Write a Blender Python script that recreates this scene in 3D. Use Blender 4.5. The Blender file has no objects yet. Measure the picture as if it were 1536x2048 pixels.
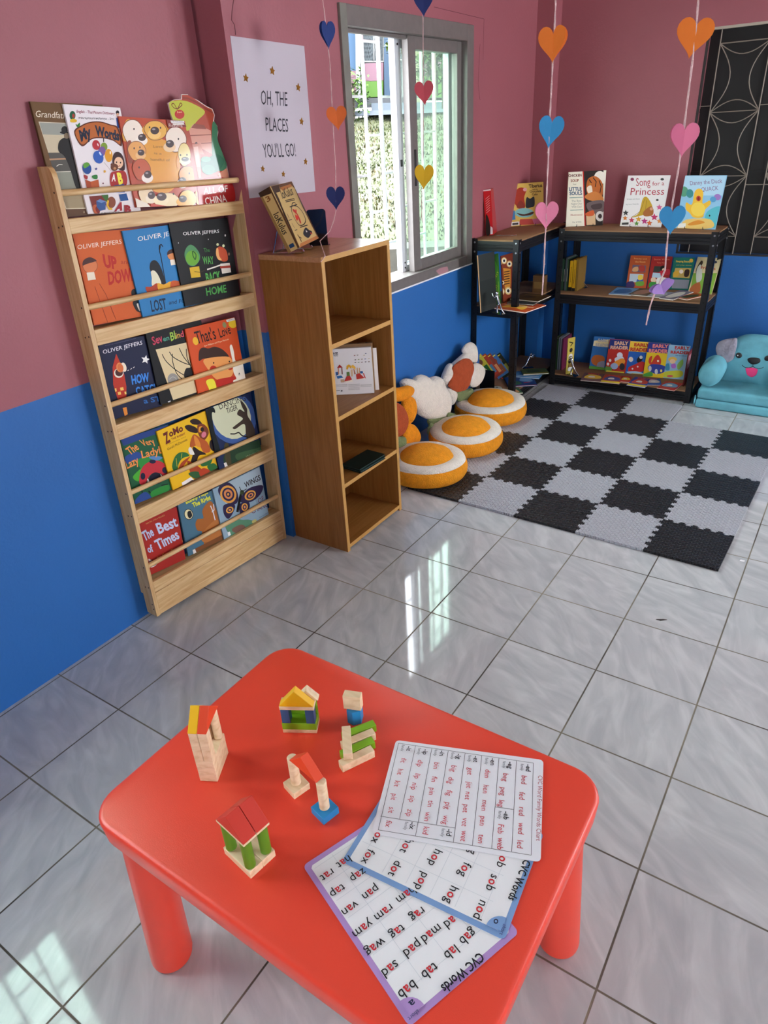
import bpy, bmesh, math, random
from mathutils import Vector, Matrix, noise
random.seed(7)
SC = bpy.context.scene
COL = SC.collection
V = Vector

# ---------------------------------------------------------------- camera, light, exposure
FPX = 1368.4808                      # focal length in pixels of the 1536 x 2048 frame
CAM = V((0.11661, -0.80205, 1.52190))
RX = V((0.8332813, 0.5502889, -0.0531444))
RY = V((0.2288229, -0.4308036, -0.8729538))      # image down
RZ = V((-0.5032716, 0.7152555, -0.4848993))      # view direction
cd = bpy.data.cameras.new('camera'); cam = bpy.data.objects.new('camera', cd); COL.objects.link(cam)
cd.sensor_fit = 'VERTICAL'; cd.sensor_height = 36.0; cd.lens = 36.0 * FPX / 2048.0
cd.clip_start = 0.05; cd.clip_end = 200
mw = Matrix((( RX.x, -RY.x, -RZ.x, CAM.x), (RX.y, -RY.y, -RZ.y, CAM.y), (RX.z, -RY.z, -RZ.z, CAM.z), (0, 0, 0, 1)))
cam.matrix_world = mw
SC.camera = cam
SC.view_settings.view_transform = 'Standard'; SC.view_settings.look = 'None'
SC.view_settings.gamma = 1.0; SC.view_settings.use_curve_mapping = False
SC.view_settings.exposure = 0.72
SC.cycles.max_bounces = 8; SC.cycles.diffuse_bounces = 5; SC.cycles.glossy_bounces = 4
SC.cycles.transparent_max_bounces = 12; SC.cycles.transmission_bounces = 6
SC.cycles.sample_clamp_indirect = 4.0; SC.cycles.use_denoising = True
SC.cycles.caustics_reflective = False; SC.cycles.caustics_refractive = False

WORLD_STRENGTH = 13.0
SUN_STRENGTH = 9.0
world = bpy.data.worlds.new('sky'); SC.world = world; world.use_nodes = True
wn = world.node_tree; wn.nodes.clear()
wo = wn.nodes.new('ShaderNodeOutputWorld'); wb = wn.nodes.new('ShaderNodeBackground')
wb.inputs[0].default_value = (0.86, 0.93, 1.0, 1); wb.inputs[1].default_value = WORLD_STRENGTH
wn.links.new(wb.outputs[0], wo.inputs[0])
sd = bpy.data.lights.new('sun', 'SUN'); so = bpy.data.objects.new('sun', sd); COL.objects.link(so)
sd.energy = SUN_STRENGTH; sd.angle = math.radians(3); sd.color = (1.0, 0.96, 0.88)
so.rotation_euler = V((-0.30, 0.42, -0.86)).to_track_quat('-Z', 'Y').to_euler()

def daylight(name, loc, direction, sx, sy, power, color):
    d = bpy.data.lights.new(name, 'AREA'); o = bpy.data.objects.new(name, d); COL.objects.link(o)
    d.shape = 'RECTANGLE'; d.size = sx; d.size_y = sy; d.energy = power; d.color = color
    o.location = loc; o.rotation_euler = V(direction).to_track_quat('-Z', 'Y').to_euler()
    return o
# daylight entering through the room's other openings (each stands in its own opening in a wall)
def portal(name, loc, direction, sx, sy):
    o = daylight(name, loc, direction, sx, sy, 1.0, (1, 1, 1)); o.data.cycles.is_portal = True
portal('sky_portal_window', (-1.99, 2.38, 1.40), (1, 0, 0), 1.15, 1.15)       # guides sky sampling through the two left windows
portal('sky_portal_window_near', (-1.99, -0.775, 1.42), (1, 0, 0), 1.15, 1.08)
daylight('daylight_window_right', (3.53, 2.85, 1.45), (-1, 0.30, -0.22), 1.15, 1.1, 38, (0.97, 0.98, 1.0))
daylight('daylight_window_far', (2.1, 3.90, 1.5), (0, -1, 0), 0.8, 1.0, 9, (0.97, 0.98, 1.0))
daylight('daylight_door_back', (2.2, -3.13, 1.15), (0, 1, 0), 1.0, 2.0, 3.0, (0.97, 0.98, 1.0))

# ---------------------------------------------------------------- small helpers
def lin(h):
    if isinstance(h, str):
        h = h.lstrip('#'); c = [int(h[i:i + 2], 16) / 255 for i in (0, 2, 4)]
    else: c = h
    return tuple(x / 12.92 if x <= 0.04045 else ((x + 0.055) / 1.055) ** 2.4 for x in c)

def ray(u, v): return RX * ((u - 768) / FPX) + RY * ((v - 1024) / FPX) + RZ
def atz(u, v, z=0.0): d = ray(u, v); return CAM + d * ((z - CAM.z) / d.z)      # measured point -> place on a level z
def atx(u, v, x): d = ray(u, v); return CAM + d * ((x - CAM.x) / d.x)
def aty(u, v, y): d = ray(u, v); return CAM + d * ((y - CAM.y) / d.y)
def atp(u, v, O, N): d = ray(u, v); return CAM + d * ((O - CAM).dot(N) / d.dot(N))
def K(ox, oy, s): return lambda x, y: (ox + x / s, oy + y / s)

_mats = {}
def nodes_of(m):
    m.use_nodes = True; nt = m.node_tree; return nt, nt.nodes['Principled BSDF']
def mat(name, color='#cccccc', rough=0.5, metal=0.0, bump=0.0, bscale=60.0, var=0.0, vscale=5.0, sheen=0.0, spec=0.5, coat=0.0, detail=4.0):
    if name in _mats: return _mats[name]
    m = bpy.data.materials.new(name); nt, b = nodes_of(m); c = lin(color) + (1,)
    b.inputs['Base Color'].default_value = c; b.inputs['Roughness'].default_value = rough
    b.inputs['Metallic'].default_value = metal; b.inputs['Specular IOR Level'].default_value = spec
    if sheen: b.inputs['Sheen Weight'].default_value = sheen; b.inputs['Sheen Roughness'].default_value = 0.5; b.inputs['Sheen Tint'].default_value = c
    if coat: b.inputs['Coat Weight'].default_value = coat; b.inputs['Coat Roughness'].default_value = 0.12
    tc = nt.nodes.new('ShaderNodeTexCoord')
    if var:
        n = nt.nodes.new('ShaderNodeTexNoise'); n.inputs['Scale'].default_value = vscale; n.inputs['Detail'].default_value = detail
        nt.links.new(tc.outputs['Object'], n.inputs['Vector'])
        r = nt.nodes.new('ShaderNodeMapRange'); r.inputs[1].default_value = 0.3; r.inputs[2].default_value = 0.7
        r.inputs[3].default_value = 1 - var; r.inputs[4].default_value = 1 + var
        nt.links.new(n.outputs['Fac'], r.inputs[0])
        h = nt.nodes.new('ShaderNodeHueSaturation'); h.inputs['Color'].default_value = c
        nt.links.new(r.outputs[0], h.inputs['Value']); nt.links.new(h.outputs[0], b.inputs['Base Color'])
    if bump:
        n = nt.nodes.new('ShaderNodeTexNoise'); n.inputs['Scale'].default_value = bscale; n.inputs['Detail'].default_value = 3
        nt.links.new(tc.outputs['Object'], n.inputs['Vector'])
        bp = nt.nodes.new('ShaderNodeBump'); bp.inputs['Strength'].default_value = bump; bp.inputs['Distance'].default_value = 0.01
        nt.links.new(n.outputs['Fac'], bp.inputs['Height']); nt.links.new(bp.outputs[0], b.inputs['Normal'])
    _mats[name] = m; return m

def print_mat(name, rough, coat=0.0, wave=0.0, metal=0.0):
    m = bpy.data.materials.new(name); nt, b = nodes_of(m)
    a = nt.nodes.new('ShaderNodeAttribute'); a.attribute_name = 'Col'
    nt.links.new(a.outputs['Color'], b.inputs['Base Color']); b.inputs['Roughness'].default_value = rough
    b.inputs['Metallic'].default_value = metal; b.inputs['Specular IOR Level'].default_value = 0.22
    if coat: b.inputs['Coat Weight'].default_value = coat; b.inputs['Coat Roughness'].default_value = 0.08
    if wave:
        tc = nt.nodes.new('ShaderNodeTexCoord'); n = nt.nodes.new('ShaderNodeTexNoise'); n.inputs['Scale'].default_value = 9
        nt.links.new(tc.outputs['Object'], n.inputs['Vector'])
        bp = nt.nodes.new('ShaderNodeBump'); bp.inputs['Strength'].default_value = wave; bp.inputs['Distance'].default_value = 0.01
        nt.links.new(n.outputs['Fac'], bp.inputs['Height']); nt.links.new(bp.outputs[0], b.inputs['Normal'])
    return m
PRINT = print_mat('printed_card', 0.5); GLOSSY = print_mat('glossy_print', 0.3, 0.6, 0.12); LAMIN = print_mat('laminated_print', 0.3, 0.35, 0.06)

def wood(name, c1, c2, scale=(3, 3, 40), rough=0.5, axis='Z', strength=1.0):
    if name in _mats: return _mats[name]
    m = bpy.data.materials.new(name); nt, b = nodes_of(m)
    tc = nt.nodes.new('ShaderNodeTexCoord'); mp = nt.nodes.new('ShaderNodeMapping')
    s = {'Z': (22, 22, 1.4), 'X': (1.4, 22, 22), 'Y': (22, 1.4, 22)}[axis]
    mp.inputs['Scale'].default_value = s
    n = nt.nodes.new('ShaderNodeTexNoise'); n.inputs['Scale'].default_value = 2.2; n.inputs['Detail'].default_value = 6; n.inputs['Distortion'].default_value = 1.6
    cr = nt.nodes.new('ShaderNodeValToRGB'); e = cr.color_ramp.elements
    e[0].position = 0.33; e[0].color = lin(c2) + (1,); e[1].position = 0.62; e[1].color = lin(c1) + (1,)
    nt.links.new(tc.outputs['Object'], mp.inputs[0]); nt.links.new(mp.outputs[0], n.inputs['Vector'])
    nt.links.new(n.outputs['Fac'], cr.inputs[0]); nt.links.new(cr.outputs[0], b.inputs['Base Color'])
    b.inputs['Roughness'].default_value = rough
    _mats[name] = m; return m

def wloc(o):
    p = V((0, 0, 0))
    while o is not None: p = p + o.location; o = o.parent
    return p

class MB:
    """collects faces for ONE mesh object"""
    def __init__(s): s.v = []; s.f = []; s.c = []; s.m = []
    def add(s, vs, fs, c='#ffffff', m=0):
        o = len(s.v); s.v += [V(p) for p in vs]
        for f in fs: s.f.append([i + o for i in f]); s.c.append(c); s.m.append(m)
        return s
    def box(s, c, d, X=V((1, 0, 0)), Y=V((0, 1, 0)), Z=V((0, 0, 1)), col='#ffffff', m=0):
        c = V(c); x, y, z = X * (d[0] / 2), Y * (d[1] / 2), Z * (d[2] / 2)
        vs = [c + x * i + y * j + z * k for k in (-1, 1) for j in (-1, 1) for i in (-1, 1)]
        return s.add(vs, [(0, 2, 3, 1), (4, 5, 7, 6), (0, 1, 5, 4), (2, 6, 7, 3), (0, 4, 6, 2), (1, 3, 7, 5)], col, m)
    def span(s, a, b, col='#ffffff', m=0):
        a, b = V(a), V(b); return s.box((a + b) / 2, [abs(b[i] - a[i]) for i in range(3)], col=col, m=m)
    def poly(s, pts, c='#ffffff', m=0): return s.add(pts, [list(range(len(pts)))], c, m)
    def prism(s, pts, off, c='#ffffff', m=0):
        n = len(pts); off = V(off); a = [V(p) for p in pts]; b = [p + off for p in a]
        return s.add(a + b, [list(range(n))[::-1], list(range(n, 2 * n))] + [(i, (i + 1) % n, n + (i + 1) % n, n + i) for i in range(n)], c, m)
    def tube(s, pts, r, n=8, c='#ffffff', m=0, caps=True):
        pts = [V(p) for p in pts]; rr = r if isinstance(r, (list, tuple)) else [r] * len(pts); o = len(s.v)
        t0 = (pts[1] - pts[0]).normalized(); up = V((0, 0, 1)) if abs(t0.z) < 0.9 else V((1, 0, 0)); a = t0.cross(up).normalized()
        vs = []
        for i, p in enumerate(pts):
            t = (pts[min(i + 1, len(pts) - 1)] - pts[max(i - 1, 0)]).normalized()
            a = (a - t * a.dot(t)); a = a.normalized() if a.length > 1e-6 else t.orthogonal().normalized(); b = t.cross(a)
            vs += [p + (a * math.cos(2 * math.pi * k / n) + b * math.sin(2 * math.pi * k / n)) * rr[i] for k in range(n)]
        fs = [(i * n + k, i * n + (k + 1) % n, (i + 1) * n + (k + 1) % n, (i + 1) * n + k) for i in range(len(pts) - 1) for k in range(n)]
        if caps: fs += [list(range(n))[::-1], list(range((len(pts) - 1) * n, len(pts) * n))]
        return s.add(vs, fs, c, m)
    def ball(s, c, r, n=14, col='#ffffff', m=0, X=V((1, 0, 0)), Y=V((0, 1, 0)), Z=V((0, 0, 1))):
        c = V(c); r = r if isinstance(r, (tuple, list)) else (r, r, r); h = n // 2
        vs = [c + Z * r[2]] + [c + X * (r[0] * math.sin(math.pi * i / h) * math.cos(2 * math.pi * k / n)) + Y * (r[1] * math.sin(math.pi * i / h) * math.sin(2 * math.pi * k / n)) + Z * (r[2] * math.cos(math.pi * i / h)) for i in range(1, h) for k in range(n)] + [c - Z * r[2]]
        fs = [(0, 1 + k, 1 + (k + 1) % n) for k in range(n)] + [(1 + (i - 1) * n + k, 1 + i * n + k, 1 + i * n + (k + 1) % n, 1 + (i - 1) * n + (k + 1) % n) for i in range(1, h - 1) for k in range(n)]
        L = len(vs) - 1; fs += [(L, 1 + (h - 2) * n + (k + 1) % n, 1 + (h - 2) * n + k) for k in range(n)]
        return s.add(vs, fs, col, m)
    def lathe(s, prof, c=(0, 0, 0), n=32, col='#ffffff', m=0, X=V((1, 0, 0)), Y=V((0, 1, 0)), Z=V((0, 0, 1))):
        c = V(c); k = len(prof)
        vs = [c + (X * math.cos(2 * math.pi * j / n) + Y * math.sin(2 * math.pi * j / n)) * max(r, 1e-5) + Z * z for j in range(n) for r, z in prof]
        fs = [(j * k + i, ((j + 1) % n) * k + i, ((j + 1) % n) * k + i + 1, j * k + i + 1) for j in range(n) for i in range(k - 1)]
        return s.add(vs, fs, col, m)
    def pillow(s, O, U, W, N, outline, tf, tb, col='#ffffff', m=0, p=2.2, seed=0, lump=0.0):
        n = len(outline); cx = sum(a for a, b in outline) / n; cy = sum(b for a, b in outline) / n
        rings = [1.0, 0.985, 0.95, 0.88, 0.76, 0.58, 0.36, 0.15]; vs = []; rows = []
        def h(t, th): return th * (1 - t ** p) ** (1 / p)
        for side in (1, -1):
            for ri, t in enumerate(rings):
                if side == -1 and ri == 0: continue
                row = []
                for a, b in outline:
                    x, y = cx + (a - cx) * t, cy + (b - cy) * t
                    d = h(t, tf if side == 1 else tb) * side
                    if lump and t < 1: d += side * lump * noise.noise(V((x * 9 + seed, y * 9, side * 3.1)))
                    row.append(len(vs)); vs.append(O + U * x + W * y + N * d)
                rows.append((side, ri, row))
            rows.append((side, 99, [len(vs)])); vs.append(O + U * cx + W * cy + N * (h(0, tf if side == 1 else tb) * side))
        fs = []; front = [r for r in rows if r[0] == 1]; back = [front[0]] + [r for r in rows if r[0] == -1]
        for seq, fl in ((front, False), (back, True)):
            for q in range(len(seq) - 1):
                A, B = seq[q][2], seq[q + 1][2]
                for i in range(n):
                    f = [A[i], A[(i + 1) % n], B[(i + 1) % n], B[i]] if len(B) > 1 else [A[i], A[(i + 1) % n], B[0]]
                    fs.append(f[::-1] if fl else f)
        return s.add(vs, fs, col, m)
    def build(s, name, mats, parent=None, smooth=None, bevel=0.0, seg=2, sub=0, base=None, recalc=True):
        mats = mats if isinstance(mats, (list, tuple)) else [mats]
        me = bpy.data.meshes.new(name)
        if parent is not None: L = wloc(parent)
        elif base is not None: L = V(base)
        else:
            xs = [p.x for p in s.v]; ys = [p.y for p in s.v]; L = V(((min(xs) + max(xs)) / 2, (min(ys) + max(ys)) / 2, min(p.z for p in s.v)))
        me.from_pydata([p - L for p in s.v], [], s.f); me.update()
        for mm in mats: me.materials.append(mm)
        at = me.color_attributes.new('Col', 'FLOAT_COLOR', 'CORNER'); buf = []
        cache = {}
        for i, pl in enumerate(me.polygons):
            c = s.c[i]
            if c not in cache: cache[c] = lin(c) + (1.0,)
            buf += list(cache[c]) * pl.loop_total
            pl.material_index = s.m[i]
        at.data.foreach_set('color', buf)
        if recalc:
            bm = bmesh.new(); bm.from_mesh(me); bmesh.ops.recalc_face_normals(bm, faces=bm.faces); bm.to_mesh(me); bm.free()
        if smooth:
            me.polygons.foreach_set('use_smooth', [True] * len(me.polygons)); me.set_sharp_from_angle(angle=math.radians(smooth))
        o = bpy.data.objects.new(name, me); COL.objects.link(o)
        if parent is not None: o.parent = parent
        else: o.location = L
        if bevel:
            b = o.modifiers.new('bevel', 'BEVEL'); b.width = bevel; b.segments = seg; b.limit_method = 'ANGLE'; b.angle_limit = math.radians(40); b.harden_normals = False
            if not smooth: me.polygons.foreach_set('use_smooth', [True] * len(me.polygons)); me.set_sharp_from_angle(angle=math.radians(35))
        if sub:
            b = o.modifiers.new('subdivision', 'SUBSURF'); b.levels = sub; b.render_levels = sub
        return o

def tag(o, label, cat, group=None):
    o['label'] = label; o['category'] = cat
    if group: o['group'] = group
    return o
def thing(name, label, cat, loc, group=None):
    o = bpy.data.objects.new(name, None); COL.objects.link(o); o.location = V(loc); o.empty_display_size = 0.05
    return tag(o, label, cat, group)
def struct(o): o['kind'] = 'structure'; return o
def stuff(o): o['kind'] = 'stuff'; return o
def copy_tree(src, loc, label, group=None):
    r = src.copy(); COL.objects.link(r); r.location = V(loc); r['label'] = label
    if group: r['group'] = group
    for ch in list(src.children):
        c = ch.copy(); COL.objects.link(c); c.parent = r
        for g in list(ch.children):
            d = g.copy(); COL.objects.link(d); d.parent = c
    return r

def smooth_loop(pts, n=6):
    out = []; L = len(pts)
    for i in range(L):
        p0, p1, p2, p3 = [V((*pts[(i + k) % L], 0)) for k in (-1, 0, 1, 2)]
        for j in range(n):
            t = j / n
            q = 0.5 * ((2 * p1) + (p2 - p0) * t + (2 * p0 - 5 * p1 + 4 * p2 - p3) * t * t + (3 * p1 - p0 - 3 * p2 + p3) * t ** 3)
            out.append((q.x, q.y))
    return out
def smooth_path(pts, n=6):
    pts = [V(p) for p in pts]; out = []
    for i in range(len(pts) - 1):
        p0 = pts[max(i - 1, 0)]; p1 = pts[i]; p2 = pts[i + 1]; p3 = pts[min(i + 2, len(pts) - 1)]
        for j in range(n):
            t = j / n; out.append(0.5 * ((2 * p1) + (p2 - p0) * t + (2 * p0 - 5 * p1 + 4 * p2 - p3) * t * t + (3 * p1 - p0 - 3 * p2 + p3) * t ** 3))
    return out + [pts[-1]]

# ---------------------------------------------------------------- lettering
_txt = {}
def letters(s, bold=0.0):
    k = (s, bold)
    if k not in _txt:
        c = bpy.data.curves.new('lettering', 'FONT'); c.body = s; c.size = 1; c.fill_mode = 'FRONT'; c.resolution_u = 2; c.offset = bold
        o = bpy.data.objects.new('lettering', c); m = o.to_mesh()
        vs = [(v.co.x, v.co.y) for v in m.vertices]; fs = [list(p.vertices) for p in m.polygons]
        o.to_mesh_clear(); bpy.data.objects.remove(o); bpy.data.curves.remove(c)
        w0 = min([x for x, y in vs] or [0]); w1 = max([x for x, y in vs] or [1])
        _txt[k] = (vs, fs, w0, max(w1 - w0, 0.01))
    return _txt[k]

class Face:
    """a flat printed face: origin O (lower-left corner), U right, W up, N towards the viewer, size w x h"""
    def __init__(s, O, U, W, N, w, h): s.O, s.U, s.W, s.N, s.w, s.h = O, U, W, N, w, h; s.k = 0; s.mb = MB(); s.clip = True
    def px(s, p):
        q = atp(p[0], p[1], s.O, s.N) - s.O; return (q.dot(s.U), q.dot(s.W))
    def put(s, ab):
        a, b = ab
        if s.clip: a = min(max(a, 0.0), s.w); b = min(max(b, 0.0), s.h)
        return s.O + s.U * a + s.W * b + s.N * (0.00025 + 0.00004 * s.k)
    def poly(s, c, loc): s.k += 1; s.mb.poly([s.put(p) for p in loc], c)
    def line(s, c, wd, loc):
        s.k += 1
        for i in range(len(loc) - 1):
            a, b = V((*loc[i], 0)), V((*loc[i + 1], 0)); d = b - a
            if d.length < 1e-6: continue
            d.normalize(); n = V((-d.y, d.x, 0)) * (wd / 2); e = d * (wd * 0.35)
            s.mb.poly([s.put((q.x, q.y)) for q in (a - n - e, b - n + e, b + n + e, a + n - e)], c)
    def ell(s, c, cx, cy, rx, ry, rot=0, n=22, a0=0, a1=360):
        ca, sa = math.cos(math.radians(rot)), math.sin(math.radians(rot)); P = []
        full = a1 - a0 >= 360
        for i in range(n + (0 if full else 1)):
            t = math.radians(a0 + (a1 - a0) * i / n); x, y = rx * math.cos(t), ry * math.sin(t)
            P.append((cx + x * ca - y * sa, cy + x * sa + y * ca))
        s.poly(c, P)
    def text(s, c, string, L, R, H, bold=0.0, fit=True):
        vs, fs, w0, w = letters(string, bold); s.k += 1
        Lx, Rx, Hx = V((*L, 0)), V((*R, 0)), V((*H, 0)); ex = (Rx - Lx) / w; ey = (Hx - Lx) / 0.73
        s.mb.add([s.put(((Lx + ex * (x - w0) + ey * y).x, (Lx + ex * (x - w0) + ey * y).y)) for x, y in vs], fs, c)
    def draw(s, art, k=None):
        """art given as fractions of the face (k None) or as measured points (k maps them to the photo frame)"""
        if k is None: f = lambda p: (p[0] * s.w, p[1] * s.h)
        else: f = lambda p: s.px(k(*p))
        for e in art:
            t = e[0]
            if t == 'p': s.poly(e[1], [f(p) for p in e[2]])
            elif t == 's': s.poly(e[1], smooth_loop([f(p) for p in e[2]], 5))
            elif t == 'l':
                P = [f(p) for p in e[3]]
                if len(P) > 2 and len(e) > 4: P = [(q.x, q.y) for q in smooth_path([(*p, 0) for p in P], 5)]
                a, b = f(e[3][0]), f((e[3][0][0] + e[2], e[3][0][1])); s.line(e[1], math.hypot(a[0] - b[0], a[1] - b[1]), P)
            elif t == 'e':
                cx, cy, rx, ry = e[2:6]; rot = math.radians(e[6] if len(e) > 6 else 0); a0, a1 = (e[7], e[8]) if len(e) > 8 else (0, 360)
                P = []; n = 22
                for i in range(n + (0 if a1 - a0 >= 360 else 1)):
                    q = math.radians(a0 + (a1 - a0) * i / n); x, y = rx * math.cos(q), ry * math.sin(q)
                    P.append(f((cx + x * math.cos(rot) - y * math.sin(rot), cy + x * math.sin(rot) + y * math.cos(rot))))
                s.poly(e[1], P)
            elif t == 't': s.text(e[1], e[2], f(e[3]), f(e[4]), f(e[5]), e[6] if len(e) > 6 else 0.0)
            elif t == 'star':
                cx, cy, r = e[2:5]; rot = e[5] if len(e) > 5 else 0
                s.poly(e[1], [f((cx + r * (1 if i % 2 == 0 else 0.45) * math.sin(math.radians(rot + 36 * i)), cy - r * (1 if i % 2 == 0 else 0.45) * math.cos(math.radians(rot + 36 * i)))) for i in range(10)])

def fit_face(quad, O, N, h=None):
    """quad: measured corners TL, TR, (BR, BL) on the plane O,N -> Face"""
    P = [atp(u, v, O, N) for u, v in quad]
    if len(P) == 4:
        U = ((P[1] - P[0]) + (P[2] - P[3])).normalized(); W = N.cross(U).normalized()
        w = ((P[1] - P[0]).dot(U) + (P[2] - P[3]).dot(U)) / 2; hh = ((P[0] - P[3]).dot(W) + (P[1] - P[2]).dot(W)) / 2
        c = (P[0] + P[1] + P[2] + P[3]) / 4; return Face(c - U * (w / 2) - W * (hh / 2), U, W, N, w, hh)
    U = (P[1] - P[0]).normalized(); W = N.cross(U).normalized(); w = (P[1] - P[0]).length
    return Face(P[0] - W * h, U, W, N, w, h)

def book(name, label, cat, F, th, cover, art=(), k=None, group=None, hard=True, mat_=None, page='#e9e2d0', spine=None, rounded=False):
    """a closed book behind the printed face F: cover (boards, spine and the printing on the front) and page block"""
    O, U, W, N, w, h = F.O, F.U, F.W, F.N, F.w, F.h
    root = thing(name, label, cat, O + U * (w / 2) - N * (th / 2), group)
    bt = 0.0018 if hard else 0.0006; ins = 0.003 if hard else 0.0008
    cm = F.mb
    ctr = O + U * (w / 2) + W * (h / 2)
    cm.box(ctr - N * (bt / 2), (w, h, bt), U, W, N, cover)
    cm.box(ctr - N * (th - bt / 2), (w, h, bt), U, W, N, cover)
    cm.box(O + U * (bt / 2) + W * (h / 2) - N * (th / 2), (bt, h, th), U, W, N, spine or cover)
    F.draw(art, k)
    cm.build('cover', mat_ or PRINT, root, recalc=False)
    pg = MB(); pg.box(ctr - N * (th / 2) + U * (bt / 2 - ins / 2), (w - bt - ins, h - 2 * ins, max(th - 2 * bt - 0.0002, 0.0005)), U, W, N)
    pg.build('pages', mat('page_edge_' + page, page, 0.8, var=0.06, vscale=400), root)
    return root
# ================================================================ THE SETTING
XL = -1.80; XP = -1.69; YF = 3.87; YC = 3.77; XR = 3.5; YB = -3.1; ZT = 2.75

def paint(name):
    m = bpy.data.materials.new(name); nt, b = nodes_of(m)
    tc = nt.nodes.new('ShaderNodeTexCoord'); g = nt.nodes.new('ShaderNodeNewGeometry')
    sx = nt.nodes.new('ShaderNodeSeparateXYZ'); nt.links.new(g.outputs['Position'], sx.inputs[0])
    lo = nt.nodes.new('ShaderNodeMath'); lo.operation = 'LESS_THAN'; lo.inputs[1].default_value = 0.893
    n2 = nt.nodes.new('ShaderNodeTexNoise'); n2.inputs['Scale'].default_value = 2.2; n2.inputs['Detail'].default_value = 5
    nt.links.new(g.outputs['Position'], n2.inputs['Vector'])
    ad = nt.nodes.new('ShaderNodeMath'); ad.operation = 'MULTIPLY_ADD'; ad.inputs[1].default_value = 0.006
    nt.links.new(n2.outputs['Fac'], ad.inputs[0]); nt.links.new(sx.outputs['Z'], ad.inputs[2]); nt.links.new(ad.outputs[0], lo.inputs[0])
    mx = nt.nodes.new('ShaderNodeMix'); mx.data_type = 'RGBA'
    mx.inputs[6].default_value = lin('#9c585f') + (1,); mx.inputs[7].default_value = lin('#1f62a6') + (1,)
    nt.links.new(lo.outputs[0], mx.inputs[0])
    r = nt.nodes.new('ShaderNodeMapRange'); r.inputs[1].default_value = 0.3; r.inputs[2].default_value = 0.7; r.inputs[3].default_value = 0.95; r.inputs[4].default_value = 1.04
    nt.links.new(n2.outputs['Fac'], r.inputs[0])
    h = nt.nodes.new('ShaderNodeHueSaturation'); nt.links.new(mx.outputs[2], h.inputs['Color']); nt.links.new(r.outputs[0], h.inputs['Value'])
    nt.links.new(h.outputs[0], b.inputs['Base Color']); b.inputs['Roughness'].default_value = 0.55
    n = nt.nodes.new('ShaderNodeTexNoise'); n.inputs['Scale'].default_value = 90; n.inputs['Detail'].default_value = 3
    nt.links.new(g.outputs['Position'], n.inputs['Vector'])
    bp = nt.nodes.new('ShaderNodeBump'); bp.inputs['Strength'].default_value = 0.18; bp.inputs['Distance'].default_value = 0.006
    nt.links.new(n.outputs['Fac'], bp.inputs['Height']); nt.links.new(bp.outputs[0], b.inputs['Normal'])
    return m
WALL = paint('wall_paint_pink_over_blue')

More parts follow.
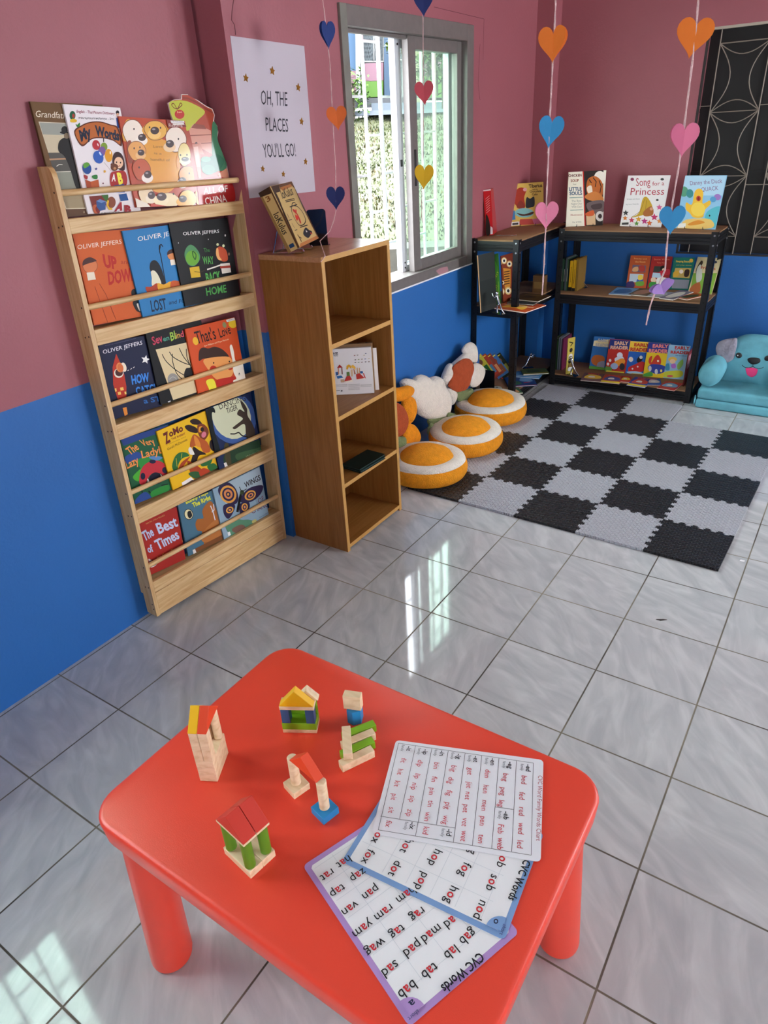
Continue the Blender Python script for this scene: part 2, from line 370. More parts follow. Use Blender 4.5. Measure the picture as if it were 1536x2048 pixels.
def floor_mat():
    m = bpy.data.materials.new('marbled_floor_tiles'); nt, b = nodes_of(m); N = nt.nodes.new; L = nt.links.new
    g = N('ShaderNodeNewGeometry'); sc = N('ShaderNodeVectorMath'); sc.operation = 'SCALE'; sc.inputs['Scale'].default_value = 1 / 0.3
    L(g.outputs['Position'], sc.inputs[0])
    fl = N('ShaderNodeVectorMath'); fl.operation = 'FLOOR'; L(sc.outputs[0], fl.inputs[0])
    fr = N('ShaderNodeVectorMath'); fr.operation = 'FRACTION'; L(sc.outputs[0], fr.inputs[0])
    wn_ = N('ShaderNodeTexWhiteNoise'); wn_.noise_dimensions = '2D'; L(fl.outputs[0], wn_.inputs['Vector'])
    # streaks: stretched noise turned by a per-tile angle
    ro = N('ShaderNodeVectorRotate'); ro.rotation_type = 'Z_AXIS'; L(g.outputs['Position'], ro.inputs['Vector'])
    an = N('ShaderNodeMath'); an.operation = 'MULTIPLY_ADD'; an.inputs[1].default_value = 1.3; an.inputs[2].default_value = 0.2; L(wn_.outputs['Value'], an.inputs[0]); L(an.outputs[0], ro.inputs['Angle'])
    of = N('ShaderNodeVectorMath'); of.operation = 'ADD'; L(ro.outputs[0], of.inputs[0]); L(wn_.outputs['Color'], of.inputs[1])
    mp = N('ShaderNodeMapping'); mp.inputs['Scale'].default_value = (6, 19, 1); L(of.outputs[0], mp.inputs[0])
    n1 = N('ShaderNodeTexNoise'); n1.inputs['Scale'].default_value = 1.0; n1.inputs['Detail'].default_value = 7; n1.inputs['Distortion'].default_value = 0.9; L(mp.outputs[0], n1.inputs['Vector'])
    cr = N('ShaderNodeValToRGB'); e = cr.color_ramp.elements
    e[0].position = 0.30; e[0].color = lin('#abaeb0') + (1,); e[1].position = 0.72; e[1].color = lin('#c7caca') + (1,)
    q = e.new(0.5); q.color = lin('#b7babb') + (1,)
    L(n1.outputs['Fac'], cr.inputs[0])
    # grout
    sp = N('ShaderNodeSeparateXYZ'); L(fr.outputs[0], sp.inputs[0]); ds = []
    for ax in ('X', 'Y'):
        s1 = N('ShaderNodeMath'); s1.operation = 'SUBTRACT'; s1.inputs[1].default_value = 0.5; L(sp.outputs[ax], s1.inputs[0])
        s2 = N('ShaderNodeMath'); s2.operation = 'ABSOLUTE'; L(s1.outputs[0], s2.inputs[0]); ds.append(s2)
    mxm = N('ShaderNodeMath'); mxm.operation = 'MAXIMUM'; L(ds[0].outputs[0], mxm.inputs[0]); L(ds[1].outputs[0], mxm.inputs[1])
    gm = N('ShaderNodeMapRange'); gm.inputs[1].default_value = 0.4905; gm.inputs[2].default_value = 0.4945; L(mxm.outputs[0], gm.inputs[0])
    n3 = N('ShaderNodeTexNoise'); n3.inputs['Scale'].default_value = 2.1; n3.inputs['Detail'].default_value = 4; L(g.outputs['Position'], n3.inputs['Vector'])
    gc = N('ShaderNodeValToRGB'); ee = gc.color_ramp.elements; ee[0].position = 0.38; ee[0].color = lin('#3b352b') + (1,); ee[1].position = 0.66; ee[1].color = lin('#8d8774') + (1,)
    L(n3.outputs['Fac'], gc.inputs[0])
    mx = N('ShaderNodeMix'); mx.data_type = 'RGBA'; L(gm.outputs[0], mx.inputs[0]); L(cr.outputs[0], mx.inputs[6]); L(gc.outputs[0], mx.inputs[7])
    L(mx.outputs[2], b.inputs['Base Color'])
    rg = N('ShaderNodeMix'); rg.data_type = 'FLOAT'; rg.inputs[2].default_value = 0.055; rg.inputs[3].default_value = 0.75; L(gm.outputs[0], rg.inputs[0]); L(rg.outputs[0], b.inputs['Roughness'])
    iv = N('ShaderNodeMath'); iv.operation = 'SUBTRACT'; iv.inputs[0].default_value = 1.0; L(gm.outputs[0], iv.inputs[1])
    n4 = N('ShaderNodeTexNoise'); n4.inputs['Scale'].default_value = 16; n4.inputs['Detail'].default_value = 2; L(g.outputs['Position'], n4.inputs['Vector'])
    hm = N('ShaderNodeMath'); hm.operation = 'MULTIPLY_ADD'; hm.inputs[1].default_value = 0.035; L(n4.outputs['Fac'], hm.inputs[0]); L(iv.outputs[0], hm.inputs[2])
    bp = N('ShaderNodeBump'); bp.inputs['Strength'].default_value = 0.35; bp.inputs['Distance'].default_value = 0.002; L(hm.outputs[0], bp.inputs['Height']); L(bp.outputs[0], b.inputs['Normal'])
    return m

def wall_with_holes(name, axis, p0, p1, a0, a1, z0, z1, holes, m, extra=None):
    """slab between p0,p1 on `axis`, spanning a0..a1 on the other horizontal axis; holes (a,b,za,zb) cut out"""
    mb = MB(); cuts = sorted({a0, a1, *[h[0] for h in holes], *[h[1] for h in holes]})
    def put(a, b, za, zb):
        if b - a < 1e-6 or zb - za < 1e-6: return
        if axis == 'x': mb.span((p0, a, za), (p1, b, zb))
        else: mb.span((a, p0, za), (b, p1, zb))
    for a, b in zip(cuts, cuts[1:]):
        hh = sorted([h for h in holes if h[0] <= a + 1e-6 and h[1] >= b - 1e-6], key=lambda h: h[2]); z = z0
        for h in hh: put(a, b, z, h[2]); z = h[3]
        put(a, b, z, z1)
    if extra: extra(mb)
    return struct(mb.build(name, m))

f = MB(); f.span((XL - 0.05, YB, -0.08), (XR, YF + 0.02, 0.0)); struct(f.build('floor', floor_mat()))
f = MB(); f.span((XL - 0.45, YB - 1.2, ZT), (XR + 1.3, YF + 1.2, ZT + 0.12)); struct(f.build('ceiling', mat('ceiling_white', '#bdb9b2', 0.8)))
WY0, WY1, WZ0, WZ1 = 1.815, 2.945, 0.83, 1.965     # window beside the bookcase
XN = -1.815        # the stretch of wall left of the pillar lies a little farther out
def cols(mb):
    mb.span((XL - 0.02, 1.07, 0), (XP, 1.475, ZT)); mb.span((XL - 0.02, YC, 0), (XP, YF, ZT))
    for y0, y1, z0, z1 in ((YB, -1.35, 0, ZT), (-0.2, 1.07, 0, ZT), (-1.35, -0.2, 0, 0.89), (-1.35, -0.2, 1.95, ZT)): mb.span((XL - 0.14, y0, z0), (XN, y1, z1))
wall_with_holes('wall_left', 'x', XL - 0.14, XL, 1.07, YF, 0, ZT, [(WY0, WY1, WZ0, WZ1)], WALL, cols)
GX0, GX1, GZ0, GZ1 = -0.87, 0.42, 0.775, 1.915     # grille window in the far wall
wall_with_holes('wall_far', 'y', YF, YF + 0.14, XL - 0.14, XR, 0, ZT, [(GX0, GX1, GZ0, GZ1), (1.68, 2.52, 0.98, 2.02)], WALL)
wall_with_holes('wall_right', 'x', XR, XR + 0.14, YB, YF, 0, ZT, [(2.25, 3.45, 0.9, 2.05)], WALL)
wall_with_holes('wall_back', 'y', YB - 0.14, YB, XL - 0.14, XR + 0.14, 0, ZT, [(1.7, 2.7, 0.0, 2.1)], WALL)

ALU = mat('dull_aluminium', '#77706c', 0.45, 0.25, var=0.06, vscale=30)
ALUG = mat('weathered_jamb', '#76746a', 0.7, var=0.10, vscale=14, bump=0.2, bscale=30)
WHITEBAR = mat('white_painted_steel', '#d8dad8', 0.5)
GLASS = bpy.data.materials.new('window_glass'); nt, b = nodes_of(GLASS)
nt.nodes.remove(b); gl = nt.nodes.new('ShaderNodeBsdfGlossy'); gl.inputs[1].default_value = 0.03; tr = nt.nodes.new('ShaderNodeBsdfTransparent'); tr.inputs[0].default_value = (0.86, 0.93, 0.88, 1)
di = nt.nodes.new('ShaderNodeBsdfTranslucent'); di.inputs[0].default_value = (0.9, 0.95, 0.92, 1)
m1 = nt.nodes.new('ShaderNodeMixShader'); m1.inputs[0].default_value = 0.014; m2 = nt.nodes.new('ShaderNodeMixShader'); m2.inputs[0].default_value = 0.05
nt.links.new(tr.outputs[0], m1.inputs[1]); nt.links.new(di.outputs[0], m1.inputs[2]); nt.links.new(m1.outputs[0], m2.inputs[1]); nt.links.new(gl.outputs[0], m2.inputs[2])
nt.links.new(m2.outputs[0], nt.nodes['Material Output'].inputs[0])

def window(name, y0, y1, z0, z1, detailed=True):
    root = bpy.data.objects.new(name, None); COL.objects.link(root); root.location = (XL, (y0 + y1) / 2, z0); struct(root)
    fr = MB()     # casing: jambs, head and sill, a little proud of the wall
    fr.span((XL - 0.13, y0, z0), (XL + 0.012, y0 + 0.045, z1), m=1)
    fr.span((XL - 0.13, y1 - 0.07, z0), (XL + 0.012, y1, z1))
    fr.span((XL - 0.13, y0 + 0.045, z1 - 0.07), (XL + 0.012, y1 - 0.07, z1))
    fr.span((XL - 0.13, y0 + 0.045, z0), (XL + 0.012, y1 - 0.07, z0 + 0.05))
    fr.span((XL - 0.05, y0 + 0.045, z1 - 0.085), (XL - 0.03, y1 - 0.07, z1 - 0.07))
    fr.span((XL + 0.012, y0, z0 - 0.006), (XL + 0.016, y1, z0 + 0.002), m=2)
    fr.build('window_frame', [ALU, ALUG, mat('white_caulk', '#e6e8ea', 0.6)], root, bevel=0.002)
    a, b = z0 + 0.05, z1 - 0.07; ym = y0 + (y1 - y0) * 0.483
    o = MB()      # sliding sash standing on the right half
    x0, x1 = XL - 0.055, XL - 0.022
    o.span((x0, ym, a), (x1, ym + 0.065, b)); o.span((x0, y1 - 0.115, a), (x1, y1 - 0.07, b), m=0)
    o.span((x0, ym + 0.065, b - 0.05), (x1, y1 - 0.115, b)); o.span((x0, ym + 0.065, a), (x1, y1 - 0.115, a + 0.055))
    o.span((x1, ym + 0.028, a + 0.40), (x1 + 0.004, ym + 0.044, a + 0.56), m=1)
    sash = o.build('sliding_sash', [ALU, mat('black_handle', '#1c1b1c', 0.5)], root, bevel=0.0015)
    g = MB(); g.span((XL - 0.041, ym + 0.065, a + 0.055), (XL - 0.037, y1 - 0.115, b - 0.05)); g.build('pane', GLASS, sash)
    o = MB(); x0, x1 = XL - 0.105, XL - 0.072
    o.span((x0, ym - 0.035, a), (x1, ym + 0.012, b)); o.span((x0, y1 - 0.115, a), (x1, y1 - 0.07, b))
    o.span((x0, ym + 0.012, b - 0.045), (x1, y1 - 0.115, b)); o.span((x0, ym + 0.012, a), (x1, y1 - 0.115, a + 0.03))
    for dz in (0.02, 0.045, b - a - 0.03): o.ball((x1 + 0.001, ym - 0.012, a + dz), 0.005, 8, m=1)
    o.span((x1, ym - 0.02, a + 0.49), (x1 + 0.006, ym - 0.006, a + 0.52), m=1)
    s2 = o.build('outer_sash', [mat('white_aluminium', '#c9cccf', 0.4), mat('black_handle', '#1c1b1c', 0.5)], root, bevel=0.0015)
    g = MB(); g.span((XL - 0.09, ym + 0.012, a + 0.03), (XL - 0.086, y1 - 0.115, b - 0.045)); g.build('pane', GLASS, s2)
    gr = MB()     # burglar bars outside
    xb = XL - 0.20; n = 8; st = (y1 - y0 - 0.06) / n
    for i in range(n + 1):
        yy = y0 + 0.05 + i * st * 0.97; r = 0.0075 if i % 2 == 0 else 0.006
        gr.box((xb, yy, (z0 + z1) / 2), (2 * r, 2 * r, z1 - z0 + 0.12))
    for i in range(n):
        yy = y0 + 0.05 + i * st * 0.97
        for zz in ([0.16, 0.45, 0.74] if i % 2 == 0 else [0.05, 0.3, 0.6, 0.93]):
            gr.box((xb, yy + st * 0.485, z0 + (z1 - z0) * zz), (0.010, st * 0.97, 0.010))
    gr.build('burglar_bars', WHITEBAR, root)
    return root
window('window_1', WY0, WY1, WZ0, WZ1)
window('window_2', -1.35, -0.2, 0.89, 1.95)

# --- grille window in the far wall: dark sheet added in place of the unlit room behind, steel bars bent into star shapes
root = bpy.data.objects.new('window_3', None); COL.objects.link(root); root.location = (GX0, YF, GZ0); struct(root)
fr = MB(); DK = mat('unlit_room_shade', '#120e0c', 0.7)
fr.span((GX0, YF + 0.10, GZ0), (GX1, YF + 0.118, GZ1))
for i in range(1, 4): fr.span((GX0 + i * 0.3, YF + 0.094, GZ0), (GX0 + i * 0.3 + 0.012, YF + 0.10, GZ1))
for z in (1.2, 1.52): fr.span((GX0, YF + 0.092, z), (GX1, YF + 0.10, z + 0.02))
fr.build('unlit_room_sheet', DK, root)
fr = MB(); fr.span((GX0, YF + 0.005, GZ1 - 0.012), (GX1, YF + 0.03, GZ1), m=0); fr.span((GX0, YF + 0.005, GZ0), (GX0 + 0.01, YF + 0.03, GZ1), m=1)
fr.span((GX1 - 0.01, YF + 0.005, GZ0), (GX1, YF + 0.03, GZ1), m=1); fr.span((GX0, YF + 0.005, GZ0), (GX1, YF + 0.03, GZ0 + 0.008), m=1)
fr.build('grille_frame', [mat('bright_edge', '#b4aa98', 0.5), mat('dark_frame', '#2a2422', 0.6)], root)
kg = K(1340, 20, 803 / 196); YG = YF + 0.02
def gp(x, y): return aty(*kg(x, y), YG)
gm = MB(); R = 0.0032
A0, A1 = gp(445, 105), gp(235, 1350); d = (A1 - A0)
xa = gp(325, 840).x; xb_ = gp(727, 820).x; step = gp(325, 840).z - gp(420, 275).z
zA = (gp(325, 840).z + gp(727, 820).z) / 2; cell = gp(420, 275).z - zA
for x in (xa, xb_, gp(775, 1400).x): gm.tube([(x, YG, GZ0), (x, YG, GZ1)], R, 6)
gm.tube([(xb_ + (xb_ - xa), YG, GZ0), (xb_ + (xb_ - xa), YG, GZ1)], R, 6)
def arc(p, q, bow):
    p, q = V(p), V(q); n = V((-(q - p).z, 0, (q - p).x)).normalized()
    return [p.lerp(q, t / 12) + n * bow * math.sin(math.pi * t / 12) for t in range(13)]
W_ = xb_ - xa
for off in (0, W_ + (gp(775, 1400).x - xb_)):
    for j in range(-1, 3):
        z0 = zA - j * cell; z1 = zA - (j - 1) * cell
        if z1 > GZ1: continue
        z0c = max(z0, GZ0)
        for (p, q, bw) in (((xa, z0), (xb_, z0), 0.055), ((xa, z1), (xb_, z1), -0.055), ((xa, z0), (xa, z1), -0.075), ((xb_, z0), (xb_, z1), 0.075), ((xa, z0), (xb_, z0), 0.0)):
            pts = [v for v in arc((p[0] + off, YG, p[1]), (q[0] + off, YG, q[1]), bw) if GZ0 < v.z < GZ1 and v.x < GX1]
            if len(pts) > 1: gm.tube(pts, R * 0.85, 6)
gm.tube([(xa, YG, zA + cell), (GX1, YG, zA + cell)], R, 6)
for zz in (gp(190, 795).z, gp(620, 1415).z): gm.tube([(GX0, YG, zz), (xa, YG, zz)], R * 0.8, 6); gm.tube([(xb_, YG, zz - 0.01), (GX1, YG, zz - 0.01)], R * 0.8, 6)
gm.build('grille', mat('dull_steel_bars', '#8c8174', 0.5, 0.2), root, smooth=40)

# hairline cracks in the plaster
tr_ = MB()
P = [atx(u, v, XP) for u, v in ((468, -30), (467, 0), (464, 22), (463, 40), (469, 50), (471, 70))]
tr_.tube([p + V((0.0002, 0, 0)) for p in P], 0.0011, 5)
struct(tr_.build('trim_1', mat('plaster_crack', '#5b2c35', 0.9)))
tr_ = MB()
for a, b in (((960, 88), (956, 168)), ((956, 168), (960, 200)), ((868, 14), (968, 38)), ((968, 38), (966, 120))):
    tr_.tube([atx(*a, XL) + V((0.0002, 0, 0)), atx(*b, XL) + V((0.0002, 0, 0))], 0.0009, 5)
struct(tr_.build('trim_2', mat('plaster_crack', '#5b2c35', 0.9)))
# paint smudge on the sill
tr_ = MB(); P = [atx(u, v, XL + 0.0125) for u, v in ((872, 542), (880, 536), (895, 533), (897, 541), (890, 549), (880, 551))]
tr_.poly(P); struct(tr_.build('trim_3', mat('pink_smudge', '#a97a80', 0.7)))

# ================================================================ OUTSIDE THE WINDOW
def ground(u, v): return atz(u, v, 0.0)
DV = V((-0.56, 0.828, 0)); SV = V((0.828, 0.56, 0))      # away from the window / to the right
def op(d, s, z): return CAM.xy.to_3d() + DV * d + SV * s + V((0, 0, z))
gr = MB(); gr.poly([op(1.2, -9, -0.03), op(1.2, 9, -0.03), op(10.6, 9, -0.03), op(10.6, -9, -0.03)])
for q in [gr]:
    pass
struct(gr.build('yard', mat('yard_concrete', '#27241c', 0.9, var=0.35, vscale=1.2), recalc=False))
kb_ = MB(); kb_.prism([op(8.9, -9, -0.03), op(8.9, -9, 0.26), op(9.15, -9, 0.30), op(9.15, -9, -0.03)], SV * 18)
tag(kb_.build('concrete_kerb', mat('grey_concrete', '#26241d', 0.9, var=0.25, vscale=3, bump=0.4, bscale=20)), 'low grey concrete kerb along the foot of the grassy bank outside', 'kerb')
ng = 40; gm_ = MB(); vs = []; fs = []
for i in range(ng + 1):
    for j in range(ng + 1):
        dd = 9.1 + 9.6 * i / ng; ss = -7 + 14 * j / ng
        vs.append(op(dd, ss, 0.24 + 1.62 * (i / ng) ** 0.9 + 0.10 * noise.noise(V((dd * 0.9, ss * 0.9, 0)))))
for i in range(ng):
    for j in range(ng): a = i * (ng + 1) + j; fs.append((a, a + 1, a + ng + 2, a + ng + 1))
gm_.add(vs, fs)
SOIL = mat('bank_soil', '#2c2e17', 0.95, var=0.35, vscale=1.6)
bank = gm_.build('grassy_bank', SOIL, smooth=60); struct(bank)
# grass blades
gb = MB(); rng = random.Random(3)
shades = ['#2b3015', '#31361a', '#232b12', '#39361b', '#322a17', '#272512', '#212912']
for i in range(26000):
    t = rng.random(); dd = 9.15 + 9.3 * t; ss = rng.uniform(-3.6, 4.6)
    z = 0.24 + 1.62 * ((dd - 9.1) / 9.6) ** 0.9 + 0.10 * noise.noise(V((dd * 0.9, ss * 0.9, 0)))
    p = op(dd, ss, z - 0.01); hgt = rng.uniform(0.02, 0.07); wd = rng.uniform(0.008, 0.022); a = rng.uniform(0, 6.28); lean = V((math.cos(a), math.sin(a), 0)) * hgt * rng.uniform(0.2, 0.9)
    w = V((-math.sin(a), math.cos(a), 0)) * wd
    pn = noise.noise(V((dd * 0.7, ss * 0.7, 4)))
    c = rng.choice(shades[:3] if pn > 0.0 else shades[1:6])
    gb.poly([p - w, p + w, p + lean * 0.6 + w * 0.6 + V((0, 0, hgt * 0.7)), p + lean + V((0, 0, hgt))], c)
stuff(tag(gb.build('grass', print_mat('grass_blades', 0.8), recalc=False), 'patchy green and straw coloured grass on the sunny bank outside', 'grass'))
# neighbouring building: pink over green wall, blue posts, wire mesh windows
BD = 18.6
bo = op(BD, 0, 0); BN = -DV
def bp_(u, v, e=0.0): return atp(u, v, bo + BN * e, BN)
root = thing('neighbour_building', 'pink, green and blue building with wire mesh windows up the bank outside', 'building', op(BD, 0, 1.8))
def panel(mb, q, e0, e1, c):      # q measured corners TL,TR,BR,BL ; slab from depth e0 to e1
    P = [bp_(u, v, 0) + BN * e0 for u, v in q]; mb.prism(P, BN * (e1 - e0), c)
kw = K(650, 0, 1536 / 340)
w_ = MB()
panel(w_, [kw(60, 60), kw(1400, 60), kw(1400, 905), kw(60, 905)], -0.3, -0.2, '#0d1014')
panel(w_, [kw(60, 40), kw(297, 40), kw(297, 640), kw(100, 640)], -0.2, 0.02, '#1b3146')
panel(w_, [kw(100, 640), kw(300, 640), kw(300, 900), kw(100, 900)], -0.2, 0.02, '#4a333c')
panel(w_, [kw(325, 575), kw(528, 565), kw(528, 735), kw(325, 735)], -0.2, 0.02, '#4a333c')
panel(w_, [kw(325, 735), kw(528, 725), kw(525, 872), kw(330, 885)], -0.2, 0.02, '#294309')
panel(w_, [kw(900, 560), kw(1400, 560), kw(1400, 690), kw(900, 690)], -0.2, 0.02, '#4a333c')
panel(w_, [kw(900, 690), kw(1400, 690), kw(1400, 880), kw(900, 880)], -0.2, 0.02, '#294309')
w_.build('wall', PRINT, root)
w_ = MB(); panel(w_, [kw(272, 40), kw(312, 40), kw(325, 900), kw(285, 900)], 0.02, 0.25, '#585858'); panel(w_, [kw(528, 40), kw(610, 40), kw(620, 880), kw(536, 880)], 0.02, 0.12, '#142433')
panel(w_, [kw(800, 40), kw(880, 40), kw(880, 960), kw(810, 960)], 0.05, 0.3, '#55503f'); w_.build('post', PRINT, root)
w_ = MB()
for (x0, x1, y0, y1) in ((318, 440, 235, 560), (612, 700, 285, 545), (612, 700, 548, 880), (440, 530, 240, 560)):
    for i in range(13):
        t = i / 12
        for s_ in (0, 1):
            a = bp_(*kw(x0 + (x1 - x0) * t, y0), 0.0); b2 = bp_(*kw(x0 + (x1 - x0) * (1 - t), y1), 0.0)
            w_.tube([bp_(*kw(x0 + (x1 - x0) * t, y0 if s_ else y1)), bp_(*kw(x0 + (x1 - x0) * min(t + .35, 1), y1 if s_ else y0))], 0.006, 4, '#2e3336')
    for q in ([kw(x0, y0), kw(x1, y0)], [kw(x0, y1), kw(x1, y1)], [kw(x0, y0), kw(x0, y1)], [kw(x1, y0), kw(x1, y1)]):
        w_.tube([bp_(*q[0]), bp_(*q[1])], 0.025, 4, '#505050')
w_.build('mesh_window', PRINT, root)
w_ = MB(); panel(w_, [kw(200, 895), kw(760, 880), kw(760, 960), kw(220, 980)], -0.3, 0.2, '#26272a'); panel(w_, [kw(230, 1010), kw(1300, 985), kw(1300, 1010), kw(230, 1055)], -0.2, 0.7, '#464b53')
panel(w_, [kw(420, 940), kw(1300, 920), kw(1300, 990), kw(420, 1010)], -0.2, 0.5, '#3a4148')
w_.build('ledge', PRINT, root)
# leafy things by the building
def leaf_clump(name, label, cat, pts, n, size, cols_, seed):
    r = thing(name, label, cat, pts[0][0]); rg = random.Random(seed); lm = MB(); st_ = MB()
    for c, rad in pts:
        st_.tube([c - V((0, 0, rad * 1.3)), c], 0.02, 5)
        for i in range(n):
            d = V((rg.gauss(0, 1), rg.gauss(0, 1), rg.gauss(0, 1))).normalized() * rad * rg.uniform(0.3, 1.0); p = c + d
            a = V((rg.gauss(0, 1), rg.gauss(0, 1), rg.gauss(0, 0.5))).normalized() * size * rg.uniform(0.6, 1.3); w = a.cross(V((0, 0, 1))).normalized() * size * 0.35
            lm.poly([p - a * 0.5, p + w * 0.6, p + a * 0.6, p - w * 0.6], rg.choice(cols_))
    lm.build('foliage', print_mat(name + '_leaf', 0.6), r, recalc=False); st_.build('stem', mat('brown_stem', '#2d241a', 0.9), r)
    return r
leaf_clump('leafy_shrub', 'bright green shrub against the blue wall outside, left in the window', 'shrub', [(bp_(*kw(250, y), 0.8), 0.42) for y in (760, 850, 930)], 160, 0.14, ['#2c4313', '#385018', '#223810'], 5)
leaf_clump('leafy_branch', 'light green branch in front of the dark mesh window outside', 'branch', [(bp_(*kw(640, 390), 2.0), 0.30), (bp_(*kw(690, 310), 2.0), 0.25)], 60, 0.14, ['#3a4614', '#465020', '#2f400f'], 6)
leaf_clump('young_tree', 'pale green young tree behind the closed window pane', 'tree', [(bp_(*kw(x, y), 2.5), 0.5) for x, y in ((930, 560), (1010, 520), (1080, 480), (1130, 580), (1060, 640), (1170, 450))], 110, 0.18, ['#34421f', '#3c4a28', '#2b381a'], 8)
# ================================================================ FURNITURE
PINE = wood('pine', '#d6b582', '#c1965f', axis='Z'); PINEY = wood('pine_crosswise', '#dbba86', '#c39860', axis='Y')
OAK = wood('oak_laminate', '#94602f', '#82511f', axis='Z', rough=0.42); OAKY = wood('oak_laminate_shelf', '#9a6a36', '#895824', axis='Y', rough=0.42)
EDGE = mat('oak_edge_band', '#bb8c48', 0.45, var=0.06, vscale=60); KNOT = mat('dark_nail_hole', '#2b1a10', 0.9)

# --- pine book display rack leaning by the wall
RA = atz(316.4, 1241.5); RB = atz(573, 1075.6); RL = 0.684
RE = (RB - RA).normalized(); RN = RE.cross(V((0, 0, 1))).normalized(); ROLL = math.radians(1.5)
RS = RE * math.cos(ROLL) - V((0, 0, 1)) * math.sin(ROLL); RZZ = RE * math.sin(ROLL) + V((0, 0, 1)) * math.cos(ROLL)
RO = RA + V((0, 0, RL * math.sin(ROLL)))
def rk(s, d, z): return RO + RS * s + RN * d + RZZ * z
def rbox(mb, s0, s1, d0, d1, z0, z1, m=0):
    mb.box(rk((s0 + s1) / 2, (d0 + d1) / 2, (z0 + z1) / 2), (s1 - s0, d1 - d0, z1 - z0), RS, RN, RZZ, m=m)
rack = thing('book_rack', 'tall slim pine book display rack with five tiers standing against the left wall', 'book rack', RO)
TH = 0.015; DP = 0.068; TOPZ = 1.472
TIER = [1.340, 1.035, 0.736, 0.430, 0.140]
for s0 in (0.0, RL - TH):
    mb = MB()
    prof = [(-DP + 0.012, 0.0), (0, 0), (0, TOPZ - 0.035)] + [(-0.022 + 0.022 * math.cos(a), TOPZ - 0.035 + 0.035 * math.sin(a)) for a in (0.5, 1.0, 1.45)] + [(-DP, TOPZ), (-DP, 0.083), (-DP + 0.012, 0.083)]
    mb.prism([rk(s0, d, z) for d, z in prof], RS * TH)
    nm = mb; so_ = s0 - 0.0004 if s0 == 0 else s0 + TH + 0.0004
    for z in TIER:
        for d, zz in ((-0.030, z - 0.02), (-0.010, z - 0.016), (-0.012, z + 0.068)):
            nm.lathe([(0, 0), (0.0028, 0), (0.0028, 0.0006), (0, 0.0006)], rk(so_, d, zz), 10, m=1, X=RN, Y=RZZ, Z=RS * (-1 if s0 == 0 else 1))
    for d, zz in ((-0.010, 0.03), (-0.012, 0.05)): nm.lathe([(0, 0), (0.0028, 0), (0.0028, 0.0006), (0, 0.0006)], rk(so_, d, zz), 10, m=1, X=RN, Y=RZZ, Z=RS * (-1 if s0 == 0 else 1))
    mb.build('side_panel', [PINE, KNOT], rack, bevel=0.0015)
HT = [0.038, 0.045, 0.050, 0.050]
for i, z in enumerate(TIER):
    mb = MB(); rbox(mb, TH, RL - TH, -DP + 0.002, -0.016, z - 0.014, z - 0.002); mb.build('shelf_board', PINEY, rack, bevel=0.001)
    if i < 4:
        mb = MB(); rbox(mb, TH, RL - TH, -0.0155, -0.0005, z - HT[i], z + 0.002); mb.build('front_rail', PINEY, rack, bevel=0.002)
    mb = MB(); mb.tube([rk(TH, -0.012, z + 0.066), rk(RL - TH, -0.012, z + 0.066)], 0.0085, 14); mb.build('dowel', PINEY, rack, smooth=50)
mb = MB(); rbox(mb, TH, RL - TH, -0.0155, -0.0005, 0.098, 0.142); mb.build('front_rail', PINEY, rack, bevel=0.0015)
mb = MB(); rbox(mb, TH, RL - TH, -0.0155, -0.0005, 0.002, 0.0965); mb.build('kick_board', PINEY, rack, bevel=0.0015)

# --- tall open bookcase
BX0, BX1, BY0, BY1, BH = -1.688, -1.405, 1.084, 1.503, 1.166; t = 0.017
bc = thing('bookcase', 'tall narrow oak laminate bookcase with four open compartments beside the window', 'bookcase', ((BX0 + BX1) / 2, (BY0 + BY1) / 2, 0))
def edged(mb, a, b):      # board with a lighter band along its front edge
    mb.span(a, (b[0] - 0.002, b[1], b[2])); mb.span((b[0] - 0.002, a[1], a[2]), b, m=1)
for y in (BY0, BY1 - t):
    mb = MB(); edged(mb, (BX0, y, 0.0), (BX1, y + t, BH - t)); mb.build('side_panel', [OAK, EDGE], bc)
mb = MB(); edged(mb, (BX0, BY0, BH - t), (BX1, BY1, BH)); mb.build('top_panel', [wood('oak_laminate_top', '#b5835a', '#a3734a', axis='Y', rough=0.25), EDGE], bc)
SHZ = [0.868, 0.592, 0.308]
for z in SHZ + [0.030]:
    mb = MB(); edged(mb, (BX0 + 0.006, BY0 + t, z - t), (BX1 - 0.001, BY1 - t, z)); mb.build('shelf' if z > 0.1 else 'bottom_panel', [OAKY, EDGE], bc)
mb = MB(); mb.span((BX0 + 0.001, BY0 + t, 0.0), (BX0 + 0.005, BY1 - t, BH - t)); mb.build('back_panel', OAK, bc)

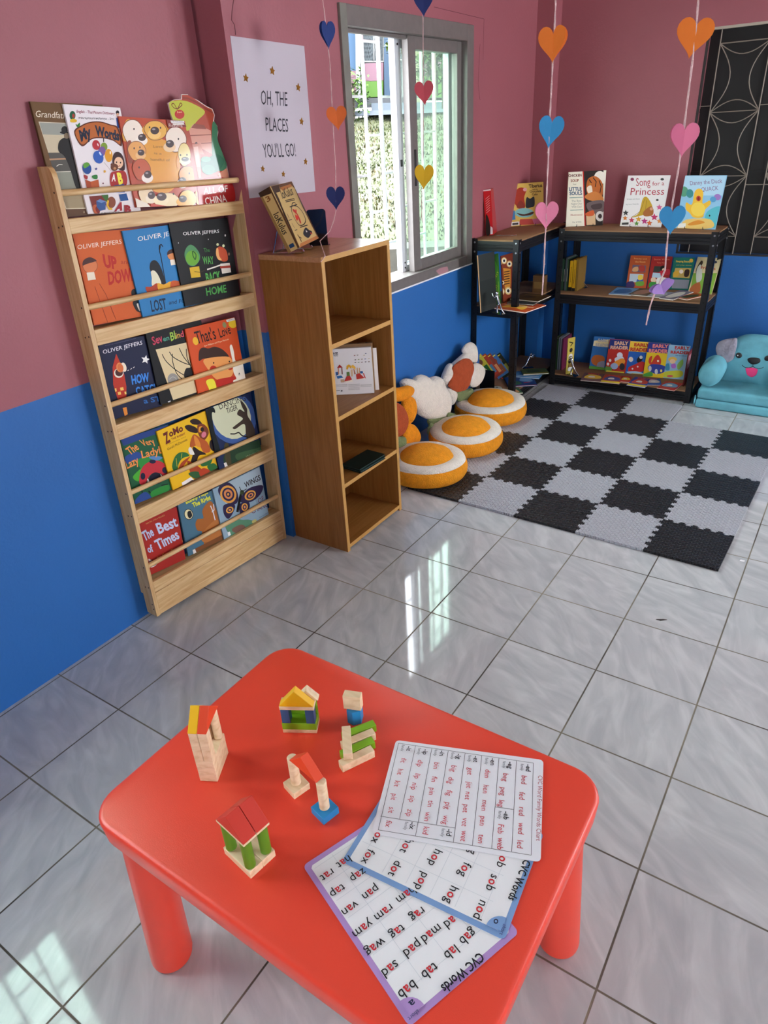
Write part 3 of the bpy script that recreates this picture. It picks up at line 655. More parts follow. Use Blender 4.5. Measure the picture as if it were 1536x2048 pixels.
# --- two black steel boltless shelf units in the corner
STEEL = mat('black_steel', '#111114', 0.42, 0.2); MDF = mat('brown_fibreboard', '#8e6745', 0.75, var=0.08, vscale=12); BOLT = mat('bright_rivet', '#a9a9ad', 0.3, 1.0)
def unit(label, O, A, B, la, lb, zs, top, group):
    """O corner at floor, A along the length, B along the depth (away from the room)"""
    A, B = V(A), V(B); r = thing('shelf_unit', label, 'shelf unit', O + A * la / 2 + B * lb / 2, group); Z = V((0, 0, 1)); w = 0.035; g = 0.0022
    for ia, ib in ((0, 0), (1, 0), (0, 1), (1, 1)):
        c = O + A * (la * ia) + B * (lb * ib); sa, sb = (1 - 2 * ia), (1 - 2 * ib); mb = MB()
        mb.box(c + A * (sa * w / 2) + B * (sb * g / 2) + Z * (top / 2), (w, g, top), A, B, Z); mb.box(c + A * (sa * g / 2) + B * (sb * w / 2) + Z * (top / 2), (g, w, top), A, B, Z)
        hb = mb
        for k in range(int(top / 0.05)):
            z = top - 0.02 - 0.05 * k; col = 1 if k < 2 else 2
            for q, n_ in ((c + A * (sa * w / 2) - B * (sb * 0.0006), B * -sb), (c + B * (sb * w / 2) - A * (sa * 0.0006), A * -sa)):
                X_ = n_.cross(Z).normalized(); hb.lathe([(0, 0), (0.0055, 0), (0.0045, 0.0018), (0, 0.002)] if col == 1 else [(0, 0), (0.005, 0), (0.005, 0.0004), (0, 0.0004)], q + Z * z, 10, m=col, X=X_, Y=Z, Z=n_)
        mb.build('post', [STEEL, BOLT, mat('key_hole', '#050506', 0.8)], r)
    for z in zs:
        for (c, D, L_, Nn) in ((O + A * w * .3, A, la - w * .6, -B), (O + A * w * .3 + B * lb, A, la - w * .6, B), (O + B * w * .3, B, lb - w * .6, -A), (O + B * w * .3 + A * la, B, lb - w * .6, A)):
            prof = [(0.0, -0.055), (0.004, -0.053), (0.004, -0.04), (0.001, -0.038), (0.001, -0.034), (0.004, -0.032), (0.004, -0.024), (0.001, -0.022), (0.001, -0.018), (0.004, -0.016), (0.004, 0.0), (-0.014, 0.0), (-0.014, -0.003), (-0.002, -0.003), (-0.002, -0.055)]
            mb = MB(); mb.prism([c + Nn * (a - 0.006) + Z * (z + b) for a, b in prof], D * L_); mb.build('beam', STEEL, r)
        mb = MB(); ins = 0.004; mb.box(O + A * la / 2 + B * lb / 2 + Z * (z + 0.0035), (la - 2 * ins, lb - 2 * ins, 0.007), A, B, Z); mb.build('board', MDF, r)
    return r
RUX0, RUX1, RUY0, RUY1 = -1.455, -0.572, 3.425, 3.735
ZT_, ZM_, ZB_ = 0.950, 0.583, 0.068       # beam tops ; boards end 7 mm higher
unit('black steel shelf unit along the far wall below the iron grille window', V((RUX0, RUY0, 0)), (1, 0, 0), (0, 1, 0), RUX1 - RUX0, RUY1 - RUY0, (ZT_, ZM_, ZB_), ZT_ + 0.012, 'black corner shelf units')
LUX0, LUX1, LUY0, LUY1 = -1.795, -1.505, 2.955, 3.725
unit('black steel shelf unit along the window wall, end on to the flower cushions', V((LUX1, LUY0, 0)), (0, 1, 0), (-1, 0, 0), LUY1 - LUY0, LUX1 - LUX0, (ZT_, ZM_, ZB_), ZT_ + 0.012, 'black corner shelf units')
ST, SM, SB = ZT_ + 0.0072, ZM_ + 0.0072, ZB_ + 0.0072     # upper faces of the boards

# --- red children's table
RED = mat('red_plastic', '#ea4630', 0.36, bump=0.05, bscale=500)
TX0, TX1, TY0, TY1, TZ = -0.832, -0.056, -0.452, 0.097, 0.48
tb = thing('childrens_table', 'bright red plastic low table with rounded corners in the foreground', 'table', ((TX0 + TX1) / 2, (TY0 + TY1) / 2, 0))
def rrect(x0, x1, y0, y1, r, n=8):
    return [(cx + r * math.cos(a), cy + r * math.sin(a)) for cx, cy, a0 in ((x1 - r, y1 - r, 0), (x0 + r, y1 - r, 90), (x0 + r, y0 + r, 180), (x1 - r, y0 + r, 270)) for a in [math.radians(a0 + 90 * i / n) for i in range(n + 1)]]
mb = MB(); rows = []
for ins, z in ((0.006, TZ - 0.056), (0.003, TZ - 0.05), (0.0, TZ - 0.010), (0.0012, TZ - 0.005), (0.004, TZ - 0.0015), (0.010, TZ)):
    rows.append([V((x, y, z)) for x, y in rrect(TX0 + ins, TX1 - ins, TY0 + ins, TY1 - ins, 0.062 - ins)])
n = len(rows[0]); vs = [p for r_ in rows for p in r_]
fs = [(i * n + k, i * n + (k + 1) % n, (i + 1) * n + (k + 1) % n, (i + 1) * n + k) for i in range(len(rows) - 1) for k in range(n)] + [list(range((len(rows) - 1) * n, len(rows) * n)), list(range(n))[::-1]]
mb.add(vs, fs); mb.build('tabletop', RED, tb, smooth=50)
for lx, ly, sx, sy in ((TX0, TY0, 1, 1), (TX0, TY1, 1, -1), (TX1, TY0, -1, 1), (TX1, TY1, -1, -1)):
    mb = MB(); tx, ty = lx + sx * 0.060, ly + sy * 0.060; bx, by = lx + sx * 0.044, ly + sy * 0.044; prof = [(0.001, 0.0), (0.037, 0.0), (0.0425, 0.004), (0.0438, 0.012), (0.039, TZ - 0.056)]
    m_ = 28; vs = []; 
    for r_, z in prof:
        f_ = z / (TZ - 0.056); cx, cy = bx + (tx - bx) * f_, by + (ty - by) * f_
        vs += [V((cx + r_ * math.cos(2 * math.pi * k / m_), cy + r_ * math.sin(2 * math.pi * k / m_), z)) for k in range(m_)]
    fs = [(i * m_ + k, i * m_ + (k + 1) % m_, (i + 1) * m_ + (k + 1) % m_, (i + 1) * m_ + k) for i in range(len(prof) - 1) for k in range(m_)]
    mb.add(vs, fs); mb.build('leg', RED, tb, smooth=40)

# --- interlocking foam play mat
def foam(name, c):
    m = bpy.data.materials.new(name); nt, b = nodes_of(m); N = nt.nodes.new; L = nt.links.new
    b.inputs['Base Color'].default_value = lin(c) + (1,); b.inputs['Roughness'].default_value = 0.42; b.inputs['Specular IOR Level'].default_value = 0.45
    g = N('ShaderNodeNewGeometry'); hs = []
    for ang, ofs in ((0.785, 0.0), (-0.785, 0.5)):
        mp = N('ShaderNodeMapping'); mp.inputs['Scale'].default_value = (44, 44, 44); mp.inputs['Location'].default_value = (ofs, 0.0 if ofs == 0 else 0.5, 0); L(g.outputs['Position'], mp.inputs[0])
        fr_ = N('ShaderNodeVectorMath'); fr_.operation = 'FRACTION'; L(mp.outputs[0], fr_.inputs[0])
        s_ = N('ShaderNodeVectorMath'); s_.operation = 'SUBTRACT'; s_.inputs[1].default_value = (0.5, 0.5, 0); L(fr_.outputs[0], s_.inputs[0])
        ro = N('ShaderNodeVectorRotate'); ro.rotation_type = 'Z_AXIS'; ro.inputs['Angle'].default_value = ang; L(s_.outputs[0], ro.inputs['Vector'])
        m2 = N('ShaderNodeVectorMath'); m2.operation = 'MULTIPLY'; m2.inputs[1].default_value = (2.0, 6.5, 0); L(ro.outputs[0], m2.inputs[0])
        ln = N('ShaderNodeVectorMath'); ln.operation = 'LENGTH'; L(m2.outputs[0], ln.inputs[0])
        mr = N('ShaderNodeMapRange'); mr.inputs[1].default_value = 1.15; mr.inputs[2].default_value = 0.55; L(ln.outputs['Value'], mr.inputs[0]); hs.append(mr)
    mx = N('ShaderNodeMath'); mx.operation = 'MAXIMUM'; L(hs[0].outputs[0], mx.inputs[0]); L(hs[1].outputs[0], mx.inputs[1])
    bp = N('ShaderNodeBump'); bp.inputs['Strength'].default_value = 1.0; bp.inputs['Distance'].default_value = 0.007; L(mx.outputs[0], bp.inputs['Height']); L(bp.outputs[0], b.inputs['Normal'])
    return m
FG, FK = foam('grey_foam', '#b4b6bd'), foam('black_foam', '#1d1d20')
MP = 0.2815; MO = V((-1.488, 1.690, 0)); MA = math.radians(-1.6); MU = V((math.cos(MA), math.sin(MA), 0)); MW = V((-math.sin(MA), math.cos(MA), 0))
mat_root = thing('foam_play_mat', 'grey and black checkered foam puzzle mat on the tiled floor', 'mat', MO + MU * 0.7 + MW * 0.8)
ncol = 5; nrow = 6
def has(c, r): return 0 <= c < ncol and (0 <= r < 5 or (r == 5 and c < 3))
NT = 5
def seam(p, q, n, lockd):
    """points along the seam p->q; teeth swing to +-n"""
    if not lockd: return [p]
    L = (q - p).length; d = (q - p) / L; out = [p]; mg = 0.016; w = (L - 2 * mg) / (NT * 2); a = 0.0085
    for i in range(NT * 2):
        s = 1 if i % 2 == 0 else -1; x0 = mg + i * w; fl = w * 0.16
        out += [p + d * (x0 + w * 0.18 - fl * 0.0) + n * 0.0 * s, p + d * (x0 + w * 0.5 - w * 0.5 + fl * 0.2) + n * (a * s), p + d * (x0 + w - fl * 0.2) + n * (a * s), p + d * (x0 + w * 0.82) + n * 0.0]
    return out
for r in range(nrow):
    for c in range(ncol):
        if not has(c, r): continue
        P00, P10, P11, P01 = [MO + MU * (MP * (c + i)) + MW * (MP * (r + j)) for i, j in ((0, 0), (1, 0), (1, 1), (0, 1))]
        lo = seam(P00, P10, MW, has(c, r - 1)); hi = seam(P01, P11, MW, has(c, r + 1)); le = seam(P00, P01, MU, has(c - 1, r)); ri = seam(P10, P11, MU, has(c + 1, r))
        loop = lo + ri + ([P11] + hi[1:][::-1]) + ([P01] + le[1:][::-1])
        ct = (P00 + P11) / 2; loop = [p + (ct - p).normalized() * 0.0007 for p in loop]
        mb = MB(); mb.prism([p + V((0, 0, 0.0005)) for p in loop], (0, 0, 0.0105))
        mb.build('foam_tile', FG if (c + r) % 2 else FK, mat_root)
# ================================================================ SOFT SEATS
def plush(name, c, var=0.10): return mat(name, c, 0.95, bump=0.9, bscale=170, var=var, vscale=45, sheen=0.35)
YOLK = plush('orange_plush', '#f09a12'); CREAM = plush('cream_plush', '#efe6d6', 0.05); RUST = plush('rust_plush', '#b04c24'); LEAFG = plush('sage_plush', '#7d8b5e'); ORANGE = plush('deep_orange_plush', '#ee930f')
kf = K(780, 660, 5.12)
def egg_seat(label, cx, cy, rx, ry, rot, kind, outline, core, stem, leaves, xpl, group):
    root = thing('flower_cushion', label, 'floor cushion', (cx, cy, 0.012), group); h = 0.105; Zv = V((0, 0, 1))
    ca, sa = math.cos(rot), math.sin(rot); X = V((ca, sa, 0)); Y = V((-sa, ca, 0)); C = V((cx, cy, 0.0118)); n = 48
    def shell(name, prof, material, wob=0.0, sc=1.0):
        mb = MB(); vs = []; rows = []
        for (rr, z) in prof:
            rows.append([])
            for k_ in range(n):
                a = 2 * math.pi * k_ / n; w = 1 + wob * noise.noise(V((math.cos(a) * 1.7 + cx * 7, math.sin(a) * 1.7, 0.3)))
                rows[-1].append(len(vs)); vs.append(C + X * (rx * rr * w * math.cos(a)) + Y * (ry * rr * w * math.sin(a)) + Zv * z)
        fs = [(rows[i][k_], rows[i][(k_ + 1) % n], rows[i + 1][(k_ + 1) % n], rows[i + 1][k_]) for i in range(len(rows) - 1) for k_ in range(n)] + [rows[-1], rows[0][::-1]]
        mb.add(vs, fs); return mb.build(name, material, root, smooth=70)
    shell('yolk_side', [(0.80, 0.0), (0.93, 0.008), (0.985, 0.028), (1.0, 0.05), (0.985, 0.072), (0.955, 0.086)], YOLK, 0.03)
    shell('egg_white', [(0.955, 0.084), (0.94, 0.094), (0.87, 0.104), (0.76, 0.107), (0.66, 0.104), (0.60, 0.098)], CREAM, 0.03)
    shell('yolk', [(0.66, 0.096), (0.63, 0.108), (0.55, 0.122), (0.42, 0.135), (0.26, 0.143), (0.10, 0.146)], YOLK, 0.10)
    # flower shaped backrest
    O = V((xpl, cy, 0)); N = V((1, -0.12, 0.16)).normalized()
    U = V((0, 1, 0)) - N * N.y; U.normalize(); W = N.cross(U).normalized()
    def loc(p, dx=0.0): q = atp(*kf(*p), O + N * dx, N) - O; return (q.dot(U), q.dot(W))
    if kind == 'petals':
        for q, pts in enumerate(outline):
            mb = MB(); mb.pillow(O + N * (-0.006 * (q % 2)), U, W, N, smooth_loop([loc(p) for p in pts], 5), 0.032, 0.028, lump=0.004, seed=q)
            mb.build('petal', CREAM if core[0] == 'c' else ORANGE, root, smooth=70)
        mb = MB(); mb.pillow(O + N * 0.024, U, W, N, smooth_loop([loc(p, 0.024) for p in core[1]], 5), 0.022, 0.012); mb.build('flower_centre', RUST, root, smooth=70)
    else:
        mb = MB(); mb.pillow(O, U, W, N, smooth_loop([loc(p) for p in outline], 5), 0.055, 0.045, lump=0.004); mb.build('tulip_head', CREAM, root, smooth=70)
    mb = MB(); mb.pillow(O + N * 0.006, U, W, N, smooth_loop([loc(p, 0.006) for p in stem], 5), 0.030, 0.030); st_ = mb.build('stem', LEAFG, root, smooth=70)
    for q in leaves:
        mb = MB(); mb.pillow(O + N * 0.03, U, W, N, smooth_loop([loc(p, 0.03) for p in q], 5), 0.014, 0.014); mb.build('leaf', LEAFG, root, smooth=70)
    return root
egg_seat('egg shaped floor cushion with white petal daisy back, farthest of the three', -1.545, 2.715, 0.215, 0.222, 0.15, 'petals',
    [[(640, 345), (750, 245), (830, 200), (880, 250), (850, 330), (760, 330), (660, 375), (610, 370)],
     [(750, 210), (780, 150), (835, 124), (880, 165), (893, 250), (888, 330), (850, 330), (790, 280)],
     [(850, 350), (900, 342), (950, 380), (962, 440), (930, 530), (870, 585), (815, 570), (800, 450)],
     [(540, 505), (570, 420), (612, 343), (645, 365), (640, 460), (610, 560), (575, 585)],
     [(580, 590), (640, 610), (672, 650), (660, 720), (625, 770), (590, 690)]],
    ('c', [(640, 380), (720, 310), (795, 285), (840, 330), (856, 400), (830, 490), (805, 575), (760, 620), (680, 632), (610, 590), (595, 560), (640, 460)]),
    [(680, 600), (780, 610), (835, 600), (855, 680), (850, 715), (770, 745), (690, 725), (682, 660)], [], -1.665, 'plush flower floor cushions')
egg_seat('egg shaped floor cushion with plain cream tulip back, middle of the three', -1.475, 2.265, 0.200, 0.212, 0.35, 'tulip',
    [(108, 545), (140, 500), (190, 498), (238, 520), (262, 475), (315, 455), (360, 470), (398, 500), (440, 475), (490, 478), (530, 515), (550, 575), (600, 660), (618, 750), (590, 870), (500, 905), (390, 915), (300, 870), (270, 820), (215, 760), (150, 640)],
    None, [(395, 915), (490, 900), (578, 885), (588, 950), (560, 1000), (490, 1040), (430, 1020), (400, 970)],
    [[(590, 850), (640, 850), (695, 885), (650, 915), (590, 920)], [(395, 1000), (415, 955), (438, 965), (435, 1030), (410, 1080), (388, 1060)]], -1.655, 'plush flower floor cushions')
egg_seat('egg shaped floor cushion with orange petal back, partly hidden by the bookcase', -1.480, 1.855, 0.205, 0.196, 0.30, 'petals',
    [[(-140, 640), (-40, 570), (80, 590), (180, 568), (240, 600), (225, 660), (140, 720), (20, 740), (-90, 730)],
     [(150, 690), (235, 690), (262, 760), (262, 860), (225, 945), (170, 960), (130, 860)],
     [(165, 965), (240, 970), (290, 1040), (303, 1110), (270, 1165), (180, 1195), (110, 1190), (120, 1080)],
     [(-180, 700), (-90, 680), (-60, 800), (-100, 930), (-190, 900)], [(-190, 950), (-60, 950), (0, 1100), (-80, 1190), (-180, 1120)]],
    ('o', [(-60, 790), (20, 735), (85, 750), (150, 810), (185, 910), (170, 1010), (110, 1085), (20, 1095), (-60, 1040), (-100, 910)]),
    [(20, 1090), (90, 1090), (148, 1098), (150, 1180), (140, 1260), (80, 1290), (20, 1250)], [], -1.655, 'plush flower floor cushions')

# --- blue dog shaped children's sofa
TEAL = mat('teal_plush', '#62a6b4', 0.85, bump=0.5, bscale=26, var=0.14, vscale=12, sheen=0.3); GREYP = mat('grey_plush', '#8f8a96', 0.9, bump=0.7, bscale=40, var=0.14, vscale=25, sheen=0.3)
ks = K(1340, 640, 1536 / 196)
sofa = thing('dog_sofa', 'small teal plush child sofa with a smiling dog face on its back', 'sofa', (-0.29, 3.58, 0))
SX0, SX1, SY0, SY1 = -0.535, -0.055, 3.372, 3.80
def cushion(name, x0, x1, y0, y1, z0, z1, m):
    mb = MB(); mb.span((x0, y0, z0), (x1, y1, z1)); o = mb.build(name, m, sofa); b_ = o.modifiers.new('bevel', 'BEVEL'); b_.width = 0.016; b_.segments = 4
    o.data.polygons.foreach_set('use_smooth', [True] * len(o.data.polygons)); return o
cushion('base_cushion', SX0, SX1, SY0, SY1, 0.001, 0.055, TEAL); cushion('seat_cushion', SX0 + 0.004, SX1 - 0.004, SY0 + 0.004, SY1 - 0.02, 0.056, 0.116, TEAL)
mb = MB(); mb.pillow(V((SX0 - 0.004, SY0 + 0.012, 0.045)), V((0, 1, 0)), V((0, 0, 1)), V((-1, 0, 0)), smooth_loop([(0.0, -0.03), (0.02, 0.0), (0.0, 0.03), (-0.012, 0.0)], 4), 0.006, 0.004); mb.build('side_loop', TEAL, sofa, smooth=70)
for cx in (-0.488, -0.102):       # bolster arms
    mb = MB(); n = 24; rows = []; vs = []
    for yy, rr in ((0.0, 0.02), (0.004, 0.042), (0.018, 0.060), (0.05, 0.068), (0.11, 0.070), (0.18, 0.068), (0.215, 0.056), (0.23, 0.03)):
        rows.append([]); 
        for k_ in range(n):
            a = 2 * math.pi * k_ / n; rows[-1].append(len(vs)); vs.append(V((cx + rr * 0.95 * math.cos(a), SY0 + 0.012 + yy, 0.184 + yy * 0.10 + rr * 0.97 * math.sin(a))))
    fs = [(rows[i][k_], rows[i][(k_ + 1) % n], rows[i + 1][(k_ + 1) % n], rows[i + 1][k_]) for i in range(len(rows) - 1) for k_ in range(n)] + [rows[0][::-1], rows[-1]]
    mb.add(vs, fs); mb.build('arm', TEAL, sofa, smooth=70)
SO = V((-0.295, 3.635, 0.0)); SN = V((0, -1, 0.10)).normalized(); SU = V((1, 0, 0)); SW = SN.cross(SU).normalized()
if SW.z < 0: SW = -SW
def sl(p, dn=0.0): q = atp(*ks(*p), SO + SN * dn, SN) - (SO); return (q.dot(SU), q.dot(SW))
half = [sl(p) for p in ((1300, 225), (1160, 235), (1040, 285), (900, 400), (780, 540), (660, 660), (640, 800), (700, 960), (900, 1000), (1300, 1010))]
cx0 = sl((1310, 640))[0]; half = [(min(a, cx0 - 0.002), b) for a, b in half]
outl = half + [(2 * cx0 - a, b) for a, b in half[::-1]]
mb = MB(); mb.pillow(SO, SU, SW, SN, smooth_loop(outl, 4), 0.075, 0.085, lump=0.006, p=3.0); back = mb.build('backrest', TEAL, sofa, smooth=70)
def patch(name, pts, dn, tk, m, par, mirror=False, sm=True):
    P = [sl(p, dn) for p in pts]
    if mirror: P = [(2 * cx0 - a, b) for a, b in P][::-1]
    mb = MB(); mb.pillow(SO + SN * dn, SU, SW, SN, smooth_loop(P, 5) if sm else P, tk, tk, p=2.5); return mb.build(name, m, par, smooth=70)
ear = [(1045, 285), (960, 290), (860, 305), (760, 350), (718, 440), (735, 540), (790, 640), (840, 680), (930, 655), (1000, 600), (1030, 480), (1050, 380)]
for mi in (False, True): patch('ear', ear, 0.070, 0.016, GREYP, back, mi)
BLK = mat('black_embroidery', '#0b0a0b', 0.5); PNK = mat('pink_felt', '#f2407f', 0.8); WHT = mat('white_stitch', '#f2f2f2', 0.6)
for mi in (False, True):
    patch('eye', [(1030, 555), (1045, 520), (1080, 510), (1118, 525), (1130, 560), (1110, 590), (1070, 597), (1040, 582)], 0.074, 0.005, BLK, back, mi)
    patch('eye_glint', [(1052, 556), (1062, 546), (1072, 556), (1062, 566)], 0.079, 0.003, WHT, back, False) if not mi else None
patch('nose', [(1215, 620), (1240, 593), (1315, 588), (1395, 600), (1418, 635), (1400, 670), (1340, 695), (1280, 693), (1230, 660)], 0.076, 0.008, BLK, back)
patch('tongue', [(1190, 750), (1280, 742), (1375, 762), (1370, 820), (1340, 870), (1280, 895), (1220, 870), (1195, 820)], 0.074, 0.005, PNK, back)
mt = MB()
for pts in ([(1130, 705), (1160, 735), (1220, 748), (1270, 740), (1300, 725)], [(1300, 725), (1340, 750), (1400, 762), (1440, 752), (1468, 735)], [(1302, 690), (1300, 728)]):
    P = [SO + SU * a + SW * b_ + SN * 0.076 for a, b_ in (sl(p, 0.076) for p in pts)]; mt.tube(smooth_path(P, 4) if len(P) > 2 else P, 0.0016, 6)
mt.build('mouth', BLK, back, smooth=60)
# ================================================================ ON THE TABLE
NAT = wood('natural_beech', '#efd9b4', '#dcbf92', axis='X', rough=0.55); PAINTS = {'red': mat('red_stain', '#c8301c', 0.5), 'orange': mat('orange_stain', '#e2461f', 0.5), 'yellow': mat('yellow_stain', '#eeb70f', 0.5), 'green': mat('green_stain', '#7fb51c', 0.5), 'dark_green': mat('moss_stain', '#5c8c1e', 0.5), 'blue': mat('blue_stain', '#1e86c4', 0.5), 'navy': mat('dark_blue_stain', '#2b5a86', 0.5), 'natural': NAT}
GB = 'wooden toy building blocks on the red table'
def ax(deg): a = math.radians(deg); return V((math.cos(a), math.sin(a), 0)), V((-math.sin(a), math.cos(a), 0))
def block(name, x, y, z, rot, d, color, label, tilt=None):
    X, Y = ax(rot); Z = V((0, 0, 1))
    if tilt: Mx = Matrix.Rotation(math.radians(tilt[1]), 3, X if tilt[0] == 'x' else Y); X, Y, Z = Mx @ X, Mx @ Y, Mx @ Z
    mb = MB(); mb.box(V((x, y, TZ + z + d[2] / 2)), d, X, Y, Z); return tag(mb.build(name, PAINTS[color], bevel=0.0009), label, 'toy block', GB)
def column(x, y, z, r, h, color, label):
    mb = MB(); mb.lathe([(0, 0), (r - 0.001, 0), (r, 0.001), (r, h - 0.001), (r - 0.001, h), (0, h)], V((x, y, TZ + z)), 28); return tag(mb.build('column_block', PAINTS[color], smooth=40), label, 'toy block', GB)
def roof(x, y, z, rot, base, h, depth, color, label):
    """triangular prism: base along the turned X axis, thickness along Y"""
    X, Y = ax(rot); c = V((x, y, TZ + z)) - Y * (depth / 2); mb = MB()
    mb.prism([c - X * base / 2, c + X * base / 2, c + V((0, 0, h))], Y * depth); return tag(mb.build('roof_block', PAINTS[color], bevel=0.0009), label, 'toy block', GB)
u = 0.0175
# tower with yellow and orange roof, nearest the left edge
a0 = 28.0; X, Y = ax(a0); c = V((-0.6990, -0.2932, 0)) + X * 0.0175 + Y * 0.035; G1 = 0.0002
for i, nm in enumerate(('bottom', 'middle', 'top')):
    block('plank_block', c.x, c.y, 0.0003 + i * (u + G1), a0 + (0 if i != 1 else 0.6), (0.034, 0.069, u), 'natural', nm + ' plank of the block tower near the left table edge')
zb = 0.0003 + 3 * (u + G1)
for dx, dy, s, nm in ((-0.0088, -0.026, 1, 'front left'), (0.0088, -0.026, 1, 'front right')):
    p = c + X * dx + Y * dy; block('pillar_block', p.x, p.y, zb, a0, (0.0168, 0.0165, 0.070), 'natural', nm + ' square pillar under the yellow and orange roof')
for dx, nm in ((-0.0088, 'left'), (0.0088, 'right')):
    p = c + X * dx + Y * 0.025; column(p.x, p.y, zb, 0.0085, 0.070, 'natural', nm + ' round pillar at the back of the yellow and orange roofed tower')
for dx, col, nm in ((-0.0089, 'yellow', 'yellow'), (0.0089, 'orange', 'orange')):
    p = c + X * dx; roof(p.x, p.y, zb + 0.0702, a0 + 90, 0.070, 0.035, 0.0174, col, nm + ' triangular roof block on the tallest block tower')
# yellow roofed house at the back
a1 = 28.8; X, Y = ax(a1); c = (V((-0.6410, -0.1223, 0)) + V((-0.5815, -0.0894, 0))) / 2 + Y * 0.0175
block('plank_block', c.x, c.y, 0.0003, a1, (0.069, 0.034, 0.0088), 'natural', 'thin beech plank under the yellow roofed block house')
block('plank_block', c.x, c.y, 0.0093, a1, (0.069, 0.034, u), 'green', 'green base plank of the yellow roofed block house')
p = c + Y * 0.0125 ; block('plank_block', p.x, p.y, 0.027, a1, (0.069, 0.0088, 0.0349), 'green', 'green back wall block of the yellow roofed house')
for dx, nm in ((-0.0245, 'left'), (0.0245, 'right')):
    p = c + X * dx - Y * 0.0088; block('cube_block', p.x, p.y, 0.027, a1, (0.0172, 0.0172, 0.0350), 'navy', nm + ' dark blue pillar of the yellow roofed block house')
p = c - Y * 0.004; block('plank_block', p.x, p.y, 0.0623, a1, (0.069, 0.026, 0.0088), 'natural', 'thin beech plank under the yellow triangular roof')
p = c - Y * 0.0085; roof(p.x, p.y, 0.0714, a1, 0.069, 0.040, 0.0172, 'yellow', 'yellow triangular roof block on the house at the back')
p = c + Y * 0.0095 + X * 0.018; roof(p.x, p.y, 0.0714, a1, 0.046, 0.026, 0.0172, 'natural', 'plain beech roof block behind the yellow triangular roof')
# cube pile
a2 = 24.0; X, Y = ax(a2)
c = V((-0.5319, -0.0319, 0)); q = c + Y * 0.012 - X * 0.0
mb = MB(); Q = V((q.x, q.y, TZ + 0.0003)); mb.prism([Q - X * 0.013 - Y * 0.0088, Q - Y * 0.016, Q + X * 0.0155 - Y * 0.0088, Q + X * 0.0155 + Y * 0.0130, Q - X * 0.013 + Y * 0.0130], (0, 0, 0.0348))
tag(mb.build('corner_block', PAINTS['blue'], bevel=0.0009), 'blue pointed block carrying the plain cube at the back of the table', 'toy block', GB)
block('cube_block', q.x - 0.001, q.y + 0.001, 0.0354, a2 - 4, (0.036, 0.0175, 0.035), 'natural', 'plain beech block balanced on the blue pointed block')
# fallen sticks
a3 = 63.0; X, Y = ax(a3); c0 = (V((-0.4786, -0.1400, 0)) + V((-0.4483, -0.0781, 0))) / 2 - Y * -0.0087
sp_ = [('natural', 'nearest plain stick of the stepped stick pile'), ('green', 'second stick of the stepped pile, green'), ('natural', 'third stick of the stepped pile, plain'), ('green', 'farthest stick of the stepped pile, green')]
for i, (col, lb) in enumerate(sp_):
    p = c0 + Y * (0.0190 * i) + X * (0.0115 * i); block('stick_block', p.x, p.y, 0.0003, a3 - 1.5 * i, (0.069, 0.0168, u), col, lb)
p = c0 + Y * 0.030 - X * 0.004; block('stick_block', p.x, p.y, 0.0181, a3 + 66, (0.069, 0.0172, 0.0170), 'natural', 'plain stick lying across the stepped stick pile')
# arch over two square feet
E1 = V((-0.5315, -0.2107, 0)); E2 = V((-0.4545, -0.2252, 0))
block('square_block', E1.x, E1.y, 0.0003, -16, (0.035, 0.035, 0.0150), 'natural', 'plain square block under the left column of the arch')
block('square_block', E2.x, E2.y, 0.0003, -14, (0.035, 0.035, 0.0160), 'blue', 'blue square block under the right column of the arch')
column(E1.x, E1.y, 0.0155, 0.0092, 0.066, 'natural', 'round beech column on the plain square block of the arch'); column(E2.x, E2.y, 0.0165, 0.0092, 0.066, 'natural', 'round beech column on the blue square block')
m_ = (E1 + E2) / 2; dr = (E2 - E1).normalized(); roof(m_.x, m_.y, 0.0829, math.degrees(math.atan2(dr.y, dr.x)), 0.074, 0.035, 0.0172, 'orange', 'single orange roof block bridging the two round columns')
# green pillared house in front
a5 = -8.2; X, Y = ax(a5); c = V((-0.4821, -0.3856, 0)) - X * 0.0355 + Y * 0.0265
for s, nm in ((-1, 'front'), (1, 'rear')):
    p = c + Y * (s * 0.0133); block('plank_block', p.x, p.y, 0.0003, a5, (0.070, 0.0262, 0.0165), 'natural', nm + ' floor plank of the green pillared block house')
for sx, sy, nm in ((-1, -1, 'front left'), (1, -1, 'front right'), (-1, 1, 'back left'), (1, 1, 'back right')):
    p = c + X * (sx * 0.0248) + Y * (sy * 0.0165); column(p.x, p.y, 0.0170, 0.0092, 0.064, 'dark_green', nm + ' green column of the red roofed block house')
for s, nm in ((-1, 'front'), (1, 'rear')):
    p = c + Y * (s * 0.0133); block('plank_block', p.x, p.y, 0.0812, a5, (0.072, 0.0262, 0.0050), 'natural', nm + ' thin beech sheet under the red roofs')
    roof(p.x, p.y, 0.0864, a5, 0.072, 0.037, 0.0258, 'red', nm + ' red roof block of the green pillared house')

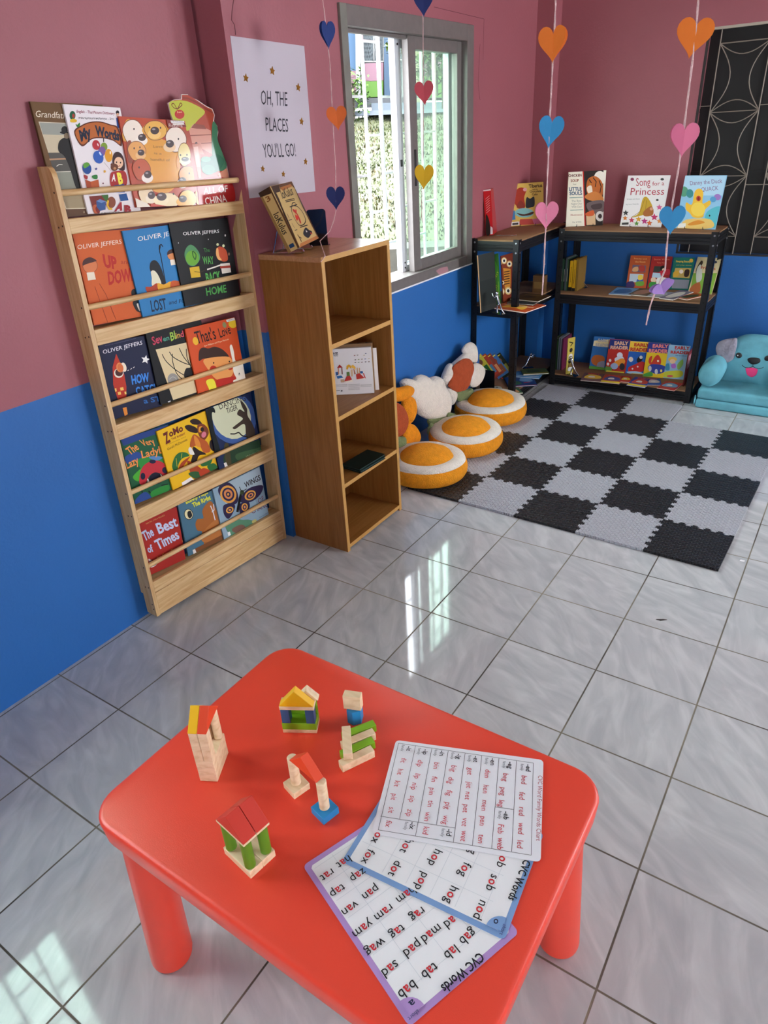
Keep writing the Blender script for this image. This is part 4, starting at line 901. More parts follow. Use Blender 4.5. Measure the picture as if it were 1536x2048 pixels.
# --- laminated reading cards
kc = K(590, 1450, 1536 / 520)
RDT, BKT, GRD = '#d2303a', '#1c1d22', '#cfd6de'
def card(label, quad, z, border, cells, extra):
    O = V((0, 0, TZ + z)); N = V((0, 0, 1)); F = fit_face([kc(*p) for p in quad], O, N)
    root = thing('word_card', label, 'reading card', F.O + F.U * F.w / 2 + F.W * F.h / 2, 'laminated reading cards on the red table')
    sheet = MB(); R = 0.008; pts = []
    for cx, cy, a0_ in ((F.w - R, F.h - R, 0), (R, F.h - R, 90), (R, R, 180), (F.w - R, R, 270)):
        for i in range(5): a = math.radians(a0_ + 22.5 * i); pts.append((cx + R * math.cos(a), cy + R * math.sin(a)))
    sheet.prism([F.O + F.U * x + F.W * y - N * 0.0007 for x, y in pts], N * 0.0008, border)
    sheet.build('sheet', LAMIN, root)
    extra(F); F.mb.build('printing', LAMIN, root, recalc=False)
    return root
def put_word(F, word, ctr, size, red=None, c=BKT, bold=0.0, wide=1.0):
    """lettering centred on a measured point, reading along the face's U axis; red = letter range overprinted in red"""
    a, b = F.px(kc(*ctr)); vs, fs, w0, w = letters(word, bold); e = size / 0.73 * wide; W_ = w * e; x = a - W_ / 2; y = b - size * 0.36
    F.text(c, word, (x, y), (x + W_, y), (x, y + size), bold)
    if red:
        seg = letters(word[red[0]:red[1]], bold); upto = letters(word[:red[1]], bold); x1 = upto[2] + upto[3] - w0; xs = x1 - seg[3]
        F.text(RDT, word[red[0]:red[1]], (x + xs * e, y), (x + x1 * e, y), (x + xs * e, y + size * 1.0), bold + 0.015)
def corner_tag(F, col, letter):
    w, h = F.w, F.h; bd = 0.0085; F.ell(col, w - bd, h - bd, 0.021, 0.021, 0, 10, 180, 270) if False else F.poly(col, [(w - bd, h - bd)] + [(w - bd + 0.023 * math.cos(math.radians(t)), h - bd + 0.023 * math.sin(math.radians(t))) for t in range(180, 271, 15)])
    F.text('#2b3350', letter, (w - 0.0235, h - 0.0235), (w - 0.0155, h - 0.0235), (w - 0.0235, h - 0.0135), 0.02)
    F.text('#4a5280', 'short', (w - 0.021, h - 0.0095), (w - 0.004, h - 0.0095), (w - 0.021, h - 0.0035), 0.0)
def white_panel(F, bd=0.0085, grid=None):
    w, h = F.w, F.h; q = 0.004
    F.poly('#f3f5f8', [(bd + q, bd), (w - bd - q, bd), (w - bd, bd + q), (w - bd, h - bd - q), (w - bd - q, h - bd), (bd + q, h - bd), (bd, h - bd - q), (bd, bd + q)])
    if grid:
        ys, xs = grid
        for y in ys: F.line(GRD, 0.0005, [(bd + 0.004, y), (w - bd - 0.004, y)])
        for x in xs: F.line(GRD, 0.0005, [(x, bd + 0.004), (x, h - 0.035)])
def card2(label, tl, tr, h, z, border, extra):
    O = V((0, 0, TZ + z)); N = V((0, 0, 1)); F = fit_face([kc(*tl), kc(*tr)], O, N, h)
    root = thing('word_card', label, 'reading card', F.O + F.U * F.w / 2 + F.W * F.h / 2, 'laminated reading cards on the red table')
    sheet = MB(); R = 0.008; pts = []
    for cx, cy, a0_ in ((F.w - R, F.h - R, 0), (R, F.h - R, 90), (R, R, 180), (F.w - R, R, 270)):
        for i in range(5): a = math.radians(a0_ + 22.5 * i); pts.append((cx + R * math.cos(a), cy + R * math.sin(a)))
    sheet.prism([F.O + F.U * x + F.W * y - N * 0.0007 for x, y in pts], N * 0.0008, border); sheet.build('sheet', LAMIN, root)
    extra(F); F.mb.build('printing', LAMIN, root, recalc=False)
def purple(F):
    white_panel(F, 0.009, ([F.h - 0.037 - 0.0335 * i for i in range(8)], [F.w * t for t in (0.27, 0.52, 0.76)]))
    for r_ in ([('gab', (1020, 1250)), ('lab', (922, 1342)), ('tab', (795, 1452)), ('bab', (662, 1562))], [('ad', (915, 1165)), ('mad', (805, 1232)), ('pad', (692, 1322)), ('sad', (562, 1440))], [('rag', (722, 1120)), ('tag', (604, 1222)), ('wag', (474, 1312))],
               [('ham', (655, 1005)), ('ram', (524, 1110)), ('yam', (400, 1205))], [('pan', (446, 992)), ('van', (326, 1085))], [('zap', (372, 890)), ('tap', (252, 982))], [('hat', (288, 812)), ('rat', (190, 890))]):
        for wd, c in r_: i = wd.index('a'); put_word(F, wd, c, 0.0150, (i, i + 1))
    a = F.px(kc(1088, 1345)); b_ = F.px(kc(858, 1548)); F.text(BKT, 'CVC Words', a, b_, (a[0], a[1] + 0.0135), 0.02)
    corner_tag(F, '#b493cf', 'a')
card2('word card with a purple border, lowest of the three fanned cards', (1325, 1225), (676, 1784), 0.288, 0.0012, '#b493cf', purple)
def blue(F):
    white_panel(F, 0.009, ([F.h - 0.042 - 0.042 * i for i in range(6)], [F.w * t for t in (0.27, 0.52, 0.76)]))
    for r_ in ([('job', (1222, 800)), ('sob', (1162, 932)), ('nod', (1092, 1092))], [('dog', (1060, 720)), ('fog', (1000, 855)), ('hog', (920, 1005))], [('hop', (824, 785)), ('pop', (746, 925))], [('hot', (655, 715)), ('dot', (588, 850))], [('box', (488, 655)), ('fox', (428, 780))]):
        for wd, c in r_: put_word(F, wd, c, 0.0150, (1, 2))
    a = F.px(kc(1352, 795)); b_ = F.px(kc(1258, 1030)); F.text(BKT, 'CVC Words', a, b_, (a[0], a[1] + 0.0125), 0.02)
    corner_tag(F, '#7fa3d4', 'o')
card2('word card with a blue border, in the middle of the fan', (1470, 640), (1238, 1272), 0.279, 0.0026, '#7fa3d4', blue)
def white(F):
    k = lambda *p: F.px(kc(*p)); LN = '#26262c'
    def ln(*pts): F.line(LN, 0.0007, [k(*p) for p in pts])
    ln((612, 108), (1408, 225), (1395, 770), (492, 620), (612, 108))
    for a, b_ in (((1308, 212), (1280, 748)), ((1205, 197), (1162, 728)), ((1103, 183), (1048, 712)), ((1005, 168), (935, 695)), ((905, 155), (835, 590)), ((808, 140), (712, 655)), ((712, 125), (618, 555)), ((1182, 485), (1290, 500)), ((725, 575), (946, 610)), ((505, 540), (725, 575))): ln(a, b_)
    rows = [('-ed', (1376, 255), 'bed fed red wed led', [(1350, 325), (1338, 420), (1336, 512), (1332, 612), (1326, 706)]), ('-eg', (1270, 240), 'beg peg leg', [(1240, 312), (1226, 395), (1216, 466)]), ('-eb', (1245, 537), 'Feb web', [(1212, 617), (1210, 703)]),
            ('-en', (1166, 220), 'den hen men pen ten', [(1134, 290), (1124, 382), (1116, 478), (1106, 570), (1096, 676)]), ('-et', (1066, 205), 'get jet net pet vet wet', [(1032, 277), (1026, 358), (1018, 422), (1006, 497), (1000, 578), (994, 660)]),
            ('-ig', (965, 190), 'big dig fig pig wig', [(934, 262), (917, 332), (908, 406), (899, 482), (886, 565)]), ('-id', (908, 640), 'kid', [(770, 628)]), ('-in', (866, 172), 'bin fin pin tin win', [(832, 245), (820, 325), (806, 397), (798, 470), (780, 546)]),
            ('-ip', (768, 165), 'dip lip nip sip zip', [(735, 232), (720, 308), (702, 368), (690, 444), (674, 525)]), ('-ix', (690, 602), 'fix', [(550, 590)]), ('-it', (671, 146), 'fit hit kit pit sit', [(638, 216), (618, 284), (600, 354), (582, 432), (566, 510)])]
    for fam, c, ws, cs in rows:
        put_word(F, fam, c, 0.0095, None, BKT, 0.012); put_word(F, 'family', (c[0] - 36, c[1] - 4 if fam not in ('-id', '-ix') else c[1]), 0.0058, None, '#5a5c66', 0.0, 0.85)
        for wd, p in zip(ws.split(), cs): put_word(F, wd, p, 0.0105, None, '#c33846', 0.0, 0.92); 
    a = k(1436, 305); b_ = k(1424, 690); F.text('#a32a3c', 'CVC Word Family Words Chart', a, b_, (a[0], a[1] + 0.0082), 0.0)
card2('white word family chart card with a black ruled table, on top of the fan', (1468, 207), (1452, 810), 0.281, 0.0040, '#eceef4', white)
DEBUG = False
# ================================================================ BOOKS ON THE PINE RACK
LEAN = math.radians(4.2); RNL = RN * math.cos(LEAN) + RZZ * math.sin(LEAN)
def rack_face(tier, layer, TL, TR):
    z = TIER[tier]; base = rk(0, -0.0175 - layer * 0.0066, z + 0.0008)
    P0, P1 = atp(*TL, base, RNL), atp(*TR, base, RNL); U = (P1 - P0).normalized(); W = RNL.cross(U)
    Us = RS; Wv = RNL.cross(Us).normalized()
    h = min((P0 - base).dot(Wv), (P1 - base).dot(Wv)) / max(W.dot(Wv), 0.5) - abs((P1 - P0).dot(Wv)) * 0.0
    f_ = Face(P0 - W * h, U, W, RNL, (P1 - P0).length, h)
    if DEBUG: print('RACKBOOK', tier, layer, round((P0 - RO).dot(RS), 3), round((f_.O - RO).dot(RS), 3), round((f_.O + U * f_.w - RO).dot(RS), 3), round((P1 - RO).dot(RS), 3), round(f_.w, 3), round(h, 3), 'topx', round((P0 - RNL * 0.0062).x, 3))
    return f_
GR = ['picture books on tier %s of the pine rack' % n for n in ('one', 'two', 'three', 'four', 'five')]
Ka, Kb, Kc, Kd = K(40, 170, 6.982), K(220, 170, 5.486), K(130, 430, 6.982), K(300, 420, 6.982)
Ke, Kf, Kg, Kh, Ki = K(180, 650, 8.533), K(290, 630, 6.144), K(220, 810, 8.533), K(300, 770, 6.144), K(260, 930, 5.12)
WH, BK = '#f0ece2', '#161313'

F = rack_face(0, 3, Ka(132, 229), Ka(1150, 278))
book('picture_book', 'brown picture book with a framed seaside picture, leftmost on the top tier', 'book', F, 0.0062, '#6b4d2b', [
    ('t', '#e9dcc0', "Grandfath", (215, 445), (640, 470), (222, 350)),
    ('p', '#d8ccae', [(258, 512), (960, 545), (1330, 1720), (640, 1735)]), ('p', '#9a9c90', [(268, 522), (950, 552), (1000, 720), (320, 690)]), ('p', '#c9bb9c', [(320, 690), (1000, 715), (1070, 940), (392, 945)]),
    ('p', '#55524b', [(392, 945), (1070, 940), (1150, 1190), (470, 1215)]), ('p', '#8d9080', [(470, 1215), (1150, 1195), (1225, 1445), (550, 1460)]), ('p', '#a08f6e', [(550, 1460), (1225, 1445), (1300, 1700), (648, 1722)]),
    ('l', '#b08866', 20, [(415, 1040), (1090, 1010)]), ('l', '#d8d2bd', 8, [(470, 1215), (1140, 1190)]), ('l', '#dcd6c4', 7, [(510, 1135), (545, 1110), (590, 1112)]),
    ('p', '#5f4128', [(640, 1735), (1330, 1720), (1350, 1800), (665, 1845)]),
    ('s', '#1b1715', [(560, 770), (640, 730), (740, 760), (800, 1000), (900, 1450), (790, 1450), (700, 1180), (620, 1000), (540, 930), (530, 840)]), ('e', '#1b1715', 620, 625, 45, 50, 0), ('e', '#1b1715', 625, 668, 72, 20, 5), ('e', '#7d6a52', 650, 710, 40, 40, 0),
    ('t', '#c9b78e', 'A', (880, 1790), (905, 1789), (880, 1755))], Ka, GR[0])
F = rack_face(0, 2, Ka(597, 265), Ka(1398, 318))
book('picture_book', 'white picture dictionary with balloons and a wooden title sign on the top tier', 'book', F, 0.0062, '#ece4e2', [
    ('t', '#8c1f3c', 'English - Thai Picture Dictionary', (790, 387), (1320, 415), (792, 347), 0.015), ('t', '#241a20', 'พจนานุกรมภาพอังกฤษ - ไทย', (815, 470), (1308, 490), (818, 440), 0.01),
    ('e', '#1d5a3a', 732, 425, 42, 62, 0), ('e', '#a83a2c', 745, 430, 18, 30, 0), ('s', '#e0b52c', [(700, 490), (740, 470), (790, 490), (780, 520), (710, 520)]), ('e', '#241a20', 1360, 385, 24, 30, 0), ('e', '#e0b090', 1362, 412, 20, 20, 0), ('p', '#3a5a9a', [(1340, 460), (1385, 460), (1395, 600), (1355, 600)]),
    ('s', '#5e2a12', [(752, 655), (860, 560), (980, 515), (1120, 510), (1260, 550), (1370, 600), (1420, 850), (1300, 780), (1150, 745), (1000, 760), (862, 858)]), ('s', '#b8642a', [(770, 662), (870, 575), (985, 530), (1120, 525), (1255, 565), (1355, 612), (1400, 825), (1300, 762), (1150, 728), (1000, 742), (866, 832)]),
    ('t', '#1c2338', 'My', (850, 785), (1000, 715), (815, 635), 0.05), ('t', '#1c2338', 'Words', (1050, 700), (1390, 775), (1040, 560), 0.05), ('s', '#2f7a2c', [(775, 545), (800, 555), (830, 525), (835, 570), (800, 590)]), ('l', '#33201a', 14, [(1165, 750), (1165, 790)]),
    ('e', '#b32a34', 1062, 838, 54, 70, -12), ('e', '#7f9a34', 1172, 862, 46, 58, -8), ('e', '#7a5a94', 1140, 930, 52, 72, 10), ('e', '#2c5cb0', 1092, 1008, 70, 92, -18), ('e', '#e09a26', 1236, 985, 54, 92, -4), ('e', '#f2d8d8', 1085, 835, 9, 22, -20), ('e', '#d0dcf2', 1118, 960, 12, 28, -30), ('e', '#fbe8c8', 1258, 945, 10, 24, 0),
    ('l', '#9a8a80', 4, [(1170, 1080), (1270, 1200)]), ('s', '#3a1c1c', [(1290, 1010), (1330, 940), (1400, 950), (1450, 1040), (1460, 1180), (1400, 1190), (1300, 1120)]), ('e', '#f0c4a0', 1375, 1085, 62, 80, -6), ('e', '#2a1a14', 1345, 1080, 9, 13), ('e', '#2a1a14', 1400, 1085, 9, 13), ('l', '#a0342c', 6, [(1355, 1125), (1375, 1138), (1392, 1125)]),
    ('e', '#6b3a22', 1315, 1150, 52, 52), ('e', '#6b3a22', 1280, 1112, 18, 18), ('e', '#c08a5c', 1320, 1165, 20, 18), ('s', '#a82c2a', [(1260, 1240), (1360, 1200), (1470, 1220), (1480, 1400), (1280, 1430)]), ('t', '#f2e04a', 'B', (1375, 1385), (1440, 1370), (1345, 1230), 0.06), ('t', '#f2ece4', 'A', (1275, 1345), (1330, 1340), (1280, 1240), 0.03), ('p', '#2a5aa8', [(1310, 1400), (1450, 1385), (1460, 1500), (1330, 1500)]),
    ('e', '#1f4d90', 930, 1165, 62, 82, -14), ('s', '#5a9a34', [(880, 1110), (930, 1080), (970, 1110), (930, 1150), (890, 1160)]), ('p', '#a6441f', [(905, 1320), (985, 1350), (1090, 1320), (1110, 1460), (940, 1490)]), ('p', '#c05a2a', [(985, 1350), (1090, 1320), (1110, 1460), (1000, 1480)]), ('s', '#a02a2a', [(890, 1255), (940, 1275), (930, 1320), (895, 1300)]), ('s', '#2f7a34', [(1000, 1270), (1070, 1255), (1075, 1310), (1020, 1310)]),
    ('star', '#3a3c88', 1058, 1172, 22), ('e', '#d8a02c', 1178, 1208, 15, 18), ('e', '#5a1a28', 1155, 1375, 10, 12),
    ('p', '#7a2c24', [(960, 1555), (1180, 1540), (1200, 1680), (1010, 1720)]), ('e', '#b8562c', 1060, 1740, 48, 72, -20), ('e', '#7a2420', 1080, 1745, 28, 52, -20), ('p', '#34568e', [(1060, 1620), (1110, 1595), (1190, 1625), (1190, 1740), (1110, 1760), (1065, 1700)]), ('p', '#6a88bc', [(1060, 1620), (1110, 1595), (1190, 1625), (1130, 1650)]), ('p', '#3c6b2c', [(1130, 1540), (1225, 1530), (1235, 1660), (1190, 1620)]), ('e', '#8a4a30', 1270, 1640, 60, 80), ('l', '#e8b82c', 22, [(1225, 1620), (1215, 1680), (1240, 1730), (1275, 1730)]), ('p', '#1f4f8a', [(1375, 1530), (1480, 1515), (1510, 1610), (1400, 1625)]),
    ('t', '#9c1f2a', 'A', (1310, 1760), (1425, 1745), (1345, 1645), 0.06), ('t', '#9c1f2a', 'B', (1460, 1790), (1550, 1785), (1450, 1680), 0.06), ('t', '#241a20', 'BY MANNETE JACKSON', (1130, 1800), (1380, 1780), (1130, 1782), 0.02)], Ka, GR[0], hard=False)
F = rack_face(0, 1, Kb(92, 342), Kb(822, 396))
def dog(head, nose, ear=None, col='#e0a13c', muz='#ecd6b0', eyes=()):
    out = []
    if ear: out += [('s', ear[0], e_) for e_ in ear[1:]]
    out += [('s', '#6e3c1c', [(head[0] + (x * 1.06) * head[2], head[1] + (y * 1.06) * head[3]) for x, y in ((-1, -.2), (-.5, -.95), (.4, -.95), (1, -.2), (.85, .6), (.2, 1), (-.5, .85))]), ('s', col, [(head[0] + x * head[2], head[1] + y * head[3]) for x, y in ((-1, -.2), (-.5, -.95), (.4, -.95), (1, -.2), (.85, .6), (.2, 1), (-.5, .85))]), ('e', muz, nose[0] - nose[2] * 0.1, nose[1] + nose[3] * 0.9, nose[2] * 1.5, nose[3] * 1.3)]
    out += [('e', '#26201e', nose[0], nose[1], nose[2], nose[3]), ('e', '#8d8a88', nose[0] - nose[2] * 0.25, nose[1] - nose[3] * 0.35, nose[2] * 0.4, nose[3] * 0.25)]
    return out + [('e', '#221a16', x, y, 8, 12) for x, y in eyes]
book('picture_book', 'red glossy book covered with cartoon dog faces, in front on the top tier', 'book', F, 0.0062, '#b6431f', [
    ('s', '#dd9a2c', [(370, 560), (560, 590), (740, 700), (760, 1000), (640, 1180), (420, 1120), (350, 800)])] +
    dog((250, 520, 110, 130), (350, 575, 44, 40), ('#d89a34', [(135, 580), (150, 450), (195, 372), (260, 420), (210, 560), (170, 620)]), '#efe2cf', '#f2e8d8', ((262, 483),)) + dog((495, 500, 120, 100), (490, 500, 48, 42), ('#d89a2c', [(350, 500), (390, 430), (470, 400), (400, 540)], [(560, 410), (640, 480), (655, 560), (600, 520)]), '#e2ac48', '#ecc06a', ((432, 465), (552, 470))) +
    dog((720, 600, 110, 130), (655, 645, 45, 42), ('#a8482c', [(770, 500), (830, 500), (850, 600), (800, 640)]), '#eee0cc', '#e8c898', ((748, 592),)) + dog((290, 725, 95, 100), (338, 742, 38, 34), ('#8c3c1c', [(185, 640), (230, 620), (225, 780), (250, 850), (200, 840)]), '#e0a052', '#e8b878', ((262, 695), (325, 685))) +
    dog((812, 765, 66, 120), (822, 815, 42, 26), ('#d8902c', [(745, 770), (760, 900), (735, 915), (725, 820)]), '#e6d28a', '#ead8a0', ((770, 770), (840, 768))) + dog((340, 930, 95, 110), (410, 982, 42, 42), ('#a8441f', [(250, 850), (320, 850), (330, 930), (280, 960)]), '#b9522a', '#f0e6d8', ((315, 905),)) +
    dog((850, 1000, 95, 100), (790, 1050, 42, 38), ('#b8602a', [(800, 920), (900, 890), (960, 960), (960, 1080), (905, 1040)]), '#d88a2c', '#f0e8dc', ((865, 970),)) + dog((390, 1200, 80, 100), (450, 1210, 40, 42), None, '#e6d2a8', '#eadcc0') + dog((640, 1270, 110, 80), (560, 1225, 55, 45), None, '#ead9a8', '#efe0b4', ((690, 1195),)) + dog((850, 1250, 90, 90), (792, 1250, 44, 38), ('#d8a02c', [(930, 1180), (1000, 1170), (1020, 1290), (950, 1310)]), '#e8b03c', '#e8b048') +
    [('p', '#7a1f1c', [(612, 378), (800, 385), (840, 460), (632, 472)]), ('p', '#e9e2dc', [(655, 392), (800, 384), (812, 412), (668, 420)]), ('p', '#e4ddd4', [(678, 424), (800, 416), (810, 436), (690, 442)]), ('t', '#30201c', 'By The Award Winning', (668, 412), (790, 404), (666, 398)), ('t', '#d8c0b0', 'Reading', (640, 460), (790, 456), (636, 422)),
     ('t', '#8c6a2c', 'Love', (470, 690), (570, 690), (468, 660)), ('t', '#8c6a2c', 'is a', (480, 760), (560, 765), (478, 735)), ('t', '#8c6a2c', 'handful of', (440, 830), (650, 840), (438, 800)), ('p', '#e8dcc8', [(270, 1240), (400, 1300), (450, 1395), (300, 1400)]), ('p', '#c9402c', [(440, 1300), (620, 1330), (640, 1375), (450, 1390)])], Kb, GR[0], hard=False, mat_=GLOSSY)
# die-cut book shaped like a wall and towers
base = rk(0, -0.0175 - 2 * 0.0066, TIER[0] + 0.0008)
F = Face(atp(*Kb(640, 190), base, RNL), RS, RNL.cross(RS).normalized(), RNL, 0.3, 0.36); F.clip = False
root = thing('shaped_book', 'die cut glossy book shaped like a brick fortress, rightmost on the top tier', 'book', F.O - F.W * 0.22, GR[0])
sil = [F.px(Kb(*p)) for p in ((640, 195), (700, 160), (780, 155), (785, 100), (855, 102), (860, 125), (960, 165), (1060, 232), (1125, 262), (1150, 330), (1140, 395), (1178, 450), (1188, 520), (1175, 600), (1225, 720), (1280, 860), (1310, 1020), (1386, 1318), (960, 1330), (840, 900), (700, 420))]
smax = (rk(RL - TH - 0.001, 0, 0) - F.O).dot(RS); zb = (base - F.O).dot(F.W); sil = [(min(a, smax), b) for a, b in sil]; sil = [(a, max(b, zb)) for a, b in sil]
bm_ = MB(); bm_.prism([F.O + F.U * a + F.W * b - F.N * 0.006 for a, b in sil], F.N * 0.006, '#e8d8cc'); bm_.build('pages', PRINT, root)
F.draw([('p', '#a8442c', [(646, 200), (700, 166), (788, 160), (790, 108), (850, 108), (958, 172), (1056, 240), (1118, 270), (1142, 330), (1130, 398), (1170, 452), (1180, 520), (1166, 600), (1216, 720), (1272, 860), (1300, 1020), (1372, 1310), (965, 1320), (846, 900), (706, 420)]),
    ('s', '#b8bc3a', [(648, 202), (720, 172), (800, 170), (900, 200), (1040, 290), (960, 390), (880, 480), (840, 500), (760, 420), (690, 380)]), ('l', '#8a3a2a', 16, [(800, 140), (860, 150), (960, 195), (1050, 260), (1120, 300)]), ('e', '#b8281f', 762, 322, 54, 50, 20), ('l', '#7a1f18', 6, [(738, 265), (700, 250), (675, 215), (700, 205), (738, 262), (770, 200), (788, 220), (740, 265)], 1),
    ('t', '#f0d8a0', 'Point', (738, 310), (790, 305), (734, 288)), ('p', '#d0907a', [(866, 495), (912, 430), (1000, 440), (1060, 480), (1105, 500), (1120, 760), (1010, 700), (985, 640), (900, 640)]), ('p', '#8a4636', [(890, 470), (925, 425), (1030, 440), (1058, 485), (950, 480)]), ('l', '#7c3c2e', 6, [(880, 555), (1110, 545)]), ('l', '#7c3c2e', 5, [(1000, 640), (1118, 635)]),
    ('e', '#3a201c', 945, 655, 16, 30), ('p', '#c98570', [(900, 650), (985, 640), (1030, 760), (990, 760), (1000, 1020), (970, 1030)]), ('p', '#e0b09c', [(915, 680), (965, 675), (985, 900), (950, 900)]), ('s', '#3f7a58', [(1130, 400), (1180, 470), (1180, 600), (1230, 740), (1280, 880), (1240, 940), (1160, 920), (1120, 760), (1115, 520)]), ('s', '#2f6b50', [(1000, 820), (1090, 790), (1180, 760), (1250, 830), (1200, 930), (1080, 980), (1010, 940)]), ('e', '#3a7a58', 1080, 930, 70, 55), ('e', '#4a8a66', 1050, 815, 55, 30),
    ('p', '#d08a6c', [(1180, 980), (1280, 910), (1310, 1040), (1220, 1060)]), ('s', '#b3201c', [(960, 1080), (1080, 1010), (1240, 1015), (1340, 1080), (1372, 1250), (1300, 1318), (1000, 1325), (970, 1200)]), ('t', '#f2e6da', 'ALL OF', (1025, 1200), (1290, 1170), (1020, 1125), 0.02), ('t', '#f2e6da', 'CHINA', (1050, 1320), (1285, 1280), (1030, 1235), 0.02), ('t', '#f0d8c8', 'THE GREAT W', (1010, 1075), (1200, 1055), (1008, 1045))], Kb)
F.mb.build('cover', GLOSSY, root, recalc=False)

# tier two : simple children and animals drawn as plain generic figures
def kid(cx, cy, r, skin, hat, shirt, s=1.0):
    return [('e', '#3a1e14', cx, cy, r * 1.04, r * 1.04), ('e', skin, cx, cy, r, r), ('s', hat, [(cx - r * 1.05, cy - r * 0.05), (cx - r * 0.9, cy - r * 0.8), (cx, cy - r * 1.2), (cx + r * 0.9, cy - r * 0.75), (cx + r * 0.5, cy - r * 0.55), (cx - r * 0.5, cy - r * 0.25)]), ('p', shirt, [(cx - r * 0.5, cy + r * 0.95), (cx + r * 0.55, cy + r * 0.85), (cx + r * 0.8, cy + r * 1.9), (cx - r * 0.3, cy + r * 2.05)])]
F = rack_face(1, 2, Kc(100, 258), Kc(1010, 188))
book('picture_book', 'orange picture book with red brush lettering, left on the second tier', 'book', F, 0.0062, '#cf5f24', [
    ('t', '#f3e2cc', 'OLIVER JEFFERS', (175, 480), (790, 400), (170, 415)), ('t', '#b9281c', 'UP', (545, 720), (735, 755), (520, 545), 0.05), ('t', '#a8301c', 'and', (780, 680), (910, 685), (780, 620)), ('t', '#b9281c', 'DOWN', (610, 970), (1010, 900), (590, 790), 0.04)] + kid(350, 710, 100, '#d67a4a', '#4a2622', '#e8dcc4') +
    [('l', '#7c2e18', 6, [(415, 1000), (500, 1240), (600, 1520)]), ('l', '#7c2e18', 6, [(480, 960), (570, 1110), (710, 1460)]), ('e', '#1b1718', 975, 1100, 50, 70, -20), ('e', '#efe4d0', 1000, 1150, 24, 36, -20), ('s', '#1b1718', [(945, 1220), (1020, 1190), (1080, 1290), (1060, 1360), (990, 1330)]), ('s', '#ece2cc', [(1000, 1240), (1060, 1250), (1090, 1320), (1040, 1340)])], Kc, GR[1])
F = rack_face(1, 1, Kc(795, 224), Kc(1700, 108))
book('picture_book', 'blue picture book with an orange umbrella boat, middle of the second tier', 'book', F, 0.0062, '#2c7cb4', [
    ('t', '#f3ede0', 'OLIVER JEFFERS', (1018, 368), (1690, 250), (1010, 300))] + kid(1500, 560, 70, '#d98a50', '#3a2220', '#ece2cc') + [('l', '#15212c', 12, [(1330, 440), (1320, 500), (1340, 590), (1370, 760), (1405, 950)], 1), ('l', '#15212c', 12, [(1362, 440), (1345, 415), (1320, 430), (1316, 480)], 1),
    ('s', '#17191d', [(1180, 740), (1195, 660), (1250, 630), (1310, 680), (1370, 820), (1400, 970), (1310, 980), (1230, 880), (1200, 800)]), ('s', '#e6e2c4', [(1200, 790), (1250, 780), (1310, 860), (1340, 980), (1220, 990), (1210, 880)]),
    ('s', '#b4401f', [(1122, 1010), (1200, 1000), (1290, 955), (1330, 1090), (1180, 1110)]), ('s', '#e8ac2c', [(1290, 955), (1380, 970), (1480, 930), (1490, 1060), (1330, 1090)]), ('s', '#cc5a24', [(1480, 930), (1580, 920), (1640, 960), (1640, 1030), (1490, 1060)]), ('t', '#12283e', 'LOST', (1210, 1350), (1420, 1310), (1185, 1190), 0.02), ('t', '#12283e', 'and FOUND', (1450, 1250), (1850, 1200), (1450, 1190))], Kc, GR[1])
F = rack_face(1, 0, Kd(262, 192), Kd(1080, 108))
book('picture_book', 'black picture book with green brush lettering, right on the second tier', 'book', F, 0.0062, '#131314', [
    ('t', '#e8e6e0', 'OLIVER JEFFERS', (462, 355), (965, 318), (458, 305)), ('t', '#3f8a44', 'The', (755, 590), (835, 585), (745, 530)), ('t', '#57a94f', 'WAY', (745, 755), (895, 750), (725, 645), 0.02), ('t', '#57a94f', 'BACK', (790, 1010), (995, 975), (770, 880), 0.03), ('t', '#4c9a48', 'HOME', (790, 1195), (1070, 1145), (775, 1085), 0.02),
    ('s', '#4d8a58', [(482, 640), (500, 540), (560, 485), (630, 520), (690, 610), (690, 700), (620, 780), (530, 760)]), ('e', '#6aa832', 590, 670, 92, 105, -10), ('l', '#2a5a2c', 12, [(590, 580), (600, 640), (630, 690), (640, 620), (600, 575)], 1), ('p', '#d8b02c', [(550, 805), (685, 785), (705, 935), (575, 950)]), ('l', '#3a2a12', 6, [(620, 860), (700, 870), (780, 835)]),
    ('s', '#c4502c', [(930, 540), (980, 510), (1060, 560), (1085, 690), (1030, 720), (960, 690), (925, 620)]), ('s', '#efb06c', [(925, 540), (950, 540), (965, 640), (1000, 700), (950, 690), (920, 620)]), ('e', '#d8dca8', 942, 482, 17, 20), ('e', '#d8dca8', 1024, 500, 17, 20), ('p', '#e9e2d2', [(980, 750), (1110, 740), (1130, 870), (1005, 890)]), ('l', '#a83a28', 24, [(985, 800), (1115, 790)]), ('l', '#e9e2d2', 14, [(800, 830), (880, 805), (980, 770)]), ('e', '#c8c8c0', 1048, 355, 10, 16), ('e', '#c8c8c0', 812, 410, 5, 8), ('e', '#c8c8c0', 395, 460, 5, 8), ('e', '#8a6a50', 1100, 615, 12, 22)], Kd, GR[1])
